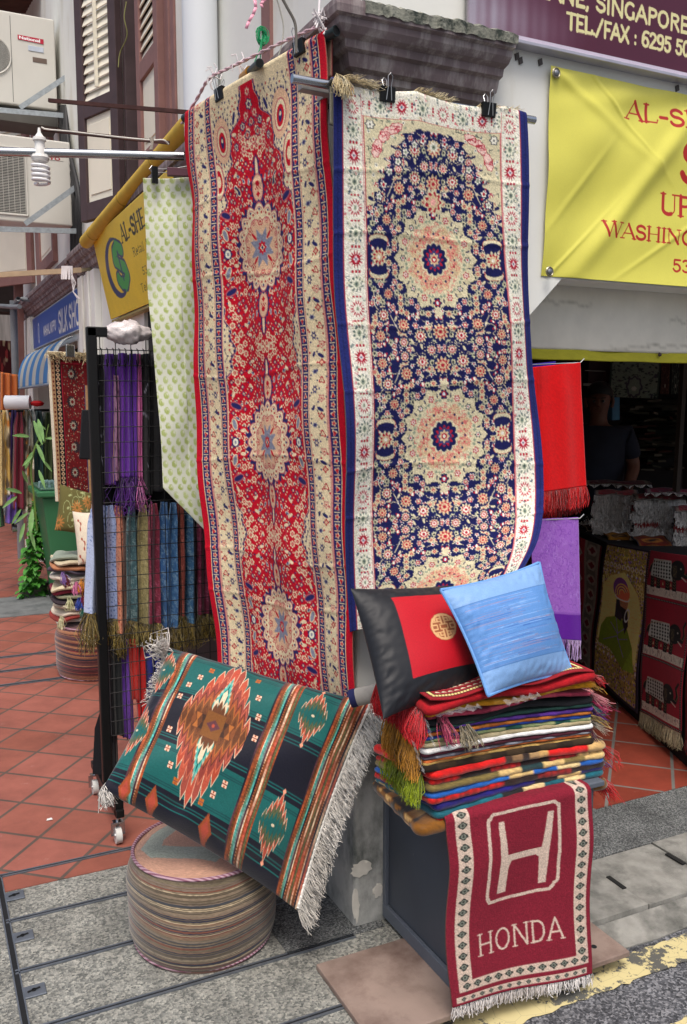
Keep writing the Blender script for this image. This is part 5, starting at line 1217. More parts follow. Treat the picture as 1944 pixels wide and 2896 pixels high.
for i, (nm, fy, ry, cols) in enumerate(LAY):
    BL, FL, FR, BR = paths[i]
    nx_ = paths[i+1] if i < len(LAY)-1 else None
    thk = (FL[2]-nx_[1][2]) if nx_ is not None else .05
    thk = float(np.clip(thk, .008, .034))*1.02
    if i == 24: thk = .032
    # rounded plan path
    pts = []; nseg = 120; cr_ = .03
    keys = [BL, lerp(FL, BL, .12), FL, lerp(FL, FR, .06), lerp(FL, FR, .5)+np.array([0, .012, .0]), lerp(FR, FL, .06), FR, lerp(FR, BR, .1), BR]
    kk = np.array([0, .27, .31, .35, .6, .86, .89, .92, 1.]); Q = curve_rows([(a, k) for a, k in zip(kk, keys)], np.linspace(0, 1, nseg))
    if i < 4: Q[:, 2] += .007*np.sin(np.linspace(0, 16, nseg)+i*1.3)
    else: Q[:, 2] += .0015*np.sin(np.linspace(0, 9, nseg)+i*2.1)
    ctr = (BL+FL+FR+BR)/4; npf = 9; PP = np.zeros((npf+6, nseg, 3)); CC = np.zeros((npf+6, nseg, 3))
    tang = np.gradient(Q, axis=0); outw = np.stack([tang[:, 1], -tang[:, 0], 0*tang[:, 0]], 1); outw /= (np.linalg.norm(outw, axis=1, keepdims=True)+1e-9)
    sgn = np.sign(((Q-ctr)*outw).sum()); outw *= sgn
    q = random.Random(100+i); jit = q.uniform(-.004, .004)
    for k in range(npf):
        a = -math.pi/2+math.pi*k/(npf-1)
        PP[k] = Q+outw*((math.cos(a)*thk*.5+jit+.0008*np.sin(np.linspace(0, 40+7*(i % 5), nseg)+i*3)+.0012*np.sin(np.linspace(0, 97, nseg)+i*2))[:, None])+np.array([0, 0, 1.])*(math.sin(a)*thk*.5*(1+.05*np.sin(np.linspace(0, 31, nseg)+i*1.7))[:, None])
    for k in range(6):
        f = (k+1)/6.; PP[npf+k] = PP[npf-1]*(1-f)+np.array([ctr[0], ctr[1], 0])*f; PP[npf+k][:, 2] = lerp(PP[npf-1][:, 2], PP[npf-1][:, 2].mean()*.6+PP[npf-1][:, 2]*.4, f)
    # colours
    s_ = np.linspace(0, 1, nseg); base = np.array([hx(c) for c in cols])
    if len(cols) > 4:
        idx = np.clip(((s_-.30)/.6*len(cols)), 0, len(cols)-1).astype(int); cc = base[idx]
        fine = (np.sin(s_*260) > .2)[:, None]*.25 if i in (17, 20, 23) else 0
        cc = cc*(1-fine)
    else: cc = base[(np.floor(s_*17+i).astype(int)) % len(cols)]
    CC[:] = cc[None]
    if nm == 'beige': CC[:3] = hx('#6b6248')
    if nm == 'top':
        pass
    if i == 24:
        qq = np.random.RandomState(3); blk = (np.sin(s_*95)+np.sin(s_*37+1))[None, :]+np.sin(np.arange(npf+6)*1.9)[:, None]
        CC[(blk > .1) & (s_[None] < .29)] = hx('#1d1610'); CC[(blk < -1.3) & (s_[None] < .28)] = hx('#c9a060')
    if i in (22, 23): 
        blk = (np.sin(s_*120+i)[None]+np.sin(np.arange(npf+6)*2.)[:, None]); CC[(blk > .8) & (s_[None] < .2)] = hx('#c9a468')
    name = 'folded_rug'
    T_ = thing(name, LAB[i], 'rug', (float(ctr[0]), float(ctr[1]), float(Q[:, 2].min()-thk/2)), 'folded rugs piled on the grey cabinet')
    C2 = noise_col(CC, .10, 40+i)
    if i == 0: PP0 = PP.copy()
    o = sheet('folded_cloth', PP[::-1], C2[::-1], VELV if i > 15 else cloth_mat('woven_fabric'), T_)
    if i > 15 or nm == 'white':    # the second ply of the fold shows as a seam: pale cut edge at the right
        pass
    paths[i] = (BL, FL, FR, BR); LAY[i] = (nm, fy, ry, cols, T_, Q, thk, outw)
# patterned upper face of the top rug
BL, FL, FR, BR = paths[0]; nu, nv = 300, 150
tc_ = Cv(900, 450, '#8f1520')
for (a, c) in ((0, '#8f1520'), (26, '#2b1a14'), (32, '#e3d68c'), (50, '#2b1a14'), (56, '#8f1520')): tc_.rect(a, a, 900-a, 450-a, c)
for x in range(30, 870, 16): tc_.line([(x, 50), (x+9, 32)], 4, '#7a1a1c'); tc_.line([(x, 418), (x+9, 400)], 4, '#7a1a1c')
for j in range(9):
    for k in range(24):
        x = 84+k*33+(j % 2)*16; y = 84+j*37
        if x < 840 and y < 385: tc_.ell(x, y, 15, 15, '#2b1a14', 0, 4, .12); tc_.ell(x, y, 13.4, 13, '#e6d9bb', 0, 4, .1); tc_.ell(x, y+5, 13, 7, '#a3303a'); tc_.line([(x-10, y), (x+10, y)], 2, '#8f1520')
U, V = np.meshgrid(np.linspace(0, 1, nu), np.linspace(0, 1, nv)); U3, V3 = U[..., None], V[..., None]
tl, tr = BL+[0, .0, 0], BR.copy()
P = (tl*(1-U3)+tr*U3)*(1-V3)+(FL*(1-U3)+FR*U3)*V3; P[..., 2] += LAY[0][6]*.5+.012+.007*np.sin(U*13+V*3)*V-.0*U; P[..., 1] -= .006*V
sheet('patterned_face', P, noise_col(tc_.down(nv, nu), .08, 5), cloth_mat('woven_fabric'), LAY[0][4], .004, '#7a1a1c')
# fringes on the left ends and tassels on the right ends
def fr_layer(i, side, L, n, cols, d, spread=.4, lo=0., hi=.25):
    Q, T_ = LAY[i][5], LAY[i][4]; a, b = int(lo*119), int(hi*119)
    if side == 'r': seg = Q[int(.90*119):]
    else: seg = Q[a:b]
    fringe('fringe', seg+LAY[i][7][(int(.90*119) if side == 'r' else a):(None if side == 'r' else b)]*.004, d, L, n, cols, T_, .0013, spread, .16, .2)
fr_layer(0, 'l', .085, 1100, ['#b8101a', '#a00d16', '#c8202a'], (-.35, -.4, -1.1), .12, 0, .3)
fr_layer(1, 'l', .085, 130, ['#c98a1c'], (-.3, -.4, -1.1), .2, .16, .28)
fr_layer(6, 'l', .11, 1000, ['#a87420', '#8f621c', '#bc8430'], (-.32, -.4, -1.1), .12, 0, .28)
fr_layer(15, 'l', .09, 1100, ['#72830e', '#5f6e0e', '#88991a'], (-.4, -.4, -1.), .14, 0, .3)
fr_layer(2, 'l', .07, 50, ['#a83a5a'], (.2, -.5, -1), .3, .34, .38); fr_layer(4, 'l', .06, 60, ['#a89c80', '#8a8068'], (.1, -.5, -1), .4, .42, .46)
tass = [(0, ['#b3101a', '#c8202a'], .05, 120), (1, ['#d09a30'], .04, 40), (2, ['#d88a90', '#e0a8a0', '#c03a6a'], .07, 120), (3, ['#c02060', '#d03070'], .08, 70), (4, ['#5a9a88', '#4a8a7a'], .06, 60), (5, ['#5a3090', '#20203c'], .06, 70), (7, ['#c8a860', '#b89850'], .07, 70), (9, ['#b8ab98', '#dcd8d0'], .07, 80), (11, ['#5a2a4a', '#e0dcd8'], .06, 50), (13, ['#b89858'], .04, 40), (16, ['#c8101a', '#b00d14'], .09, 120), (18, ['#7a6a38'], .04, 50), (19, ['#1a66bc'], .04, 50), (23, ['#c8101a', '#b00d14'], .09, 160)]
for i, cols, L, n in tass: fr_layer(i, 'r', L, int(n*2), cols, (.75, -.35, -1.1 if i > 10 else -.5), .25)
# clear plastic sleeve over the pink mat: crumpled film strips
fm, ft, fb = newmat('clear_film'); fb.inputs['Base Color'].default_value = (.9, .9, .92, 1); fb.inputs['Roughness'].default_value = .08; fb.inputs['Alpha'].default_value = .22; fb.inputs['Specular IOR Level'].default_value = .9
for k, (x0, y0, x1, y1) in enumerate(((455, 960, 500, 1110), (500, 925, 760, 880), (380, 1080, 440, 1260), (900, 860, 1100, 815))):
    n = 16; V = []
    for i in range(n):
        f = i/(n-1); p = aY(*zx(lerp(x0, x1, f), lerp(y0, y1, f)), -.475); w_ = .012+.006*math.sin(i*1.7)
        V += [p+[-w_*.5, -.004*math.sin(i*2.), w_*.6], p+[0, -.007*math.cos(i*1.3), 0], p+[w_*.5, 0, -w_*.6]]
    o = mesh('plastic_film', V, [[3*i+j, 3*i+j+1, 3*i+4+j, 3*i+3+j] for i in range(n-1) for j in range(2)], fm, LAY[2][4], True)
# ================================================================ the two sofa cushions on the pile
def draw_black():
    w, h = 420, 420; K, R_, G = '#171a20', '#b80d1f', '#d9ab78'; cv = Cv(w, h, K)
    cv.poly([(.245*w, .135*h), (.95*w, .135*h), (.95*w, .80*h), (.245*w, .80*h)], R_)
    cv.line([(.245*w, .135*h), (.02*w, .02*h)], 2, '#14161a'); cv.line([(.245*w, .80*h), (.02*w, .98*h)], 2, '#14161a')
    cx, cy, r = .60*w, .45*h, 49; cv.ell(cx, cy, r+2, r+2, '#9a5a3a'); cv.ell(cx, cy, r, r, G, hole=.84)
    for sx in (-1, 1):
        for sy in (-1, 1):
            def L_(*p): cv.line([(cx+sx*a*r, cy+sy*b*r) for a, b in p], 5.5, G)
            L_((.12, .24), (.12, .86)); L_((.12, .62), (.42, .62), (.42, .42)); L_((.12, .40), (.72, .40)); L_((.62, .40), (.55, .68)); L_((.84, .16), (.5, .16), (.5, -.16))
    cv.line([(cx-.3*r, cy-.18*r), (cx+.3*r, cy-.18*r), (cx+.3*r, cy+.18*r), (cx-.3*r, cy+.18*r), (cx-.3*r, cy-.18*r)], 5, G)
    return cv
def sat(name, rough): m = cloth_mat(name, .52, .05, 900, .12, .07, .35); return m
def wr1(S, T):
    e = np.minimum(1-np.abs(S), 1-np.abs(T)); r_ = np.random.RandomState(5); W_ = 0
    for k in range(14):
        a = r_.uniform(0, 6.28); f = r_.uniform(14, 46); W_ = W_+.00035*np.sin((S*np.cos(a)+T*np.sin(a))*f+k)*np.exp(-((e-.12)/.22)**2)
    for k in range(6):
        a = r_.uniform(0, 3.14); c = r_.uniform(-.6, .6); W_ = W_-.0008*np.exp(-(((S*np.cos(a)+T*np.sin(a))-c)/.035)**2)*np.exp(-((e-.05)/.18)**2)
    return W_+.0022*np.sin(S*4+T*3)+.0011*(np.sin(S*60+3*np.sin(T*7))*np.exp(-((1-np.abs(T))/.12)**2)+np.sin(T*55+3*np.sin(S*6))*np.exp(-((1-np.abs(S))/.12)**2))
BC = [aY(992, 1664, -.24), aY(1305, 1652, -.20), aY(1372, 1938, -.36), aY(1085, 2034, -.44)]
t = thing('cushion', 'black and red satin cushion with a round gold emblem, leaning against the navy runner', 'cushion', np.mean(BC, 0)-[0, 0, .15], 'sofa cushions propped on the pile')
pillow('cover', BC, .062, draw_black(), 240, 240, sat('satin_fabric', .38), t, '#131519', pinch=.05, pw=2.6, q=.6, wr=wr1)
def draw_blue():
    w, h = 420, 420; cv = Cv(w, h, '#7da6d8'); q = random.Random(6)
    cv.rect(0, .21*h, w, .80*h, '#5a8cca')
    for k in range(110):
        y = q.uniform(.22, .79)*h; x0 = q.uniform(0, .5)*w; x1 = x0+q.uniform(.2, .6)*w; cv.line([(x0, y), (x1, y+q.uniform(-3, 3))], q.uniform(.8, 1.8), q.choice(['#86aee0', '#8a8ab4', '#8488b4', '#4674bc', '#9a8fae', '#3d6cb6', '#86aee2', '#6f98d4']))
    cv.line([(0, .21*h), (w, .21*h)], 1.6, '#35639f'); cv.line([(0, .80*h), (w, .80*h)], 1.6, '#35639f')
    return cv
UC = [aY(1246, 1668, -.36), aY(1525, 1590, -.30), aY(1620, 1905, -.42), aY(1380, 1968, -.50)]
t = thing('cushion', 'light blue satin cushion with fine streaks and piped edges, overlapping the black and red one', 'cushion', np.mean(UC, 0)-[0, 0, .15], 'sofa cushions propped on the pile')
o, UF = pillow('cover', UC, .056, draw_blue(), 240, 240, sat('satin_fabric', .38), t, '#5c90cc', pinch=.07, pw=2.2, q=.6, wr=lambda S, T: wr1(T, S)*1.0)
ring_ = np.concatenate([UF[0], UF[1:, -1], UF[-1, ::-1][1:], UF[::-1, 0][1:]]); MB().tube([p+np.array([0, -.001, 0]) for p in ring_[::4]], .0042, 7).build('piping', flat('blue_piping', '#6ea2de', .4, var=.05), t, True)
# rolled lower end of the navy runner beside the black cushion
p = aY(1010, 1972, -.10); q_ = aY(1080, 1955, -.14); t = thing('rolled_rug', 'rolled grey-backed end of a navy rug poking out left of the black cushion', 'rug', p-[0, 0, .03])
MB().cyl(p, q_, .026, 20).build('roll', flat('grey_backing', '#9d9a94', .9, var=.15, scale=30), t, True); MB().cyl(p-(q_-p)*.25, p, .0265, 20).build('navy_end', flat('navy_wool', '#1d2250', .9), t, True)
# ================================================================ signs on the front wall
def board_sheet(name, corners, cv, nu, nv, mat, parent, wave=None, thick=.004, back='#888888', n_amt=.03):
    TL, TR, BR, BL = [np.asarray(c, float) for c in corners]; U, V = np.meshgrid(np.linspace(0, 1, nu), np.linspace(0, 1, nv)); U3, V3 = U[..., None], V[..., None]
    P = (TL*(1-U3)+TR*U3)*(1-V3)+(BL*(1-U3)+BR*U3)*V3
    if wave is not None:
        n = np.cross(TR-TL, BL-TL); n /= np.linalg.norm(n); P = P - n*wave(U, V)[..., None]
    return sheet(name, P, noise_col(cv.down(nv, nu), n_amt, 7), mat, parent, thick, back)
# purple signboard
X0s, X1s, zb, zt = .345, 1.80, 2.693, 3.25
cv = Cv(1600, 620, '#521f33'); q = random.Random(3)
def sxp(px, py): p = aY(px, py, -.035); return (p[0]-X0s)/(X1s-X0s)*1600, (zt-p[2])/(zt-zb)*620
yy, xx = np.mgrid[0:620, 0:1600]
fade = np.clip(1-(xx-60*np.sin(yy/40.))/430., 0, 1)**1.1*np.clip(.35+.75*(yy/620.), 0, 1); fade *= (.8+.2*np.sin(xx/9.)*np.sin(xx/23.+1))
fade2 = np.exp(-((xx-1290)/60.)**2)*.35+np.exp(-((xx-1500)/50.)**2)*.3
f = np.clip(fade+fade2, 0, .9)[..., None]; cv.a = (cv.a*(1-f)+np.array(hx('#aaa6b4'))*f).astype(np.float32)
cv.rect(0, 606, 1600, 620, '#c9bfd0')
YL = '#e0d9a0'
def stext(s, pa, pb, ptop, sx=None, **kw):
    """write s from pixel pa (baseline start) to pb (baseline end); ptop: pixel above pa giving the height"""
    xa, ya = sxp(*pa); xb, _ = sxp(*pb); _, yt = sxp(*ptop); h = ya-yt
    adv = sum(GL.get(c, GL[' '])[0] for c in s)*h; text(cv, s, xa, ya, h, YL, sx=(xb-xa)/adv, serif=False, **kw)
stext('TEL./FAX : 6295 5024', (1604, 80), (1990, 168), (1604, 34), wt=.21)
stext('BUSSORAH LANE, SINGAPORE', (1215, -88), (1950, 74), (1215, -140), wt=.21)
SG = thing('shop_signboard', 'long purple signboard with pale yellow lettering, faded white at its left end', 'sign', (1.07, -.035, zb))
board_sheet('sign_face', [(X0s, -.035, zt), (X1s, -.035, zt), (X1s, -.035, zb), (X0s, -.035, zb)], cv, 1000, 380, colmat('painted_sign', .35, .05), SG, None, .02)
MB().box(X0s, X1s, -.045, -.0, zb-.012, zb-.001).build('frame', flat('alu_frame', '#b9b6c0', .4, .5), SG, bevel=.002)
# yellow vinyl banner
bx0, bx1, bz0, bz1 = .657, 1.95, 2.022, 2.648
cv = Cv(1700, 824, '#e0da5e')
def bxp(px, py): p = aY(px, py, -.02); return (p[0]-bx0)/(bx1-bx0)*1700, (bz1-p[2])/(bz1-bz0)*824
RD = '#b8231c'
def btext(s, pa, h_px, width_px, wt=.20, thin=.075):
    xa, ya = bxp(*pa); _, yt = bxp(pa[0], pa[1]-h_px); h = ya-yt; xb, _ = bxp(pa[0]+width_px, pa[1]+width_px*.15); adv = sum(GL.get(c, GL[' '])[0] for c in s)*h
    text(cv, s, xa, ya, h, RD, wt, thin, True, (xb-xa)/adv)
k6 = .666
btext('AL-SHARIF', (900+1318*k6, 498*k6), 52, 350); btext('SALE', (900+1538*k6, 765*k6), 112, 330, .17); btext('UP TO 50', (900+1462*k6, 903*k6), 58, 300); btext('WASHING & REPAIR', (900+1212*k6, 998*k6), 42, 500); btext('53 BAGHDAD', (900+1515*k6, 1150*k6), 36, 260)
BN = thing('vinyl_banner', 'wrinkled yellow vinyl banner with red serif lettering, pinned to the cream wall', 'banner', (1.3, -.02, bz0))
def bw(U, V):
    w = .010*np.sin(U*5+V*3)*np.sin(math.pi*np.clip(V, 0, 1)) + .016*np.exp(-((U-.30+.42*(V-.5))/.035)**2)*np.sin(math.pi*V)**.5 - .010*np.exp(-((U-.20+.30*(V-.4))/.06)**2)
    w += .012*np.exp(-(((U-.14)/.10)**2+((V-.28)/.12)**2)) + .004*np.sin(U*22+V*30)*np.exp(-((V-.05)/.1)**2) + .003*np.sin(V*16+U*7)
    w += .007*np.exp(-(((U-V*.9)/.03)**2))*(V < .5)*(1-V*2)
    for (a, b, c, s_) in ((.10, .55, .4, .012), (.22, .15, -.6, .010), (.42, .75, .8, .014), (.5, .3, -.3, .010), (.07, .9, .5, .008)): w = w + .0030*np.exp(-(((U-a)+c*(V-b))/s_)**2)*np.exp(-((V-b)/.22)**2)
    return w*.9
board_sheet('vinyl', [(bx0+.0, -.012, bz1), (bx1, -.012, bz1), (bx1+.01, -.012, bz0), (bx0-.004, -.012, bz0)], cv, 860, 420, colmat('vinyl_sheet', .38, .03, 5, .05, .5), BN, bw, .0012, '#b5ae3c', .015)
for i, (px, py) in enumerate(((1574, 206), (1555, 768))):
    p = aY(px, py, -.026); MB().lathe([(.010, .0), (.013, .003), (.016, .0)], p, 20, None, (0, -1, 0)).build('eyelet', flat('brass_eyelet', '#9a9480', .4, .7), BN, True); g = MB().lathe([(.0, .006), (.004, .006), (.009, .003), (.010, 0)], p, 14, None, (0, -1, 0)); g.build('screw', flat('screw_metal', '#8e9094', .35, .8), BN, True)
for i, (px, py) in enumerate(((1462, 160), (1472, 172), (1528, 176), (1915, 250))):
    p = aY(px, py, -.002); tag(MB().obox(p, (.006, 0, .003), (0, .004, 0), (-.002, 0, .009)).build('wall_plug', flat('plug_grey', '#5a5552', .8), None), ['dark broken wall plug nearest the cornice end', 'lower dark wall plug beside the cornice end', 'dark wall plug left of the banner corner', 'dark wall plug above the banner'][i], 'wall plug')
# grey canvas blind with a yellow hem behind the banner
AW = thing('canvas_blind', 'grey shaded canvas blind with a yellow lower hem hanging in the shop opening', 'blind', (1.3, .16, 1.77))
cv = Cv(1200, 240, '#e0dccf'); q = random.Random(5)
for k in range(9): x0 = q.uniform(0, 1100); y0 = q.uniform(150, 235); cv.line([(x0+18*i, y0+q.uniform(-4, 4)) for i in range(7)], 1.5, '#9d998d')
board_sheet('canvas', [(.60, .125, 2.40), (3.2, .125, 2.40), (3.2, .16, 1.806), (.60, .16, 1.806)], cv, 300, 60, colmat('canvas_cloth', .9, .08, 3, .2, .2), AW, lambda U, V: .02*np.sin(V*3)+.005*np.sin(U*23+V*3), .003, '#8a8678', .004)
cv = Cv(200, 20, '#aaa52c'); board_sheet('hem', [(.60, .157, 1.808), (3.2, .157, 1.808), (3.2, .150, 1.772), (.60, .150, 1.772)], cv, 200, 8, colmat('hem_cloth', .7, .1, 9, .2, .3), AW, lambda U, V: .003*np.sin(U*60), .003, '#8a8420')
p = aY(1866, 1003, .148); MB().lathe([(0, .006), (.006, .005), (.008, 0)], p, 10, None, (0, -1, 0)).build('rivet', flat('rivet_dark', '#4a3c3a', .5, .4), AW, True)
# ================================================================ shawls beside the navy runner
def hung(name, label, cat, L, R, vs_px, cv, nu, nv, mat, yfun, group=None, folds=(.006, 12), fr=None, back=None, thick=.0015):
    """cloth hung flat-ish: L and R are lists of (v, px, py); yfun(u, v) its depth"""
    vs = np.linspace(0, 1, nv)
    Lp = curve_rows([(a, [x, y]) for a, x, y in L], vs); Rp = curve_rows([(a, [x, y]) for a, x, y in R], vs); P = np.zeros((nv, nu, 3))
    for i in range(nv):
        l = aY(Lp[i, 0], Lp[i, 1], yfun(0, vs[i])); r = aY(Rp[i, 0], Rp[i, 1], yfun(1, vs[i])); u = np.linspace(0, 1, nu)[:, None]; P[i] = l*(1-u)+r*u
    U, V = np.meshgrid(np.linspace(0, 1, nu), vs); P[..., 1] += folds[0]*np.sin(U*folds[1]+V*1.5)*sstep(V*4) + folds[0]*.4*np.sin(U*folds[1]*2.3+1-V)
    t = thing(name, label, cat, (float(P[..., 0].mean()), float(P[..., 1].mean()), float(P[..., 2].min())), group)
    sheet('cloth', P, noise_col(cv.down(nv, nu), .05, 9), mat, t, thick, back)
    if fr: fringe('fringe', P[-1], (0, 0, -1), fr[0], fr[1], fr[2], t, fr[3], .12, .12, .12, clump=fr[4] if len(fr) > 4 else 0)
    return t, P
WOOL = cloth_mat('wool_shawl', .85, .1, 1500, .35, .04)
cv = Cv(100, 200, '#d3050c'); q = random.Random(2)
for k in range(3): cv.line([(20+k*3, 0), (14+k*3, 200)], 1.2, '#b8060c')
hung('shawl', 'bright red woollen shawl with long fringe hanging right beside the navy runner', 'shawl', [(0, 1490, 1040), (1, 1500, 1395)], [(0, 1641, 1025), (.5, 1652, 1200), (1, 1661, 1375)], None, cv, 60, 90, WOOL, lambda u, v: .03+.02*u, 'shawls by the shop opening', (.005, 7), (.068, 190, ['#c8080e', '#a8060a', '#d8141c'], .0014, 30), '#8a0408')
cv = Cv(100, 200, '#b8060c'); hung('shawl', 'darker red rear half of the folded red shawl, its fringe showing lower', 'shawl', [(0, 1490, 1050), (1, 1500, 1425)], [(0, 1634, 1035), (1, 1645, 1405)], None, cv, 40, 60, WOOL, lambda u, v: .06+.02*u, 'shawls by the shop opening', (.004, 7), (.055, 150, ['#b8060c', '#90050a'], .0014, 20), '#8a0408')
cv = Cv(60, 60, '#34289a'); hung('shawl', 'deep blue shawl edge peeping out behind the top of the red shawl', 'shawl', [(0, 1495, 1030), (1, 1500, 1080)], [(0, 1572, 1022), (1, 1580, 1080)], None, cv, 20, 20, WOOL, lambda u, v: .09, 'shawls by the shop opening', (.002, 7))
cv = Cv(300, 500, '#9a62c2'); q = random.Random(4)
for k in range(260):
    x, y, a = q.uniform(0, 300), q.uniform(0, 380), q.uniform(0, 6.28); cv.line(arc(x, y, q.uniform(4, 16), q.uniform(4, 16), math.degrees(a), math.degrees(a)+200, 6), 1.8, q.choice(['#b088d4', '#7c40ac', '#7c40ac']))
cv.rect(0, 395, 300, 500, '#5e1496'); cv.rect(0, 385, 300, 395, '#8a52b8'); cv.rect(294, 0, 300, 390, '#a47ac8')
hung('shawl', 'purple paisley shawl with a plain dark band hanging below the red one', 'shawl', [(0, 1500, 1468), (1, 1520, 1800)], [(0, 1637, 1463), (1, 1647, 1812)], None, cv, 110, 190, WOOL, lambda u, v: .05, 'shawls by the shop opening', (.004, 6), (.07, 90, ['#b08acc', '#9a6abc', '#c8a8dc'], .0016, 12), '#5a2a8a')
g = MB(); 
for (x, y) in ((1641, 1026), (1640, 1466)): g.tube([aY(x-150, y+6, .05), aY(x, y, .05), aY(x+12, y-12, .045)], .002, 6)
tag(g.build('hanger_rail', WIRE, None, True), 'thin wire rails carrying the red and purple shawls', 'rail')
# ================================================================ display table inside the shop opening
TD = np.array([.39, .921, 0]); TN = np.array([-.921, .39, 0]); TP = np.array([2.29, 1.38, 0])
def onT(px, py, off=0.): d = ray(px, py); t = ((TP+TN*off-CAM)@TN)/(d@TN); return CAM+d*t
TB = thing('display_table', 'long table draped in dark cloth inside the shop opening, heaped with small rugs', 'table', TP+[.3, -.1, 0])
ZT = .845
A, B = TP-TD*1.35, TP+TD*.78; W_ = -TN*1.0
MB().hexa([A+[0, 0, .0], B, B+W_, A+W_]+[p+np.array([0, 0, ZT]) for p in (A, B, B+W_, A+W_)]).build('draped_top', flat('dark_drape', '#1a1519', .95, var=.2, scale=8), TB)
def table_rug(name, label, cat, PXc, cv, nu, nv, fr=None, group='rugs hung down the table side', off=.018, amt=.10):
    C = [onT(x, y, off+.01*(i > 1)) for i, (x, y) in enumerate(PXc)]; U, V = np.meshgrid(np.linspace(0, 1, nu), np.linspace(0, 1, nv)); U3, V3 = U[..., None], V[..., None]
    P = (C[0]*(1-U3)+C[1]*U3)*(1-V3)+(C[3]*(1-U3)+C[2]*U3)*V3; P += TN*(.006*np.sin(U*5+V*4)+.004*np.sin(V*11))[..., None]
    t = thing(name, label, cat, (float(P[..., 0].mean()), float(P[..., 1].mean()), float(P[..., 2].min())), group); sheet('cloth', P, noise_col(cv.down(nv, nu), amt, 12), cloth_mat('woven_fabric'), t, .005, '#2a2022')
    if fr: fringe('fringe', P[-1], (0, 0, -1), fr[0], fr[1], fr[2], t, .002, .2, .2, .15)
    return t
def brighten(cv, f): cv.a *= f
# hexagon rug
cv = Cv(160, 600, '#b02436'); cv.rect(70, 0, 150, 600, '#a39c8c'); cv.rect(84, 0, 136, 600, '#7c766a'); cv.rect(152, 0, 160, 600, '#4a0c14')
for k in range(9): cv.ell(110, 40+k*70, 26, 26, '#b5ad9f', 0, 6, .1); cv.ell(110, 40+k*70, 16, 16, '#7a1420', 0, 4, .3)
for k in range(5):
    y = 70+k*125
    for s_, c in ((70, '#c0b8a8'), (58, '#7a1420'), (46, '#b5ad9f'), (34, '#6b1019'), (20, '#b5ad9f')): cv.poly([(0-10, y-s_), (35*s_/70, y-s_*.55), (60*s_/70, y), (35*s_/70, y+s_*.55), (-10, y+s_)], c)
table_rug('small_rug', 'crimson rug with beige hexagons hanging at the far left of the table side', 'rug', [(1628, 1512), (1700, 1545), (1672, 1895), (1610, 1850)], cv, 50, 180)
# turbaned-man tapestry
cv = Cv(300, 560, '#6a5d34'); q = random.Random(9)
for k in range(2600):
    x, y = q.uniform(0, 300), q.uniform(0, 560); cv.ell(x, y, q.uniform(2, 5), q.uniform(1.5, 3), q.choice(['#8a7a3c', '#7a6a8a', '#3a3026', '#96884a', '#55407a', '#4a5a2c', '#2a2420']), q.uniform(0, 3))
for (y) in (78, 405):
    for k in range(11): cv.ell(15+k*27, y, 11, 9, '#8b8676', 0, 0, 0, hole=.62); cv.ell(15+k*27, y+24, 6, 6, '#8f8b84', 0, 5, .3)
cv.poly([(20, 385), (20, 165), (70, 120), (160, 95), (250, 165), (280, 230), (280, 400)], '#a48a54')
for k in range(90): x, y = q.uniform(24, 270), q.uniform(120, 390); cv.line([(x, y), (x+26, y-5)], 1.2, '#8e7442')
for (x, y) in ((40, 115), (255, 130), (275, 165), (30, 150)):
    for k in range(5): cv.ell(x+q.uniform(-18, 18), y+q.uniform(-16, 16), 11, 8, '#a08c5a', 0, 0, 0, hole=.7)
cv.poly([(30, 402), (34, 330), (60, 290), (120, 268), (150, 268), (200, 300), (250, 350), (275, 430), (200, 445), (100, 400)], '#4a5a14'); cv.poly([(250, 350), (275, 430), (200, 445)], '#566a1c')
cv.poly([(110, 272), (112, 205), (150, 200), (160, 262), (150, 280)], '#201a20'); cv.poly([(118, 220), (170, 215), (195, 260), (185, 315), (165, 285), (150, 250), (120, 245)], '#1c1618'); cv.ell(160, 205, 26, 32, '#6a4a34'); cv.poly([(140, 225), (185, 232), (200, 285), (185, 320), (160, 270)], '#171214')
cv.ell(138, 160, 46, 42, '#4a2c5a'); cv.ell(150, 172, 44, 34, '#9a4a34')
for k in range(5): cv.line(arc(146, 175, 40-k*6, 34-k*5, 150, 340, 10), 3, ('#c49a4a', '#3a2454')[k % 2])
cv.line(arc(150, 190, 44, 12, 0, 180, 8), 5, '#c0a890'); cv.ell(185, 250, 15, 28, '#a39a90', .3, 0, 0, hole=.7)
for p_ in ([(90, 300), (140, 330), (180, 300)], [(120, 275), (150, 350), (210, 330)], [(60, 380), (140, 340), (200, 400)]): cv.line(p_, 3, '#5a4a7a')
for k in range(60): x, y = q.uniform(40, 260), q.uniform(290, 420); cv.line([(x, y), (x+12, y+3)], 1, '#3a4a10')
for x in (0, 288): cv.rect(x, 0, x+12, 560, '#17111c')
cv.rect(0, 0, 300, 8, '#17111c'); cv.rect(0, 548, 300, 560, '#17111c'); brighten(cv, 1.85)  # whole pattern brightened to make up for the dim shop light
table_rug('tapestry', 'tapestry of a turbaned man in green on tan, hung on the table side', 'tapestry', [(1716, 1535), (1836, 1558), (1801, 2018), (1671, 1908)], cv, 150, 280)
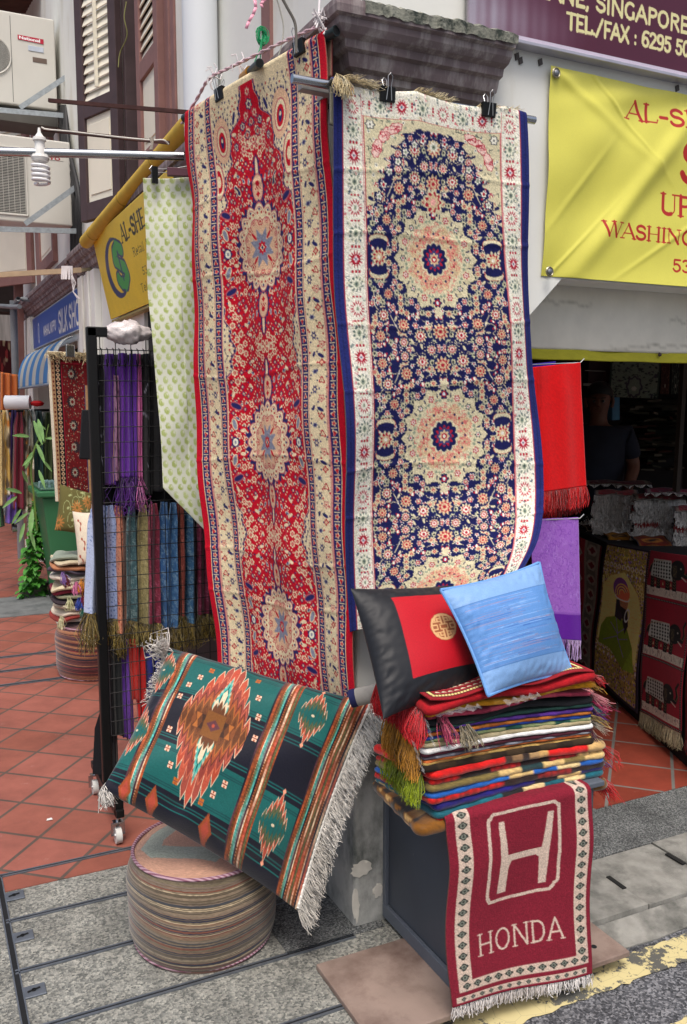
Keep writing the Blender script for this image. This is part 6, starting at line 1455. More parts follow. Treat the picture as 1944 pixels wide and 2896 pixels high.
# elephant rug
cv = Cv(300, 740, '#9c1c32'); q = random.Random(12)
def eleph(cy):
    K = '#111013'
    cv.poly([(8, cy+62), (296, cy+62), (296, cy+100), (8, cy+100)], '#d8d0c2')
    for k in range(60): x = q.uniform(10, 290); cv.line([(x, cy+62+q.uniform(0, 30)), (x+q.uniform(-6, 6), cy+66+q.uniform(0, 34))], 2, q.choice(['#5a6a74', '#a39c90', '#7a3a34', '#b8b2a6']))
    for (x, w_) in ((52, 26), (92, 24), (150, 26), (190, 24)):
        cv.poly([(x-w_*.5, cy), (x+w_*.5, cy), (x+w_*.55, cy+66), (x-w_*.5, cy+66)], K)
        for j in range(4): cv.line([(x-8, cy+14+j*12), (x+2, cy+20+j*12), (x+9, cy+12+j*12)], 1.8, '#8a7a50')
    cv.ell(115, cy-14, 92, 42, K); cv.ell(205, cy-24, 44, 42, K); cv.line([(238, cy-10), (262, cy-2), (272, cy-30), (262, cy-62), (276, cy-84)], 17, K, 9); cv.line([(246, cy-14), (266, cy-8), (278, cy-32), (268, cy-60)], 1.6, '#a8905a')
    cv.line([(24, cy-10), (16, cy+30)], 5, K)
    cv.poly([(50, cy-58), (165, cy-60), (178, cy+26), (36, cy+14)], '#c0c6c0')
    for a in range(7):
        for b in range(5): cv.ell(55+a*17+b*1., cy-48+b*15, 6, 6, '#26302e', 0, 4, .3)
    cv.line([(50, cy-58), (165, cy-60), (178, cy+26), (36, cy+14), (50, cy-58)], 3, '#b8b4a6')
    cv.ell(188, cy-18, 20, 32, '#1b181a'); 
    for j in range(5): cv.line([(178+j*5, cy-42), (184+j*4, cy+6)], 1.3, '#8a7a50')
    cv.ell(225, cy-32, 5, 4, '#b8b4a6'); cv.line([(232, cy+2), (262, cy+16)], 5, '#c9c4b4')
    for x in (72, 122, 170): cv.poly([(x, cy+18), (x+9, cy+48), (x, cy+62), (x-9, cy+48)], '#8e2a24'); cv.poly([(x, cy+32), (x+4, cy+48), (x-4, cy+48)], '#c8b890')
    cv.line(arc(115, cy-14, 92, 42, 180, 270, 8), 1.6, '#a8905a')
for cy in (92, 362, 620): eleph(cy)
for x in (3, 289): cv.rect(x, 0, x+8, 740, '#17121a'); [cv.rect(x+2, y, x+6, y+5, '#9a958c') for y in range(0, 740, 10)]
for y in (204, 468, 728): cv.rect(0, y, 300, y+8, '#17121a'); [cv.rect(x, y+2, x+5, y+6, '#9a958c') for x in range(0, 300, 10)]
table_rug('small_rug', 'maroon rug with three black elephants and a beige fringe on the table side', 'rug', [(1838, 1556), (1962, 1575), (1925, 2075), (1806, 2012)], cv, 150, 370, (.075, 260, ['#a89a78', '#8e8262', '#b8ab88']))
cv = Cv(60, 200, '#6a1018'); cv.rect(10, 0, 20, 200, '#2a1a1c'); cv.rect(40, 0, 60, 200, '#8c8478')
table_rug('small_rug', 'dark red rug edge hanging nearest, at the right rim of the picture', 'rug', [(1966, 1560), (2060, 1580), (2010, 2160), (1932, 2090)], cv, 20, 60, (.06, 60, ['#7a0c14', '#900f18']))
# heaps of small fringed rugs on the table
def heap_rug(px, py, w, d, z, label, cols, rot, fr_cols, tilt=.0, n=110, Lf=.05, pat=0, group='small fringed rugs heaped on the table', fringe_sides=(0,)):
    c = aZ(px, py, z); r = np.array([math.cos(rot), math.sin(rot), 0]); f_ = np.array([math.sin(rot), -math.cos(rot), -tilt])   # r: width, f_: towards the viewer
    nu, nv = 40, 30; U, V = np.meshgrid(np.linspace(-1, 1, nu), np.linspace(-1, 1, nv)); P = c+r*(U*w/2)[..., None]+f_*(V*d/2)[..., None]; P[..., 2] += .004*np.sin(U*6+V*3)-.012*sstep((V-.5)*2)
    cv = Cv(160, 120, cols[0]); cv.rect(8, 8, 152, 112, cols[1]); cv.rect(16, 16, 144, 104, cols[2])
    if pat == 0: cv.ell(80, 60, 50, 34, cols[3], 0, 4, .2); cv.ell(80, 60, 32, 20, cols[1], 0, 4, .2); cv.ell(80, 60, 16, 10, cols[4])
    else:
        for k in range(70): cv.ell(rnd.uniform(14, 146), rnd.uniform(14, 106), rnd.uniform(3, 7), rnd.uniform(2, 5), rnd.choice(cols[2:]), rnd.uniform(0, 3), 4, .4)
    t = thing('small_rug', label, 'rug', c, group); sheet('cloth', P, noise_col(cv.down(nv, nu), .12, 3), cloth_mat('woven_fabric'), t, .006, cols[0])
    e = P[-1] if 0 in fringe_sides else P[:, 0]
    fringe('fringe', P[-1], f_+np.array([0, 0, -1.1]), Lf, n, fr_cols, t, .0024, .18, .16, .3, clump=n//9)
    if 1 in fringe_sides: fringe('fringe', P[0], -f_, Lf, n, fr_cols, t, .0026, .5, .5, .4)
GF = ['#efebe6', '#d6d1cc', '#ffffff']; rT = math.atan2(TD[1], TD[0])-math.pi/2+1.2
RT = .42-math.pi/2*0
RF = -.72
stk = [((1738, 1512), .26, 11, 'left'), ((1862, 1530), .28, 11, 'middle'), ((1975, 1545), .24, 9, 'right')]
for (px, py), w_, n_, nm in stk:
    for k in range(n_):
        c = aZ(px, py, ZT)+np.array([.68, .73, 0])*(.08+.011*k)+np.array([rnd.uniform(-.008, .008), rnd.uniform(-.008, .008), .016+k*.0225])
        d = c-CAM; zz = d@_f; px_ = CX+F*(d@_rt)/zz; py_ = CY-F*(d@_u)/zz
        pos = ('bottom', 'second', 'third', 'fourth', 'fifth', 'sixth', 'seventh', 'eighth', 'ninth', 'tenth', 'eleventh')[k] if k < n_-1 else 'top'
        heap_rug(px_, py_, w_, .17, c[2], '%s rug of the %s fringed stack on the table' % (pos, nm), [rnd.choice(['#6a5654', '#7a3c40', '#5c5654', '#8a2c34', '#4f4c58']), '#8a7a70', '#9a3a42', '#8c867c', '#4c4a50'], RF+rnd.uniform(-.05, .05), GF if k != 5 or nm == 'left' else ['#a02420', '#b8b4b0'], .05, 260, .045, 1)
heap_rug(1745, 1362, .42, .2, ZT+.275, 'wide flat rug with a geometric edge on top at the back of the table', ['#3a2a28', '#6a5c50', '#54202a', '#7a7064', '#4a1c24'], RF, GF, 0, 60, .02, 1)
heap_rug(1915, 1385, .36, .2, ZT+.285, 'rug with a magenta and grey kilim pattern on top of the middle stack', ['#4a1c34', '#7a7070', '#7a1c3c', '#3a2a5a', '#8a7c78'], RF, GF, 0, 60, .02, 1)
heap_rug(1690, 1490, .17, .13, ZT+.02, 'small dark rug with an oval medallion at the left front of the table', ['#2a2220', '#8a8070', '#2f2826', '#5a2420', '#8a7c6a'], RF+.25, GF, .1, 120, .035, 0, fringe_sides=(0, 1))
heap_rug(1752, 1515, .15, .12, ZT+.018, 'small golden orange rug near the middle front of the table', ['#6a4a20', '#8a5a1c', '#9a6a20', '#4a3a28', '#b08a4a'], RF+.25, GF, .15, 120, .035, 0, fringe_sides=(0, 1))
heap_rug(1845, 1528, .19, .15, ZT+.022, 'small rug with an orange diamond in a blue border at the table front', ['#2f2c38', '#7a4a20', '#6a2418', '#b0702c', '#1f1a20'], RF+.25, GF, .2, 130, .04, 0, fringe_sides=(0, 1))
# background of the shop: shelving with folded rugs, hanging rugs, pillar, person
SH = thing('rug_shelf', 'dim stack of long folded rugs against the back of the shop', 'shelf', (4.4, 4.2, 0))
fwd = ray(1850, 1200); fwd = fwd/np.linalg.norm(fwd[:2]); 
def bk(px, py, dist): d = ray(px, py); return CAM+d/(d@_fw)*dist
g = MB(); q = random.Random(31)
for k in range(14):
    y = 1118+k*17; a_ = bk(1752+q.uniform(-10, 10), y, 7.2); b_ = bk(1925, y+q.uniform(-2, 2), 7.0); c = q.choice(['#2a2a24', '#33302a', '#3a3a34', '#1d1c1c', '#44423a', '#282c28', '#3a2420'])
    g.tube([lerp(a_, b_, f_)+np.array([0, 0, q.uniform(-.008, .008)]) for f_ in np.linspace(0, 1, 9)], q.uniform(.022, .032), 8, c)
for k in range(44):
    y = 1118+17*q.randint(0, 13); x = q.uniform(1760, 1915); p = bk(x, y+q.uniform(-5, 5), 6.95); g.obox(p, _rt*q.uniform(.01, .06)+np.array([0, 0, q.uniform(-.006, .006)]), _fw*.10, np.array([0, 0, q.uniform(.003, .009)]), q.choice(['#4a483e', '#55534a', '#3c3e34', '#5c594f', '#3a2622']))
g.build('folded_rugs', colmat('shelf_cloth', .95, .2, 30, .2, .1), SH)
MB().bar(bk(1752, 1380, 7.3), bk(1925, 1380, 7.1), .4, .5).build('base', INW, SH)
def backrug(c4, dist, label, base, mot, seed):
    q = random.Random(seed); cv = Cv(200, 200, base)
    for k in range(150): cv.ell(q.uniform(0, 200), q.uniform(0, 200), q.uniform(3, 12), q.uniform(2, 8), q.choice(mot), q.uniform(0, 3), 5, .4)
    cv.rect(0, 0, 8, 200, mot[0]); cv.rect(192, 0, 200, 200, mot[0]); cv.ell(100, 140, 34, 60, mot[1], 0, 8, .15); cv.ell(100, 140, 26, 50, base, 0, 8, .15); cv.ell(100, 150, 12, 14, '#9a968a', 0, 8, .3)
    C = [bk(x, y, dist) for x, y in c4]; t = thing('wall_rug', label, 'rug', C[3], 'rugs hung at the back of the shop'); board_sheet('cloth', C, cv, 100, 100, cloth_mat('woven_fabric'), t, None, .006, '#222222', .1)
backrug([(1728, 1020), (1870, 1020), (1862, 1128), (1722, 1122)], 6.9, 'pale grey-green rug with dark arabesques hanging at the back of the shop', '#6b7466', ['#2f3a34', '#3c3640', '#4a5248', '#262c2a'], 1)
backrug([(1872, 1020), (1895, 1020), (1892, 1115), (1869, 1115)], 6.95, 'narrow dull red rug right of the grey-green one at the back', '#3c2420', ['#5a4438', '#2a1a18', '#6a4a3a', '#241614'], 2)
backrug([(1902, 1020), (1925, 1020), (1922, 1115), (1899, 1115)], 6.95, 'narrow dark green-black rug at the far right of the back wall', '#262c2a', ['#4a5248', '#6a7064', '#1a1e1c', '#3c423c'], 3)
tag(MB().bar(bk(1733, 1124, 6.8), bk(1733, 1188, 6.8), .075).build('blue_box', flat('dull_blue', '#2f6a8c', .5), None, bevel=.004), 'dull blue upright box behind the man in the shop', 'box')
t = thing('back_cupboard', 'dark red cupboard with white panels behind the man', 'cupboard', bk(1670, 1180, 7.1)); MB().bar(bk(1650, 1070, 7.2), bk(1718, 1070, 7.2), .3, .30).build('body', flat('cupboard_red', '#3a1518', .6), t)
MB().bar(bk(1655, 1048, 7.0), bk(1712, 1050, 7.0), .02, .008).bar(bk(1650, 1087, 7.0), bk(1712, 1090, 7.0), .02, .02).build('white_strip', flat('strip_white', '#8a8880', .7), t)
tag(MB().bar(bk(1938, 980, 5.0), bk(1912, 1400, 5.0), .03, .03).build('door_post', flat('old_post', '#3a3028', .7), None), 'thin brown upright post at the right edge inside the shop', 'post')
# ---- the man in the dark shop
def skinned(name, joints, edges, mat, parent, sub=2):
    me = bpy.data.meshes.new(name); me.from_pydata([tuple(j[0]) for j in joints], edges, []); me.update()
    o = bpy.data.objects.new(name, me); COL.objects.link(o); o.parent = parent
    md = o.modifiers.new('skin', 'SKIN'); sv = me.skin_vertices[0].data if me.skin_vertices else None
    if sv is None:
        import bmesh
        bm = bmesh.new(); bm.from_mesh(me); bm.verts.layers.skin.verify(); bm.to_mesh(me); bm.free(); sv = me.skin_vertices[0].data
    for i, j in enumerate(joints): sv[i].radius = j[1] if hasattr(j[1], '__len__') else (j[1], j[1]); sv[i].use_root = (i == 0)
    s = o.modifiers.new('sub', 'SUBSURF'); s.levels = s.render_levels = sub
    for p in me.polygons: p.use_smooth = True
    md.use_smooth_shade = True
    me.materials.append(mat); return o
base = bk(1695, 1143, 6.0); base[2] = 0
PE = thing('person', 'man in a dark shirt standing in the dim shop behind the heaped table, facing out', 'person', base)
PE.rotation_euler = (0, 0, 0)
ca, sa = math.cos(-YAW-.32), math.sin(-YAW-.32)
def pj(x, y, z): return (x*ca-y*sa, x*sa+y*ca, z)       # x: his left/right across the view, y away from the viewer
SKIN = flat('skin', '#6a4536', .55, var=.05, bs=.02); SHIRT = flat('dark_shirt', '#1c2130', .85, var=.15, scale=12, bs=.2); TROU = flat('dark_trousers', '#15151a', .9); HAIR = flat('black_hair', '#0c0a0a', .6, var=.3, scale=80, bs=.5)
J = [(pj(0, 0, .98), (.16, .11)), (pj(0, 0, 1.18), (.15, .10)), (pj(0, 0, 1.38), (.17, .11)), (pj(0, 0, 1.47), (.075, .07)), (pj(0, 0, 1.53), (.052, .055)), (pj(0, -.01, 1.585), (.060, .068)), (pj(0, -.01, 1.66), (.076, .092)), (pj(0, .0, 1.72), (.062, .08)),
     (pj(.17, 0, 1.42), .062), (pj(.24, .02, 1.20), .048), (pj(.20, -.16, 1.06), .038), (pj(.18, -.24, 1.03), (.022, .034)), (pj(.175, -.30, 1.02), (.012, .036)),
     (pj(-.17, 0, 1.42), .062), (pj(-.25, .02, 1.18), .048), (pj(-.24, -.03, .98), .038), (pj(-.24, -.06, .90), (.022, .034)), (pj(-.24, -.07, .84), (.012, .036)),
     (pj(.09, 0, .92), .085), (pj(.10, -.01, .50), .058), (pj(.10, .01, .09), .042), (pj(.10, -.14, .035), (.04, .03)),
     (pj(-.09, 0, .92), .085), (pj(-.10, -.01, .50), .058), (pj(-.10, .01, .09), .042), (pj(-.10, -.14, .035), (.04, .03))]
E_ = [(0, 1), (1, 2), (2, 3), (3, 4), (4, 5), (5, 6), (6, 7), (2, 8), (8, 9), (9, 10), (10, 11), (11, 12), (2, 13), (13, 14), (14, 15), (15, 16), (16, 17), (0, 18), (18, 19), (19, 20), (20, 21), (0, 22), (22, 23), (23, 24), (24, 25)]
skinned('body', J, E_, SKIN, PE)
skinned('shirt', [(pj(0, 0, .84), (.225, .165)), (pj(0, 0, 1.02), (.215, .155)), (pj(0, 0, 1.20), (.21, .15)), (pj(0, 0, 1.38), (.215, .15)), (pj(0, 0, 1.46), (.092, .088)), (pj(.18, 0, 1.425), .076), (pj(.235, .015, 1.24), .066), (pj(-.18, 0, 1.425), .076), (pj(-.24, .015, 1.22), .066)], [(0, 1), (1, 2), (2, 3), (3, 4), (3, 5), (5, 6), (3, 7), (7, 8)], SHIRT, PE)
skinned('trousers', [(pj(0, 0, .97), (.165, .115)), (pj(.09, 0, .88), .098), (pj(.10, -.01, .50), .074), (pj(.10, .01, .10), .06), (pj(-.09, 0, .88), .098), (pj(-.10, -.01, .50), .074), (pj(-.10, .01, .10), .06)], [(0, 1), (1, 2), (2, 3), (0, 4), (4, 5), (5, 6)], TROU, PE)
for hs, hz, hk in ((1, 1.02, .175), (-1, .86, .24)):        # fingers
    for f_ in range(5):
        a = (f_-2)*.016; o0 = np.array(pj(hs*hk+a, (-.29 if hs > 0 else -.07), hz-.0 if hs > 0 else .85)); dd_ = np.array(pj(a*.6, -.05 if hs > 0 else -.01, -.03 if hs > 0 else -.055)); 
        MB().tube([o0+base, o0+dd_*.6+base, o0+dd_*1.15+base+np.array([0, 0, -.008])], .008, 8, r_end=.006).build('finger', SKIN, PE, True)
def hp(x, y, z): return np.array(pj(x, y, z))+base
g = MB()
V = []; nu_, nv_ = 22, 12
for i in range(nv_):
    for j in range(nu_):
        th = math.pi*(i/(nv_-1))*.56; ph = 2*math.pi*j/nu_; x = .090*math.sin(th)*math.cos(ph); y = .106*math.sin(th)*math.sin(ph); z = .100*math.cos(th)
        if y < 0: z += .035*math.sin(th)*(-y/.106)
        else: z -= .055*math.sin(th)*(y/.106)
        V.append(hp(x, y+.012, 1.675+z))
g.add(V, [[i*nu_+j, i*nu_+(j+1) % nu_, (i+1)*nu_+(j+1) % nu_, (i+1)*nu_+j] for i in range(nv_-1) for j in range(nu_)]); g.build('hair', HAIR, PE, True)
EY = flat('eye_white', '#57504a', .3, bs=0); DK = flat('eye_dark', '#0d0908', .3, bs=0)
for s in (-1, 1):
    MB().lathe([(0, -.011), (.008, -.008), (.011, 0), (.008, .008), (0, .011)], hp(s*.030, -.088, 1.640), 12).build('eye', EY, PE, True)
    MB().lathe([(0, -.0055), (.0055, 0), (0, .0055)], hp(s*.030, -.098, 1.640), 10).build('iris', DK, PE, True)
    MB().bar(hp(s*.016, -.100, 1.660), hp(s*.046, -.092, 1.662), .008, .006).build('eyebrow', HAIR, PE)
    MB().tube([hp(s*.082, -.0, 1.60), hp(s*.090, .008, 1.635), hp(s*.084, .01, 1.665)], .011, 8).build('ear', SKIN, PE, True)
MB().tube([hp(0, -.096, 1.650), hp(0, -.108, 1.618), hp(0, -.112, 1.604)], .009, 8, r_end=.014).build('nose', SKIN, PE, True)
MB().bar(hp(-.022, -.097, 1.573), hp(.022, -.097, 1.573), .008, .007).build('mouth', flat('lips', '#6a3a34', .5), PE)
# ================================================================ green discs cloth and its clip
cv = Cv(420, 1250, '#d9dccb'); q = random.Random(7)
k = 0
for j, y in enumerate(np.arange(10, 1250, 27)):
    for x in np.arange(8+(j % 2)*24, 420, 48):
        X, Y = x+q.uniform(-2, 2), y+q.uniform(-2, 2); c = q.choice(['#a9b96a', '#b4c27c', '#a2b25e'])
        cv.ell(X, Y, 13.5, 12.5, c, .3, 8, .08); cv.ell(X+3, Y-2, 8, 7, '#ccd4a4'); cv.ell(X+2, Y+0, 5, 5, c); cv.ell(X+6, Y-5, 4, 4, '#dcdfcc')
U_, V_ = 90, 300
vs = np.linspace(0, 1, V_)
ly = curve_rows([(0, [503]), (1, [1505])], vs)[:, 0]
lx = np.array([np.interp(y, [503, 600, 830, 983, 1097, 1289, 1380, 1440, 1505], [405, 411, 421, 434, 444, 457, 461, 520, 583]) for y in ly])
rx = np.array([np.interp(y, [503, 1505], [585, 625]) for y in ly])
P = np.zeros((V_, U_, 3)); C0 = cv.down(V_, U_*2); C = np.zeros((V_, U_, 3))
for i in range(V_):
    a, b = aY(lx[i], ly[i], .86), aY(rx[i], ly[i], .82); u = np.linspace(0, 1, U_)[:, None]; P[i] = a*(1-u)+b*u
    a0_ = 405+ (ly[i]-503)*.055; f = (lx[i]+(rx[i]-lx[i])*u[:, 0]-a0_)/230.; C[i] = C0[i, np.clip((f*U_*2), 0, U_*2-1).astype(int)]
U, V = np.meshgrid(np.linspace(0, 1, U_), vs); P[..., 1] += .008*np.sin(U*6+V*5)+.004*np.sin(V*24+U*3)*(U < .5)
t = thing('hanging_cloth', 'ivory cloth with pale green swirling discs hanging left of the red runner', 'cloth', (float(P[..., 0].mean()), .85, float(P[..., 2].min())))
sheet('cloth', P, C, cloth_mat('printed_satin', .55, .15, 900, .15, .05, .4), t, .0015, '#c9ccbc')
t = thing('cloth_clip', 'black ribbed peg clip on a thin hanger wire holding the green-disc cloth', 'clip', aY(440, 520, .85))
g = MB(); c = aY(438, 495, .84)
for k in range(4): g.obox(c+[(k-1.5)*.0055, 0, 0], (.0022, 0, 0), (0, .006, 0), (0, 0, .028))
g.obox(c+[0, .002, 0], (.010, 0, 0), (0, .003, 0), (0, 0, .027)); g.build('jaws', BLK, t)
MB().tube([c+[-.008, 0, .03], c+[-.018, 0, .018], c+[-.008, 0, .008]], .0022, 6).build('spring', WIRE, t, True)
MB().tube([c+[.0, 0, .02], aY(480, 478, .84), aY(530, 470, .84)], .0012, 5).tube([c+[.0, 0, .008], aY(480, 488, .84), aY(530, 490, .84)], .0012, 5).build('hanger_wire', WIRE, t, True)
tag(MB().bar(aY(473, 486, .82), aY(545, 489, .80), .02, .028).build('batten_end', flat('plum_batten', '#5a3440', .5), None, bevel=.002), 'plum brown batten end between the peg clip and the red runner', 'batten')
# ================================================================ steel pipe, rods, energy bulb
o = tag(MB().cyl(aY(-200, 424, 1.0), aY(520, 442, .86), .0145, 16).build('steel_pipe', CHROME, None, True), 'long shiny steel pipe running left from the red runner', 'pipe')
RUSTY = flat('rusty_steel', '#4a2f2c', .7, .4, var=.3, scale=30)
tag(MB().bar(aY(139, 284, 1.5), aY(560, 320, 1.05), .012, .014).build('rusty_rod', RUSTY, None), 'upper rusty square rod sticking out over the lane', 'rod')
tag(MB().bar(aY(118, 366, 1.3), aY(480, 404, 1.1), .010, .012).build('rusty_rod', RUSTY, None), 'lower rusty rod with the white lamp wire tied to it', 'rod')
rope('lamp_wire', [aY(118, 360, 1.29), aY(135, 366, 1.28), aY(200, 372, 1.25), aY(320, 386, 1.18), aY(425, 396, 1.1), aY(462, 396, 1.08), aY(478, 408, 1.08)], .003, flat('white_wire', '#d9d6cc', .5), 'white wire running along the rod to the bulb', 'wire')
g = MB()
for k in range(4): g.tube([aY(424+k*3, 390, 1.09), aY(430+k, 408, 1.08), aY(424+k*2, 424, 1.07)], .0025, 5)
tag(g.build('wire_tie', flat('grey_tie', '#8a8278', .6), None, True), 'loop of grey wire tied round the lower rod end', 'wire')
t = thing('spiral_bulb', 'white spiral energy-saving bulb in its socket hanging in front of the steel pipe', 'bulb', aY(114, 520, .96))
BW = flat('white_plastic', '#e6e6e2', .35, var=.02, bs=0); c = aY(114, 440, .94)
def bz(y): return aY(114, y, .94)[2]
MB().lathe([(.004, bz(362)), (.006, bz(375)), (.014, bz(386)), (.021, bz(390)), (.022, bz(398)), (.016, bz(402)), (.016, bz(418)), (.019, bz(424)), (.019, bz(440))], (c[0], c[1], 0), 20).build('socket', BW, t, True)
MB().lathe([(.0, bz(440)), (.027, bz(440)), (.030, bz(447)), (.026, bz(456)), (.016, bz(460)), (0, bz(460))], (c[0], c[1], 0), 20).build('ballast', BW, t, True)
pts = []; z0, z1 = bz(462), bz(522)
for k in range(120):
    f = k/119; a = f*2*math.pi*4.6; R = .0265*min(1, .35+f*6)*(1 if f < .93 else 1-(f-.93)*7); pts.append((c[0]+R*math.cos(a), c[1]+R*math.sin(a), lerp(z0, z1, f)))
MB().tube(pts, .0052, 8).build('spiral_tube', flat('bulb_glass', '#f0f1f3', .2, var=.0, bs=0), t, True)
# ================================================================ leaning yellow shop sign with its rolled blind
SX = -.14
def sgn_(px, py, f): d = ray(px, py); return d
S_TL, S_BL = aY(262, 675, 3.2), aY(314, 904, 3.2); S_TR = S_TL+np.array([-.0, -1.75, .0]); S_BR = S_BL+np.array([.0, -1.75, 0])
cv = Cv(900, 300, '#f2d03a')
d_ = S_TR-S_TL; e_ = S_BL-S_TL; nS = np.cross(d_, e_); nS /= np.linalg.norm(nS)
def sp(px, py):
    r_ = ray(px, py); t_ = ((S_TL-CAM)@nS)/(r_@nS); p = CAM+r_*t_-S_TL; return (p@d_)/(d_@d_)*900, (p@e_)/(e_@e_)*300
def ytext(s, pa, ptop, pb, col, **kw):
    (xa, ya), (_, yt), (xb, _) = sp(*pa), sp(*ptop), sp(*pb); h = ya-yt; adv = sum(GL.get(c_, GL[' '])[0] for c_ in s)*h; text(cv, s, xa, ya, h, col, sx=(xb-xa)/adv, **kw)
z2 = lambda x, y: (x*.3827, 600+y*.3827)
(ex, ey) = sp(*z2(862, 415)); (e1, _) = sp(*z2(800, 415)); (_, e2y) = sp(*z2(862, 160)); ew = abs(ex-e1)*1.25; eh = abs(ey-e2y)*1.02
cv.ell(ex, ey, ew, eh, '#3b4272'); cv.ell(ex+ew*.16, ey-eh*.02, ew*.84, eh*.86, '#f2d03a')
def dl(pts, w, c): cv.line([(ex+a*ew, ey+b*eh) for a, b in pts], w, c)
sc_ = [(a-.5*0, b) for a, b in [(.75, -.45), (.45, -.62), (.1, -.5), (.02, -.25), (.35, -.05), (.75, .12), (.85, .4), (.6, .62), (.2, .55), (.02, .35)]]
dl(sc_, ew*.42, '#3b4272'); dl(sc_, ew*.30, '#4fa858'); dl([(.36, -.8), (.48, .8)], ew*.12, '#4fa858'); dl([(.40, -.45), (.46, .45)], ew*.10, '#3b4272')
BKT = '#2c2a2a'
ytext('AL-SHE', z2(905, 228), z2(900, 95), z2(1085, 128), BKT, wt=.22, thin=.10); ytext('Retail & W', z2(990, 330), z2(985, 262), z2(1160, 240), BKT, wt=.12, thin=.05); ytext('53', z2(1058, 465), z2(1055, 405), z2(1095, 450), BKT, wt=.12); ytext('Tel:', z2(1050, 590), z2(1048, 525), z2(1105, 570), BKT, wt=.12)
t = thing('leaning_shop_sign', 'bright yellow shop sign with a green and blue letter emblem, leaning out over the lane', 'sign', (float(S_BL[0]), 2.3, float(S_BL[2])))
board_sheet('sign_face', [S_TL, S_TR, S_BR, S_BL], cv, 460, 160, colmat('painted_sign', .35, .05), t, None, .012, '#8a7a3a')
MB().bar(S_BL+[.03, 0, -.01], S_BR+[.03, 0, -.01], .05, .012).build('lower_return', flat('tarnished_tray', '#a89a60', .6, .2), t)
t = thing('rolled_blind', 'rolled yellow blind tube running along the top of the yellow sign', 'blind', aY(240, 688, 3.28))
p, q_ = aY(244, 684, 3.26), aY(540, 345, 1.42); YB = flat('yellow_blind', '#c8a63a', .6, var=.1, scale=12)
MB().cyl(p, q_, .040, 18).build('roll', YB, t, True); MB().cyl(p-(q_-p)*.003, p, .037, 18).build('roll_end', flat('blind_inner', '#a8862a', .7), t, True)
for f in (.1, .45, .75): c = lerp(p, q_, f); MB().cyl(c, c+(q_-p)*.006, .042, 18).build('strap', flat('blind_strap', '#a88c2c', .6), t, True)
g = MB(); gq = random.Random(4)
for k in range(40): c = lerp(p, q_, gq.uniform(.15, .95))+np.array([.02, 0, .045]); g.obox(c, (gq.uniform(.01, .03), 0, .005), (0, gq.uniform(.03, .08), 0), (0, .004, gq.uniform(.006, .014)))
g.build('torn_edge', flat('moss_canvas', '#5a5a2c', .9, var=.3, scale=30), t)
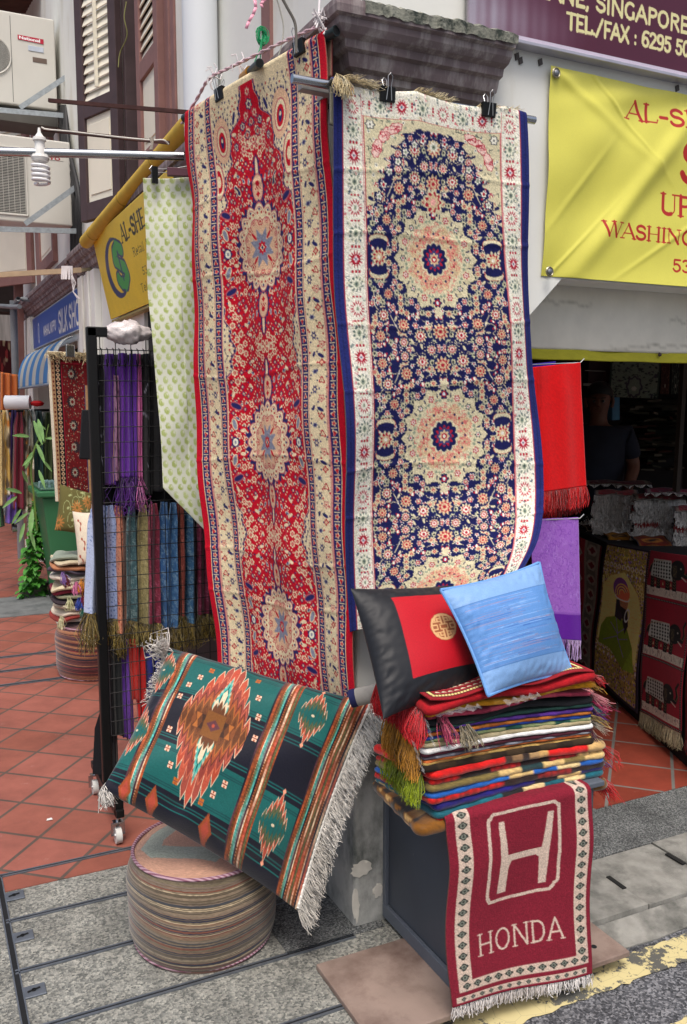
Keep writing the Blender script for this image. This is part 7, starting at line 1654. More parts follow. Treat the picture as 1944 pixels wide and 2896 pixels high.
# ================================================================ air conditioners on brackets
GALV = flat('galvanised', '#a3abaf', .5, .5, var=.18, scale=40, bs=.15)
ACW = flat('ac_white', '#cfcdc4', .5, var=.05, scale=3, bs=.02); ACD = flat('ac_dark', '#26282b', .7)
def ac(label, px1, pyt, pyb, y, wid, fan, grp, texts):
    p1 = aY(px1, pyt, y); p2 = aY(px1, pyb, y); x1, zt_, zb_ = p1[0], p1[2], p2[2]; x0 = x1-wid
    t = thing('air_conditioner', label, 'air conditioner', ((x0+x1)/2, y+.17, zb_), grp)
    MB().box(x0, x1, y, y+.33, zb_, zt_).build('casing', ACW, t, bevel=.012, seg=3)
    if fan:
        fx, fz = aY(-22, 155, y)[[0, 2]]; R = aY(27, 155, y)[0]-fx
        g = MB(); g.lathe([(R, -.001), (R*1.04, .010), (R*1.1, .012), (R*1.12, -.001)], (fx, y, fz), 40, None, (0, -1, 0)); g.build('fan_ring', ACW, t, True)
        MB().lathe([(0, .0015), (R, .0015)], (fx, y, fz), 40, None, (0, -1, 0)).build('fan_opening', ACD, t)
        g = MB(); n = 34
        for k in range(n):
            z = fz-R+2*R*(k+.5)/n; h = math.sqrt(max(0, R*R-(z-fz)**2)); g.bar((fx-h, y-.007, z), (fx+h, y-.007, z), .002, .003)
        g.build('fan_grille', flat('grille_wire', '#b9b8b0', .4), t)
        sx0 = aY(33, 155, y)[0]; MB().box(sx0-.0015, sx0+.0015, y-.0015, y, zb_+.02, zt_-.03).build('panel_seam', ACD, t)
        h0, h1 = aY(93, 168, y), aY(133, 172, y); MB().box(h0[0], h1[0], y-.003, y, h0[2]-.018, h0[2]+.018).build('hand_grip', flat('grip', '#6a5a50', .5), t, bevel=.004)
        a_, b_ = aY(50, 98, y), aY(124, 126, y); cvn = Cv(300, 110, '#b8203c'); text(cvn, 'National', 16, 84, 62, '#f4f4f4', .19, .19, False, 1.12)
        board_sheet('brand_plate', [(a_[0], y-.004, a_[2]), (b_[0], y-.004, a_[2]-.004), (b_[0], y-.004, b_[2]), (a_[0], y-.004, b_[2]+.006)], cvn, 220, 80, colmat('painted_sign'), t, None, .003)
        a_, b_ = aY(80, 128, y), aY(124, 150, y); cvn = Cv(120, 60, '#c3ccd8'); [cvn.line([(10, 12+12*k), (100-8*k, 12+12*k)], 3, '#8a94a4') for k in range(4)]
        board_sheet('label_plate', [(a_[0], y-.004, a_[2]), (b_[0], y-.004, a_[2]), (b_[0], y-.004, b_[2]), (a_[0], y-.004, b_[2])], cvn, 60, 30, colmat('painted_sign'), t, None, .003)
    else:
        a_, b_ = aY(-60, 412, y), aY(74, 604, y); MB().box(a_[0], b_[0], y-.002, y, b_[2], a_[2]).build('intake', ACD, t)
        g = MB(); n = 40
        for k in range(n): z = lerp(b_[2], a_[2], (k+.5)/n); g.bar((a_[0], y-.007, z), (b_[0], y-.007, z), .002, .004)
        for k in range(9): x = lerp(a_[0], b_[0], k/8); g.bar((x, y-.010, b_[2]), (x, y-.010, a_[2]), .003, .003, up=(0, 1, 0))
        g.build('intake_grille', flat('grille_wire', '#b9b8b0'), t)
        MB().bar((a_[0], y-.004, a_[2]+.014), (b_[0]+.014, y-.004, a_[2]+.014), .012, .012).bar((b_[0]+.012, y-.004, b_[2]-.014), (b_[0]+.012, y-.004, a_[2]+.014), .012, .012, up=(0, 1, 0)).bar((a_[0], y-.004, b_[2]-.014), (b_[0]+.014, y-.004, b_[2]-.014), .012, .012).build('intake_frame', ACW, t, bevel=.003)
        a_, b_ = aY(92, 437, y), aY(178, 456, y); cvn = Cv(360, 80, '#cfcdc4'); text(cvn, 'SANYO', 8, 72, 64, '#a01028', .26, .26, False, 1.5)
        board_sheet('brand_mark', [(a_[0], y-.003, a_[2]), (b_[0], y-.003, a_[2]), (b_[0], y-.003, b_[2]), (a_[0], y-.003, b_[2])], cvn, 180, 40, colmat('painted_sign'), t, None, .002, '#cfcdc4')
    return x0, x1, zb_, zt_
a1 = ac('upper cream air conditioner with a round fan grille and a red name plate', 154, 55, 312, 5.0, .85, True, 'air conditioners on wall brackets', 0)
a2 = ac('lower cream air conditioner with a square grille and red lettering, behind the bulb', 198, 402, 640, 4.5, .85, False, 'air conditioners on wall brackets', 0)
def bracket(label, y, pts, wdt=.035):
    t = thing('wall_bracket', label, 'bracket', aY(*pts[0][1], y), 'galvanised brackets of the air conditioners')
    for i, (a_, b_) in enumerate(pts):
        A_, B_ = aY(*a_, y-.03), aY(*b_, y-.03)
        MB().bar(A_, B_, wdt, .006, up=(0, 0, 1)).bar(A_+[0, -.015, -wdt*.45], B_+[0, -.015, -wdt*.45], .006, wdt, up=(0, 0, 1)).build(('rail', 'strut', 'post')[min(i, 2)], GALV, t)
bracket('galvanised bracket under the upper air conditioner with one raking strut', 4.9, [((-80, 300), (244, 328)), ((56, 300), (240, 178)), ((232, 200), (238, 370))])
bracket('galvanised bracket under the lower air conditioner with a long raking strut', 4.4, [((-80, 640), (268, 650)), ((70, 628), (247, 500)), ((246, 480), (248, 650))])
bracket('thin galvanised rail at the rear of the upper air conditioner', 5.35, [((-60, 352), (240, 372)), ((160, 262), (238, 212))], .03)
tag(MB().box(a1[0], a1[1], 5.0, 5.3, a1[2]-.12, a1[2]-.03).build('drain_tray', flat('tray_dark', '#5c5a55', .7, .2), None), 'dull metal tray under the upper air conditioner', 'tray')
g = MB(); 
for k in range(6): g.tube(curve_rows([(0, aX(172+k*3, 300, .0)), (1, aX(176+k*4, 420, -.03)), (2, aX(200+k*5, 560, -.03)), (3, aX(205+k*4, 760, -.03))], np.linspace(0, 3, 14)), .014, 7)
tag(g.build('cable_bundle', flat('black_cable', '#202022', .6), None, True), 'bundle of black cables dropping behind the air conditioners', 'cables')
# wooden batten with string
t = thing('wooden_batten', 'pale wooden batten crossing under the brackets, tied with white string', 'batten', aY(100, 780, 3.9))
MB().bar(aY(-80, 782, 3.9), aY(230, 764, 3.9), .03, .032).build('batten', flat('pale_wood', '#b9a184', .7, var=.12, scale=20), t); MB().bar(aY(230, 764, 3.905), aY(290, 757, 3.9), .03, .02).build('batten_tip', flat('dull_wood', '#8f8468', .7), t)
g = MB(); gq = random.Random(3)
for k in range(12): x = 176+k*2.6; g.tube([aY(x, 752, 3.88), aY(x+gq.uniform(-3, 3), 790, 3.88)], .004, 5)
for k in range(5): g.tube([aY(204+gq.uniform(-4, 4), 780, 3.87), aY(208+gq.uniform(-4, 8), 800, 3.87), aY(206+gq.uniform(-3, 3), 825, 3.87), aY(222+gq.uniform(-4, 6), 845, 3.87)], .0025, 5)
g.build('string', wt, t, True)
# ================================================================ blue sign, striped awning, pipes of the silk shop
cv = Cv(900, 110, '#2f55a8')
Pn0 = np.array([-.03, 7.12, 2.462]); dS = np.array([0, -2.62, 0]); eS = np.array([0, 0, -.302])
def sp2(px, py): r_ = ray(px, py); p = CAM+r_*((-.03-CAM[0])/r_[0])-Pn0; return p[1]/-2.62*900, -p[2]/.302*110
z4 = lambda x, y: (x*.214, 700+y*.214)
def btx(s, pa, ptop, pb, **kw):
    (xa, ya), (_, yt), (xb, _) = sp2(*pa), sp2(*ptop), sp2(*pb); h = ya-yt; adv = sum(GL.get(c_, GL[' '])[0] for c_ in s)*h; text(cv, s, xa, ya, h, '#e8e6e0', sx=(xb-xa)/adv, serif=False, **kw)
cv.rect(0, 0, 900, 4, '#b8c4cc'); cv.rect(0, 106, 900, 110, '#b8c4cc')
btx('SILK SHOP', z4(780, 1130), z4(770, 860), z4(1095, 985), wt=.17); btx('MAHAL NIPPO', z4(580, 1165), z4(575, 1050), z4(745, 1090), wt=.17)
x_, y_ = sp2(*z4(515, 1130)); cv.ell(x_, y_, 18, 34, '#c9ccd8', 0, 0, 0, hole=.75); cv.line([(x_-8, y_-18), (x_+6, y_-8), (x_-6, y_+4), (x_+8, y_+18)], 4, '#c9ccd8')
t = thing('blue_shop_sign', 'long blue sign with white lettering under the brown cornice down the lane', 'sign', (-.03, 5.8, 2.16)); board_sheet('sign_face', [Pn0, Pn0+dS, Pn0+dS+eS, Pn0+eS], cv, 500, 64, colmat('painted_sign'), t, None, .02)
cv = Cv(120, 60, '#4a7fb4')
for x in range(0, 120, 24): cv.rect(x+12, 0, x+24, 60, '#b4b6b0')
t = thing('striped_awning', 'small curved awning in blue and white stripes below the blue sign', 'awning', (-.25, 5.9, 1.75)); U, V = np.meshgrid(np.linspace(0, 1, 60), np.linspace(0, 1, 24)); a = V*math.pi/2
P = np.stack([-.04-.17*np.sin(a), 7.05-U*2.4, 2.13-.34*(1-np.cos(a))-.02*V], -1); sheet('canopy', P, cv.down(24, 60), colmat('canvas_cloth'), t, .01, '#8aa0b8')
MB().tube([P[-1, 0], P[-1, -1]], .012, 8).build('valance_bar', flat('grey_bar', '#7f8c98', .6), t, True)
t = thing('downpipe', 'mauve brown square downpipe at the far edge of the silk shop', 'pipe', (-.12, 8.2, 0)); MB().bar(aX(58, 1400, -.12)*[1, 1, 0], aX(52, 780, -.12), .085, .085).build('pipe', MAUVE, t); 
t = thing('downpipe', 'grey round pipe running down beside the mauve one', 'pipe', (-.16, 8.5, 0)); MB().cyl(aX(50, 1350, -.2)*[1, 1, 0], aX(38, 850, -.2), .035, 12).build('pipe', flat('grey_pipe', '#7d8286', .5), t, True); MB().tube([aX(38, 870, -.2), aX(52, 845, -.2), aX(62, 846, -.16), aX(98, 848, -.05)], .022, 8).tube([aX(0, 865, -.3), aX(40, 868, -.22), aX(56, 867, -.2)], .022, 8).build('elbow', flat('grey_pipe', '#9aa0a4', .5), t, True)
MB().bar(aX(78, 1400, -.05)*[1, 1, 0], aX(66, 925, -.05), .10, .03).build('board', CREAM, SILK)
# ================================================================ hanging rug, cushions, textile heap, second pouf down the lane
def simple_cloth(name, label, cat, c4, ys, cv, nu, nv, mat, fr=None, wave=.004, group=None, thick=.006, back='#8a8074', amt=.1, wf=9):
    C = [aY(x, y, d) for (x, y), d in zip(c4, ys)]; t = thing(name, label, cat, (float(np.mean([p[0] for p in C])), float(np.mean([p[1] for p in C])), float(min(C[2][2], C[3][2]))), group)
    board_sheet('cloth', C, cv, nu, nv, mat, t, lambda U, V: wave*np.sin(U*wf+V*2)+wave*.5*np.sin(V*7+U*5), thick, back, amt)
    if fr: C = [np.array(c) for c in C]; fringe('fringe', [C[3], lerp(C[3], C[2], .5), C[2]], fr[3] if len(fr) > 3 else (0, 0, -1), fr[0], fr[1], fr[2], t, .002, .25, .3, .25)
    return t
cv = Cv(300, 700, '#5c1216'); q = random.Random(14)
cv.rect(0, 0, 22, 700, '#cfc8b4'); cv.rect(0, 0, 300, 16, '#cfc8b4')
cv.rect(22, 16, 46, 700, '#9a7a58'); cv.rect(46, 40, 86, 700, '#1a1418'); cv.rect(22, 16, 300, 40, '#1a1418')
for y in range(20, 700, 20): cv.ell(34, y, 6, 6, '#5a1a1c', 0, 4, .3); cv.ell(66, y+8, 14, 9, '#b09878', 0, 4, .2); cv.ell(66, y+8, 5, 4, '#5a1a1c')
for x in range(60, 300, 22): cv.ell(x, 28, 9, 8, '#b09878', 0, 4, .2)
cv.rect(86, 50, 92, 700, '#8a1c2c'); cv.rect(86, 50, 300, 56, '#8a1c2c')
for k in range(650):
    x, y = q.uniform(96, 238), q.uniform(60, 690); c = q.choice(['#8a7460', '#a89070', '#4a4a3c', '#7a2420', '#3a5a50', '#b0a08a', '#2a2022', '#a03028']); cv.ell(x, y, q.uniform(2, 5), q.uniform(2, 4), c, q.uniform(0, 3), 4, .4)
for y in (100, 230, 340, 440, 560, 660): cv.ell(150+q.uniform(-20, 20), y, 32, 30, '#2a2226', 0, 12, .25); cv.ell(150, y, 22, 20, '#8d8272', 0, 10, .3); cv.ell(150, y, 9, 8, '#5c1216')
cv.rect(238, 150, 244, 700, '#232a58'); cv.rect(244, 150, 266, 700, '#9a7a58'); cv.rect(266, 150, 300, 700, '#1a1418')
for y in range(160, 700, 20): cv.ell(284, y, 12, 8, '#b09878', 0, 4, .2)
t = simple_cloth('hanging_rug', 'dark red rug with a cream edge and black beaded border hung near the silk shop', 'rug', [(134, 992), (262, 1000), (276, 1420), (158, 1418)], [3.25, 3.1, 3.1, 3.25], cv, 170, 300, cloth_mat('carpet_pile'))
fringe('fringe', [aY(134, 996, 3.23), aY(200, 996, 3.18), aY(262, 1000, 3.08)], (.1, -.5, -.5), .04, 220, ['#c9b58c', '#d8c8a0', '#a8946c'], t, .002, .7, .6, .4)
tag(MB().bar(aY(199, 975, 3.1), aY(199, 1010, 3.1), .05, .02).build('foil_clip', CHROME, None, bevel=.004), 'shiny bulldog clip on the top edge of the dark red rug', 'clip')
tag(MB().bar(aY(258, 1160, 2.2), aY(250, 1300, 2.2), .09, .012).build('black_bag', flat('black_cloth', '#17191f', .8), None, bevel=.01), 'black cloth bag hanging on the rack edge before the dark red rug', 'bag')
cv = Cv(200, 200, '#5c5730'); q = random.Random(3)
for k in range(16): x, y = q.uniform(10, 190), q.uniform(10, 190); cv.line(arc(x, y, 20, 30, q.uniform(0, 360), q.uniform(0, 360)+160, 8), 3, '#8f9668'); cv.ell(x+8, y, 5, 9, '#9aa070', 1.)
for (x, y) in ((110, 100), (15, 170), (170, 60)):
    for a in range(12): leaf(cv, x, y, 34, 7, a*.52, '#a8703c'); 
    cv.ell(x, y, 8, 8, '#6a5a2c')
t = thing('cushion', 'olive cushion with orange daisies propped against the dark red rug', 'cushion', aY(215, 1500, 2.95), 'cushions on the far heap')
pillow('cover', [aY(170, 1368, 3.1), aY(262, 1395, 3.05), aY(262, 1520, 2.9), aY(155, 1500, 2.95)], .05, cv, 80, 80, cloth_mat('woven_fabric'), t, '#4a4628', pinch=.06)
cv = Cv(200, 200, '#d9cdb8')
for (x, y) in ((40, 40), (60, 110), (120, 60), (90, 160), (150, 140), (30, 170)): cv.line([(x, y), (x+20, y+14), (x+14, y+34)], 3, '#8a3a2c'); [cv.ell(x+a, y+b, 7, 5, '#9a3c2c', a) for a, b in ((0, 0), (20, 14), (14, 34))]
cv.line(arc(190, 40, 70, 70, 90, 200, 10), 4, '#a04a34')
t = thing('cushion', 'off-white cushion embroidered with small red flowers on the textile heap', 'cushion', aY(230, 1590, 2.75), 'cushions on the far heap')
pillow('cover', [aY(205, 1446, 2.85), aY(285, 1446, 2.8), aY(285, 1600, 2.65), aY(222, 1598, 2.72)], .045, cv, 70, 70, cloth_mat('woven_fabric'), t, '#b8ad98', pinch=.06)
pc2 = aZ(272, 1928, 0); PC2 = (pc2[0]+.04, pc2[1]+.21, 0.)
q = random.Random(5); tc2 = Cv(200, 200, '#5a3a3a')
for k in range(300): tc2.ell(q.uniform(0, 200), q.uniform(0, 200), q.uniform(2, 8), q.uniform(1, 3), q.choice(['#2f2a34', '#8a7468', '#6a2c34', '#4a4a58', '#a08a78']), q.uniform(0, 3))
dC = (np.array(PC2)-CAM)[:2]; dist = math.hypot(*dC)
pouf('pouf', PC2, .235, .31, 'round pouf with dark red, brown and orange stripes carrying the heap of textiles', 'striped kilim poufs', stripe_canvas(['#4a2a2c', '#3a2228', '#6a3a34', '#8a5a40', '#2a2430', '#7a3030', '#5a3a3c', '#a07050', '#35283a'], 8), tc2, 31, PIPE)
cols = ['#b8b4aa', '#8a3a34', '#d8cdb8', '#c0b8a0', '#3a3238', '#9aa084', '#7a2a3c', '#cfc4a4', '#a8a090', '#d0c8b8', '#4a4450', '#b07a5a', '#c8bca0', '#8f9a8c']
hq = random.Random(6); N_ = 14; HL = ['sage', 'wine red', 'cream', 'sand', 'charcoal', 'olive grey', 'plum', 'straw', 'stone', 'ivory', 'slate', 'terracotta', 'parchment', 'grey green']
for k in range(N_):
    f = k/(N_-1); z = .345+f*.38; y_px = lerp(1720, 1465, f); c = np.array([aY(218, 1650, PC2[1])[0]+hq.uniform(-.015, .015)-.02*f, PC2[1]+.02+hq.uniform(-.02, .02), z])
    wx, wy = .125-.02*f+hq.uniform(-.01, .02), .14; n1, n2 = 26, 8; V = []
    th_ = np.linspace(0, 2*math.pi, n1, endpoint=False); g = MB(); rot = hq.uniform(-.5, .5)
    prof_ = [(0., -.5), (.7, -.5), (.97, -.3), (1., 0), (.97, .3), (.7, .5), (0, .55)]
    for (pr_, pz) in prof_:
        for a in th_:
            ex_ = abs(math.cos(a))**.5*math.copysign(1, math.cos(a)); ey_ = abs(math.sin(a))**.5*math.copysign(1, math.sin(a)); x, y = ex_*wx*pr_, ey_*wy*pr_
            V.append(c+[x*math.cos(rot)-y*math.sin(rot), x*math.sin(rot)+y*math.cos(rot), pz*.030+.010*math.sin(a*3+k)*pr_+(.02*x/wx*math.sin(k))])
    g.add(V, [[i*n1+j, i*n1+(j+1) % n1, (i+1)*n1+(j+1) % n1, (i+1)*n1+j] for i in range(len(prof_)-1) for j in range(n1)], cols[k % len(cols)])
    tag(g.build('folded_textile', cloth_mat('woven_fabric'), None, True), '%s folded cloth, %s in the heap on the dark red pouf' % (HL[k], ['lowest', 'second from below', 'third from below', 'fourth from below', 'fifth from below', 'sixth from below', 'seventh from below', 'seventh from above', 'sixth from above', 'fifth from above', 'fourth from above', 'third from above', 'second from above', 'topmost'][k]), 'cloth', 'cloths heaped on the far pouf')
for i, (px, py, c, nmm) in enumerate(((178, 1640, '#8a6ab0', 'lilac'), (184, 1648, '#7a1c34', 'wine'), (216, 1668, '#d87aa8', 'pink'), (232, 1660, '#d98a2c', 'orange'), (244, 1672, '#d9902c', 'amber'), (226, 1712, '#2c4ab0', 'royal blue'), (236, 1700, '#8a1c3c', 'crimson'), (240, 1735, '#2c7a68', 'sea green'), (196, 1712, '#cfd0a0', 'pale lime'), (174, 1765, '#d8d4a8', 'pale yellow'), (250, 1800, '#dcd6b4', 'cream'), (262, 1808, '#d4ceb0', 'ivory'))):
    p = aY(px, py-22, 2.58); o = fringe('tassel', [p+[-.008, 0, 0], p+[.008, 0, 0]], (rnd.uniform(-.2, .2), -.1, -1), .065, 40, [c], None, .0022, .35, .2, .15); tag(o, '%s tassel dangling from the textile heap' % nmm, 'tassel', 'tassels on the textile heap')
# ================================================================ wheelie bin and plants
BG = flat('bin_green', '#34704a', .45, var=.06, scale=4, bs=.04); b0 = aZ(148, 1722, 0); t = thing('wheelie_bin', 'green plastic wheelie bin standing in the lane beside a potted climber', 'bin', b0+[.1, .25, 0])
x_, y_ = b0[0]+.09, b0[1]; g = MB(); zt_ = aY(120, 1405, y_)[2]
wb, wt_ = .20, .27
g.hexa([(x_-.04, y_, 0.02), (x_-.04+wb*1.6, y_, .02), (x_-.04+wb*1.6, y_+.45, .02), (x_-.04, y_+.45, .02), (x_-.14, y_-.06, zt_), (x_+.42, y_-.06, zt_), (x_+.42, y_+.5, zt_), (x_-.14, y_+.5, zt_)]); g.build('tub', BG, t, bevel=.02, seg=3)
MB().box(x_-.18, x_+.45, y_-.10, y_+.52, zt_-.0, zt_+.05).build('rim', BG, t, bevel=.012); MB().box(x_-.15, x_+.42, y_-.07, y_+.5, zt_+.051, zt_+.075).build('lid', flat('bin_lid', '#4c6e60', .45), t, bevel=.01)
for k in range(3): p = aY(112+k*14, 1368, y_-.02); MB().tube([p+[0, 0, -.03], p+[0, 0, .01], p+[.06, 0, .02], p+[.08, 0, -.03]], .012, 8).build('lid_clasp', flat('clasp_grey', '#6f8f90', .4), t, True)
for xx in (x_-.05, x_+.3): MB().cyl((xx, y_+.42, .07), (xx+.05, y_+.42, .07), .07, 20).build('wheel', BLK, t, True)
LEAF = flat('leaf_green', '#6f9a58', .45, var=.25, scale=18, bs=.05, spec=.5); LEAF2 = flat('leaf_bright', '#4a8a34', .45, var=.3, scale=14, bs=.05); STEM = flat('plant_stem', '#5d7a34', .7)
def leaf_mesh(g, base, d, L, w, up=(0, 0, 1), curl=.25):
    d = np.asarray(d, float); d /= np.linalg.norm(d); s = np.cross(d, up); s /= (np.linalg.norm(s)+1e-9); n = np.cross(s, d); V = []; m = 5
    for i in range(m+1):
        f = i/m; ww = w*math.sin(math.pi*min(1, f*.92+.06))**.8; c = base+d*L*f-np.array([0, 0, 1])*curl*L*f*f; V += [c-s*ww/2+n*ww*.12, c, c+s*ww/2+n*ww*.12]
    g.add(V, [[3*i+j, 3*i+j+1, 3*i+4+j, 3*i+3+j] for i in range(m) for j in range(2)])
g = MB(); st = MB(); pb = aZ(96, 1680, 0); gq = random.Random(8); yb_ = pb[1]-.1
t = thing('climbing_plant', 'leafy bright green climber in a low pot at the foot of the bin', 'plant', pb)
for k in range(420):
    f = gq.random(); py = lerp(1420, 1685, f**.8); px = 92+gq.uniform(-1, 1)*(8+24*f)+ (0 if f > .4 else 10); p = aY(px, py, yb_+gq.uniform(-.1, .12)); a = gq.uniform(0, 6.28); leaf_mesh(g, p, (math.cos(a), math.sin(a)-.5, gq.uniform(-.6, .3)), gq.uniform(.045, .075), gq.uniform(.035, .055), curl=.4)
g.build('foliage', LEAF2, t, True); MB().tube([pb, aY(95, 1500, yb_), aY(100, 1400, yb_)], .012, 6).build('stem', STEM, t, True); MB().lathe([(.0, 0), (.10, 0), (.13, .10), (0, .10)], pb+[0, 0, .002], 18).build('pot', flat('grey_pot', '#6c6a60', .8), t, True)
g = MB(); t = thing('bamboo_plant', 'thin leggy plant with long pale green leaves rising in front of the bin', 'plant', aY(100, 1560, 3.9))
stp = [(105, 1500), (96, 1400), (88, 1330), (98, 1270), (112, 1240)]; S3 = [aY(x, y, 4.3) for x, y in stp]
MB().tube(curve_rows([(i, p) for i, p in enumerate(S3)], np.linspace(0, 4, 20)), .007, 6).tube([S3[3], aY(128, 1250, 4.3), aY(138, 1200, 4.3)], .004, 5).tube([S3[1], aY(100, 1450, 4.3), aY(80, 1520, 4.3)], .004, 5).build('stem', STEM, t, True)
for (x, y, dx, dz, L) in ((104, 1255, .3, -.8, .22), (96, 1190, .3, -1, .26), (108, 1185, .2, -1, .24), (72, 1325, .35, .9, .24), (78, 1365, -.3, .9, .2), (62, 1395, -.9, .5, .22), (48, 1405, -1, -.5, .2), (80, 1450, -.8, -.5, .18), (92, 1440, -.2, -1, .28), (70, 1480, -.4, -1, .2), (120, 1300, .6, -.7, .16), (128, 1240, .8, .1, .15), (130, 1215, -.7, .6, .16), (92, 1290, -.7, -.5, .16), (84, 1235, -.8, .2, .2), (110, 1330, .3, -1, .2), (86, 1500, .2, -1, .2), (60, 1440, -.6, -.8, .18)):
    leaf_mesh(g, aY(x, y, 4.28), (dx, gq.uniform(-.5, .1), dz), L*.62, L*.13, up=(0, -1, .2), curl=.15)
g.build('foliage', LEAF, t, True)
# ================================================================ far-left scarf stand
def scarf(name, label, px0, px1, pyt, pyb, y, cv, mat, grp, fr=None, nf=2, depth=.012, px0b=None, px1b=None, pinch_=.25, nu=26, nv=60, cat='scarf', amt=.06):
    """a scarf hung doubled over a hook: gathered at the top, two or more soft folds"""
    px0b = px0 if px0b is None else px0b; px1b = px1 if px1b is None else px1b; P = np.zeros((nv, nu, 3)); u = np.linspace(0, 1, nu)
    for i in range(nv):
        v = i/(nv-1); py = lerp(pyt, pyb, v); w_ = 1-pinch_*(1-sstep(v*6)); a_, b_ = lerp(px0, px0b, v), lerp(px1, px1b, v); m = (a_+b_)/2; h_ = (b_-a_)/2*w_
        l = aY(m-h_, py, y); r = aY(m+h_, py, y); P[i] = l*(1-u[:, None])+r*u[:, None]
    U, V = np.meshgrid(u, np.linspace(0, 1, nv)); P[..., 1] += depth*np.sin(U*math.pi*2*nf+V*.8+px0)+depth*.3*np.sin(V*9+px0); P[0, :, 2] += .0
    P[..., 1] += depth*1.2*(1-np.sin(np.pi*U)**.5)
    if isinstance(cv, str): cv = Cv(8, 8, cv)
    t = thing(name, label, cat, (float(P[..., 0].mean()), float(P[..., 1].mean()), float(P[..., 2].min())), grp)
    sheet('cloth', P, noise_col(cv.down(nv, nu), amt, abs(int(px0))), mat, t, .002)
    if fr: fringe('fringe', P[-1], (0, 0, -1), fr[0], fr[1], fr[2], t, fr[3] if len(fr) > 3 else .0016, .3, .3, .25, clump=fr[4] if len(fr) > 4 else 0)
    return t
SATN = cloth_mat('silk_scarf', .45, .2, 700, .1, .08, .5); MATT = cloth_mat('pashmina', .75, .2, 1200, .25, .08, .3)
ORG = thing('orange_cloth', 'plain orange cloth hanging at the far left above the scarf stand', 'cloth', aY(28, 1400, 6.6)); cv = Cv(20, 40, '#c0682c'); board_sheet('cloth', [aY(2, 1052, 6.6), aY(52, 1060, 6.6), aY(60, 1380, 6.6), aY(0, 1380, 6.6)], cv, 40, 60, MATT, ORG, lambda U, V: .02*np.sin(U*16), .003, '#8a4a20')
t = thing('hanging_rug', 'dark crimson patterned rug hanging in the farthest shop', 'rug', aY(20, 1060, 8.8)); cv = Cv(60, 100, '#3a1418'); q = random.Random(3)
for k in range(80): cv.ell(q.uniform(0, 60), q.uniform(0, 100), 3, 3, q.choice(['#6a4a40', '#7a2a2c', '#8a7a64']))
board_sheet('cloth', [aY(-30, 960, 8.8), aY(40, 965, 8.8), aY(46, 1350, 8.8), aY(-30, 1350, 8.8)], cv, 50, 90, cloth_mat('carpet_pile'), t)
t = thing('paper_roll', 'white paper roll lying across the top of the scarf stand', 'roll', aY(50, 1140, 5.6)); MB().cyl(aY(16, 1138, 5.62), aY(86, 1138, 5.55), .058, 24).build('roll', flat('white_paper', '#e6e9ee', .6, var=.02), t, True)
t = thing('scarf_stand', 'low black scarf stand on castors at the far left of the lane', 'stand', aZ(38, 1500, 0)+[0, 0, 0]); p = aZ(38, 1500, 0)
MB().tube([aY(-60, 1165, 5.7), aY(140, 1160, 5.7)], .012, 8).tube([aY(38, 1160, 5.7), aY(38, 1500, 5.7)], .014, 8).build('rail', BLK, t, True); c = aY(38, 1495, 5.7); MB().cyl(c+[-.01, 0, 0], c+[.03, 0, 0], .035, 14).build('castor', WIRE, t, True)
FS = [(-30, 14, 1160, 1430, '#c8b078', 'pale gold'), (2, 34, 1160, 1400, '#d8b45c', 'yellow and cream printed'), (28, 56, 1160, 1470, '#4a3090', 'violet'), (40, 74, 1165, 1440, '#78102c', 'crimson'), (62, 92, 1160, 1300, '#a8a894', 'silver and taupe printed'), (76, 104, 1158, 1260, '#c8d0d0', 'white satin'), (70, 100, 1260, 1450, '#7a6a50', 'bronze patterned'), (96, 128, 1162, 1400, '#123c3c', 'dark teal'), (120, 150, 1165, 1430, '#56683c', 'olive green chiffon'), (20, 50, 1400, 1480, '#6a4aa8', 'lavender'), (-30, 8, 1380, 1490, '#3a6a34', 'leaf green')]
for i, (a_, b_, yt_, yb_2, c, nmm) in enumerate(FS):
    cv = Cv(40, 80, c); q = random.Random(i)
    if 'print' in nmm or 'pattern' in nmm:
        for k in range(18): cv.ell(q.uniform(0, 40), q.uniform(0, 80), q.uniform(3, 8), q.uniform(3, 8), q.choice(['#d8c8a0', '#c87a1c', '#5a4a38', '#e0dcc8']))
    scarf('scarf', nmm+' scarf on the far-left scarf stand', a_, b_, yt_, yb_2, 5.6+.03*(i % 3), cv, SATN, 'scarves on the far-left stand', None, 2, .03, a_-4, b_+8, .4, 24, 40)
tag(MB().lathe([(0, .0), (.05, .01), (.06, .03), (.03, .05), (0, .04)], aY(106, 1150, 5.55), 9).build('cloth_flower', flat('red_flower', '#b8141c', .7), None, True), 'small red cloth flower beside the white roll', 'flower')
# ================================================================ black mesh scarf rack
RY = 1.10; t = thing('scarf_rack', 'tall black mesh scarf rack on castors standing left of the red runner', 'rack', aY(290, 2180, RY)*[1, 1, 0]+[0, 0, 0])
ptop, pbot = aY(258, 940, RY), aY(296, 2170, RY); px_ = ptop[0]; zt_ = aY(258, 925, RY)[2]; xr = .02
MB().bar((px_+.0, RY, zt_), (px_+.004, RY, .14), .036, .036, up=(0, 1, 0)).build('post', BLK, t, bevel=.004)
MB().bar((px_-.018, RY, zt_-.017), (xr, RY, zt_-.017), .036, .036).build('top_bar', BLK, t, bevel=.004); MB().bar((px_+.15, RY-.019, zt_-.017), (xr, RY-.019, zt_-.017), .002, .03).build('slotted_strip', flat('grey_strip', '#5f666c', .5, .5), t)
g = MB(); 
for k in range(6): g.cyl((px_+.245+k*.019, RY-.0202, zt_-.017), (px_+.245+k*.019, RY-.0215, zt_-.017), .006, 10)
g.build('slot', DARKGAP, t)
g = MB(); zb_ = .30; x = px_+.03; nx_ = 0
while x < xr: g.tube([(x, RY-.0, zt_-.03), (x, RY-.0, zb_)], .0018, 5); x += .0575
z = aY(300, 989, RY)[2]
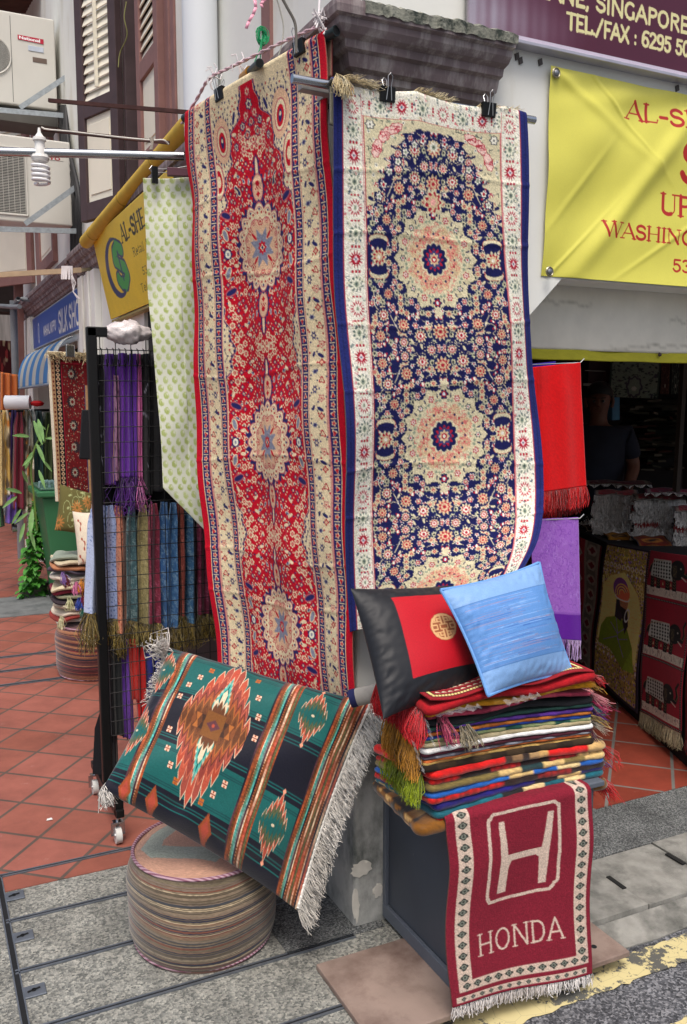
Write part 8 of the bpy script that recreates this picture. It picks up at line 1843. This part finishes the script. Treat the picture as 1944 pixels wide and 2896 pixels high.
while z > zb_: g.tube([(px_+.018, RY-.004, z), (xr, RY-.004, z)], .0018, 5); z -= .0575
g.build('wire_mesh', BLK, t)
f1, f2 = aZ(305, 2310, .12), aZ(258, 2190, .12); MB().bar(np.array([px_, .84, .12]), np.array([px_, 1.36, .12]), .03, .03).build('foot_bar', BLK, t, bevel=.003)
for i, (yc_) in enumerate((.865, 1.33)):
    c = np.array([px_-.006, yc_, .03]); MB().cyl(c+[-.011, 0, 0], c+[.011, 0, 0], .030, 24).build('castor', flat('castor_white', '#cfd0cc', .3, var=.03), t, True); MB().cyl(c+[-.014, 0, 0], c+[.014, 0, 0], .008, 12).build('axle', WIRE, t, True)
    MB().bar(c+[-.0165, 0, 0], c+[-.0165, .0, .05], .018, .003, up=(0, 1, 0)).bar(c+[.0165, 0, 0], c+[.0165, 0, .05], .018, .003, up=(0, 1, 0)).box(c[0]-.018, c[0]+.018, c[1]-.014, c[1]+.014, .08, .086).cyl(c+[0, 0, .055], c+[0, 0, .10], .007, 10).build('castor_fork', CHROME, t)
MB().bar((px_-.0, .865, .105), (px_+.0, .865, .20), .03, .022, up=(0, 1, 0)).build('foot_upright', BLK, t)
t = thing('wrapped_bundle', 'crumpled bundle wrapped in white plastic tied on the rack top bar', 'bundle', (px_+.13, RY-.02, zt_-.06)); V = []; n1, n2 = 26, 22; bq = np.random.RandomState(4)
for i in range(n2):
    for j in range(n1):
        f = i/(n2-1); a = 2*math.pi*j/n1; r_ = .042*math.sin(math.pi*(.06+.88*f))**.45*(1-.25*(f > .7))*(1+.07*math.sin(a*5+f*11)+.06*math.sin(a*9-f*23)+.05*abs(math.sin(f*31+a*3))+.04*bq.randn()); V.append((px_+.055+f*.17, RY-.004+r_*math.cos(a)*1.05, zt_-.016+r_*math.sin(a)))
mesh('wrap', V, [[i*n1+j, i*n1+(j+1) % n1, (i+1)*n1+(j+1) % n1, (i+1)*n1+j] for i in range(n2-1) for j in range(n1)]+[list(range(n1)), [(n2-1)*n1+j for j in range(n1)][::-1]], flat('white_plastic_wrap', '#dcd3d2', .25, var=.08, scale=40, bs=.4, bscale=120, spec=.7), t, True)
SY = RY+.035
def swirl(base, line, seed, w=60, h=360, dens=1.):
    q = random.Random(seed); cv = Cv(w, h, base)
    for k in range(int(9*dens)):
        cx_, cy_ = q.uniform(0, w), q.uniform(0, h)
        for r_ in range(4, 60, 9): cv.ell(cx_, cy_, r_, r_*1.5, line, 0, 0, 0, hole=max(.05, 1-4.2/r_))
    return cv
def paisley(base, cols, seed, w=60, h=360):
    q = random.Random(seed); cv = Cv(w, h, base)
    for k in range(330): x, y, a = q.uniform(0, w), q.uniform(0, h), q.uniform(0, 360); cv.line(arc(x, y, q.uniform(2, 6), q.uniform(2, 7), a, a+220, 5), 1.3, q.choice(cols))
    return cv
G1 = 'scarves on the top row of the mesh rack'; G2 = 'shiny scarves on the middle row of the mesh rack'; G3 = 'scarves on the bottom row of the mesh rack'
GB = ['#4a3c14', '#8a7430', '#6a5820', '#a89450']
top = [(268, 300, 1003, 1370, '#0c0d12', 'black satin scarf with pale marks, leftmost on the top row', None), (296, 328, 1000, 1372, '#55208a', 'deep purple scarf with a gold thread, second on the top row', None), (322, 338, 1062, 1360, '#b07aa0', 'narrow pink patterned scarf between two purple ones', None), (334, 366, 998, 1352, '#6a2aa0', 'violet scarf with a loose fringe, left of the plain purple', (.12, 60, ['#54207e', '#6a3494'])), (362, 392, 1000, 1350, '#60249a', 'plain purple shawl with a thick fringe in the top row', (.12, 60, ['#54207e', '#6a3494'])), (384, 402, 1000, 1352, '#d873b0', 'bright pink scarf, the only pink one on the top row', (.11, 40, ['#d884b8', '#c060a0'])), (402, 432, 1000, 1400, '#0d0d12', 'black beaded scarf right of the pink one', None), (428, 480, 1000, 1390, '#101015', 'wide black scarf half behind the green-disc cloth', None)]
for i, (a_, b_, yt_, yb_2, c, lab, fr) in enumerate(top):
    cv = Cv(30, 120, c); q = random.Random(i)
    if i in (0, 6): [cv.line([(q.uniform(0, 30), y_) for y_ in (k*22+5, k*22+12)], 1.2, '#b8b8c8') for k in range(5)]
    if i == 2: [cv.ell(q.uniform(0, 30), q.uniform(0, 120), 2, 2, '#5a2450') for _ in range(60)]
    if i == 1: cv.line([(26, 20), (22, 118)], 1, '#c8a050')
    scarf('scarf', lab, a_, b_, yt_, yb_2, SY+.006*(i % 2), cv, MATT, G1, fr, 1.5, .012, a_+4, b_+2, .3)
g = MB()
for i in range(9): x = aY(284+i*17, 995, RY)[0]; z = aY(284, 992, RY)[2]; g.tube([(x, RY-.006, z+.01), (x, RY-.028, z+.004), (x, RY-.030, z-.045), (x+.004, RY+.01, z-.058), (x+.006, RY+.03, z-.03)], .0022, 5)
tag(g.build('scarf_hooks', BLK, None, True), 'row of black wire hooks holding the top scarves on the mesh rack', 'hooks')
mid = [(286, 331, 1430, 1752, swirl('#2c4484', '#9aa8cc', 1), 'blue scarf with white tree-ring swirls, leftmost in the middle row'), (322, 362, 1432, 1790, swirl('#9a2a1c', '#d08a6c', 2), 'rust red scarf with pale swirls in the middle row'), (356, 388, 1432, 1758, paisley('#3a5a60', ['#7a949a', '#2a4a54', '#9aa8a4'], 3), 'slate teal paisley scarf in the middle row'), (388, 420, 1428, 1765, paisley('#8f8458', ['#c4b88c', '#6a6038', '#b0a070'], 4), 'champagne gold paisley scarf in the middle row'), (418, 454, 1425, 1764, paisley('#7a2038', ['#b0607a', '#5a1428', '#a04a5c'], 5), 'crimson paisley scarf in the middle row'), (452, 480, 1420, 1780, paisley('#2f5c90', ['#7a9ab8', '#1f4470', '#9ab0c0'], 6), 'sky blue paisley scarf beside the crimson one'), (476, 504, 1422, 1778, paisley('#3a6a9a', ['#8aa8c0', '#204a78'], 7), 'second sky blue paisley scarf, nearer the rust one'), (496, 526, 1425, 1742, paisley('#8a3c30', ['#b87060', '#6a2a20'], 8), 'brick red paisley scarf right of the blue pair'), (522, 558, 1440, 1762, paisley('#2f6088', ['#7aa0b8', '#1f4868', '#9ab0b8'], 9), 'steel blue paisley scarf near the red runner'), (556, 594, 1460, 1738, paisley('#7a1f40', ['#b06080', '#56142c'], 10), 'raspberry paisley scarf partly hidden by the red runner'), (590, 625, 1480, 1738, paisley('#5a5a60', ['#8a8a8a', '#3a3a40'], 11), 'grey paisley scarf at the red runner edge')]
for i, (a_, b_, yt_, yb_2, cv, lab) in enumerate(mid):
    scarf('scarf', lab, a_, b_, yt_, yb_2, SY+.006*(i % 2), cv, SATN, G2, (.085, 170, GB, .0013), 1.0, .016, a_+3, b_+3, .35, 24, 150, amt=.1)
scarf('scarf', 'blue scarf with white swirls hanging outside the post, gold fringe', 252, 282, 1440, 1735, RY+.02, swirl('#4a68a8', '#b0bcd8', 12, dens=1.4), SATN, G2, (.13, 110, GB, .0016), 1, .01, 240, 276, .5, 24, 150)
bot = [(304, 342, 1808, 2080, '#0f1418', 'black scarf, leftmost on the bottom row'), (338, 372, 1806, 2090, '#6a3aa0', 'purple scarf on the bottom row'), (362, 388, 1806, 1980, '#b81c10', 'dark orange-red scarf on the bottom row, behind'), (380, 412, 1830, 2060, '#c81410', 'scarlet scarf on the bottom row'), (410, 452, 1820, 2000, '#14207c', 'royal blue scarf on the bottom row'), (450, 476, 1822, 1900, '#5a7ab0', 'pale blue scarf, rightmost on the bottom row'), (300, 330, 1860, 2300, '#0c0e12', 'long black cloth behind the bottom row')]
scarf('scarf', 'broad black shawl hung as a dark backing behind the upper rack rows', 272, 560, 1002, 1800, SY+.05, '#0b0b0f', MATT, G1, None, 6, .012, 282, 640, .02, 60, 60)
for i, (a_, b_, yt_, yb_2, c, lab) in enumerate(bot): scarf('scarf', lab, a_, b_, yt_, yb_2, SY+.008*(i % 2)+(.03 if i == 6 else 0), c, MATT, G3, None, 1.5, .012, a_+12, b_+12, .3)
tag(mesh('dark_drape', [aY(268, 2060, 1.2), aY(300, 1960, 1.2), aY(310, 2190, 1.2), aY(262, 2190, 1.2)], [[0, 1, 2, 3]], flat('black_cloth', '#17191f'), None), 'dark cloth skirt hanging behind the foot of the rack post', 'cloth')

# thin wire on the open shutter, and the slat chain
rope('thin_wire', [aY(358, 5, 2.75), aY(352, 50, 2.75), aY(360, 100, 2.75), aY(340, 150, 2.8), aY(335, 190, 2.8)], .003, flat('olive_wire', '#8a8a50', .6), 'thin olive wire dangling down the dark open shutter', 'wire')
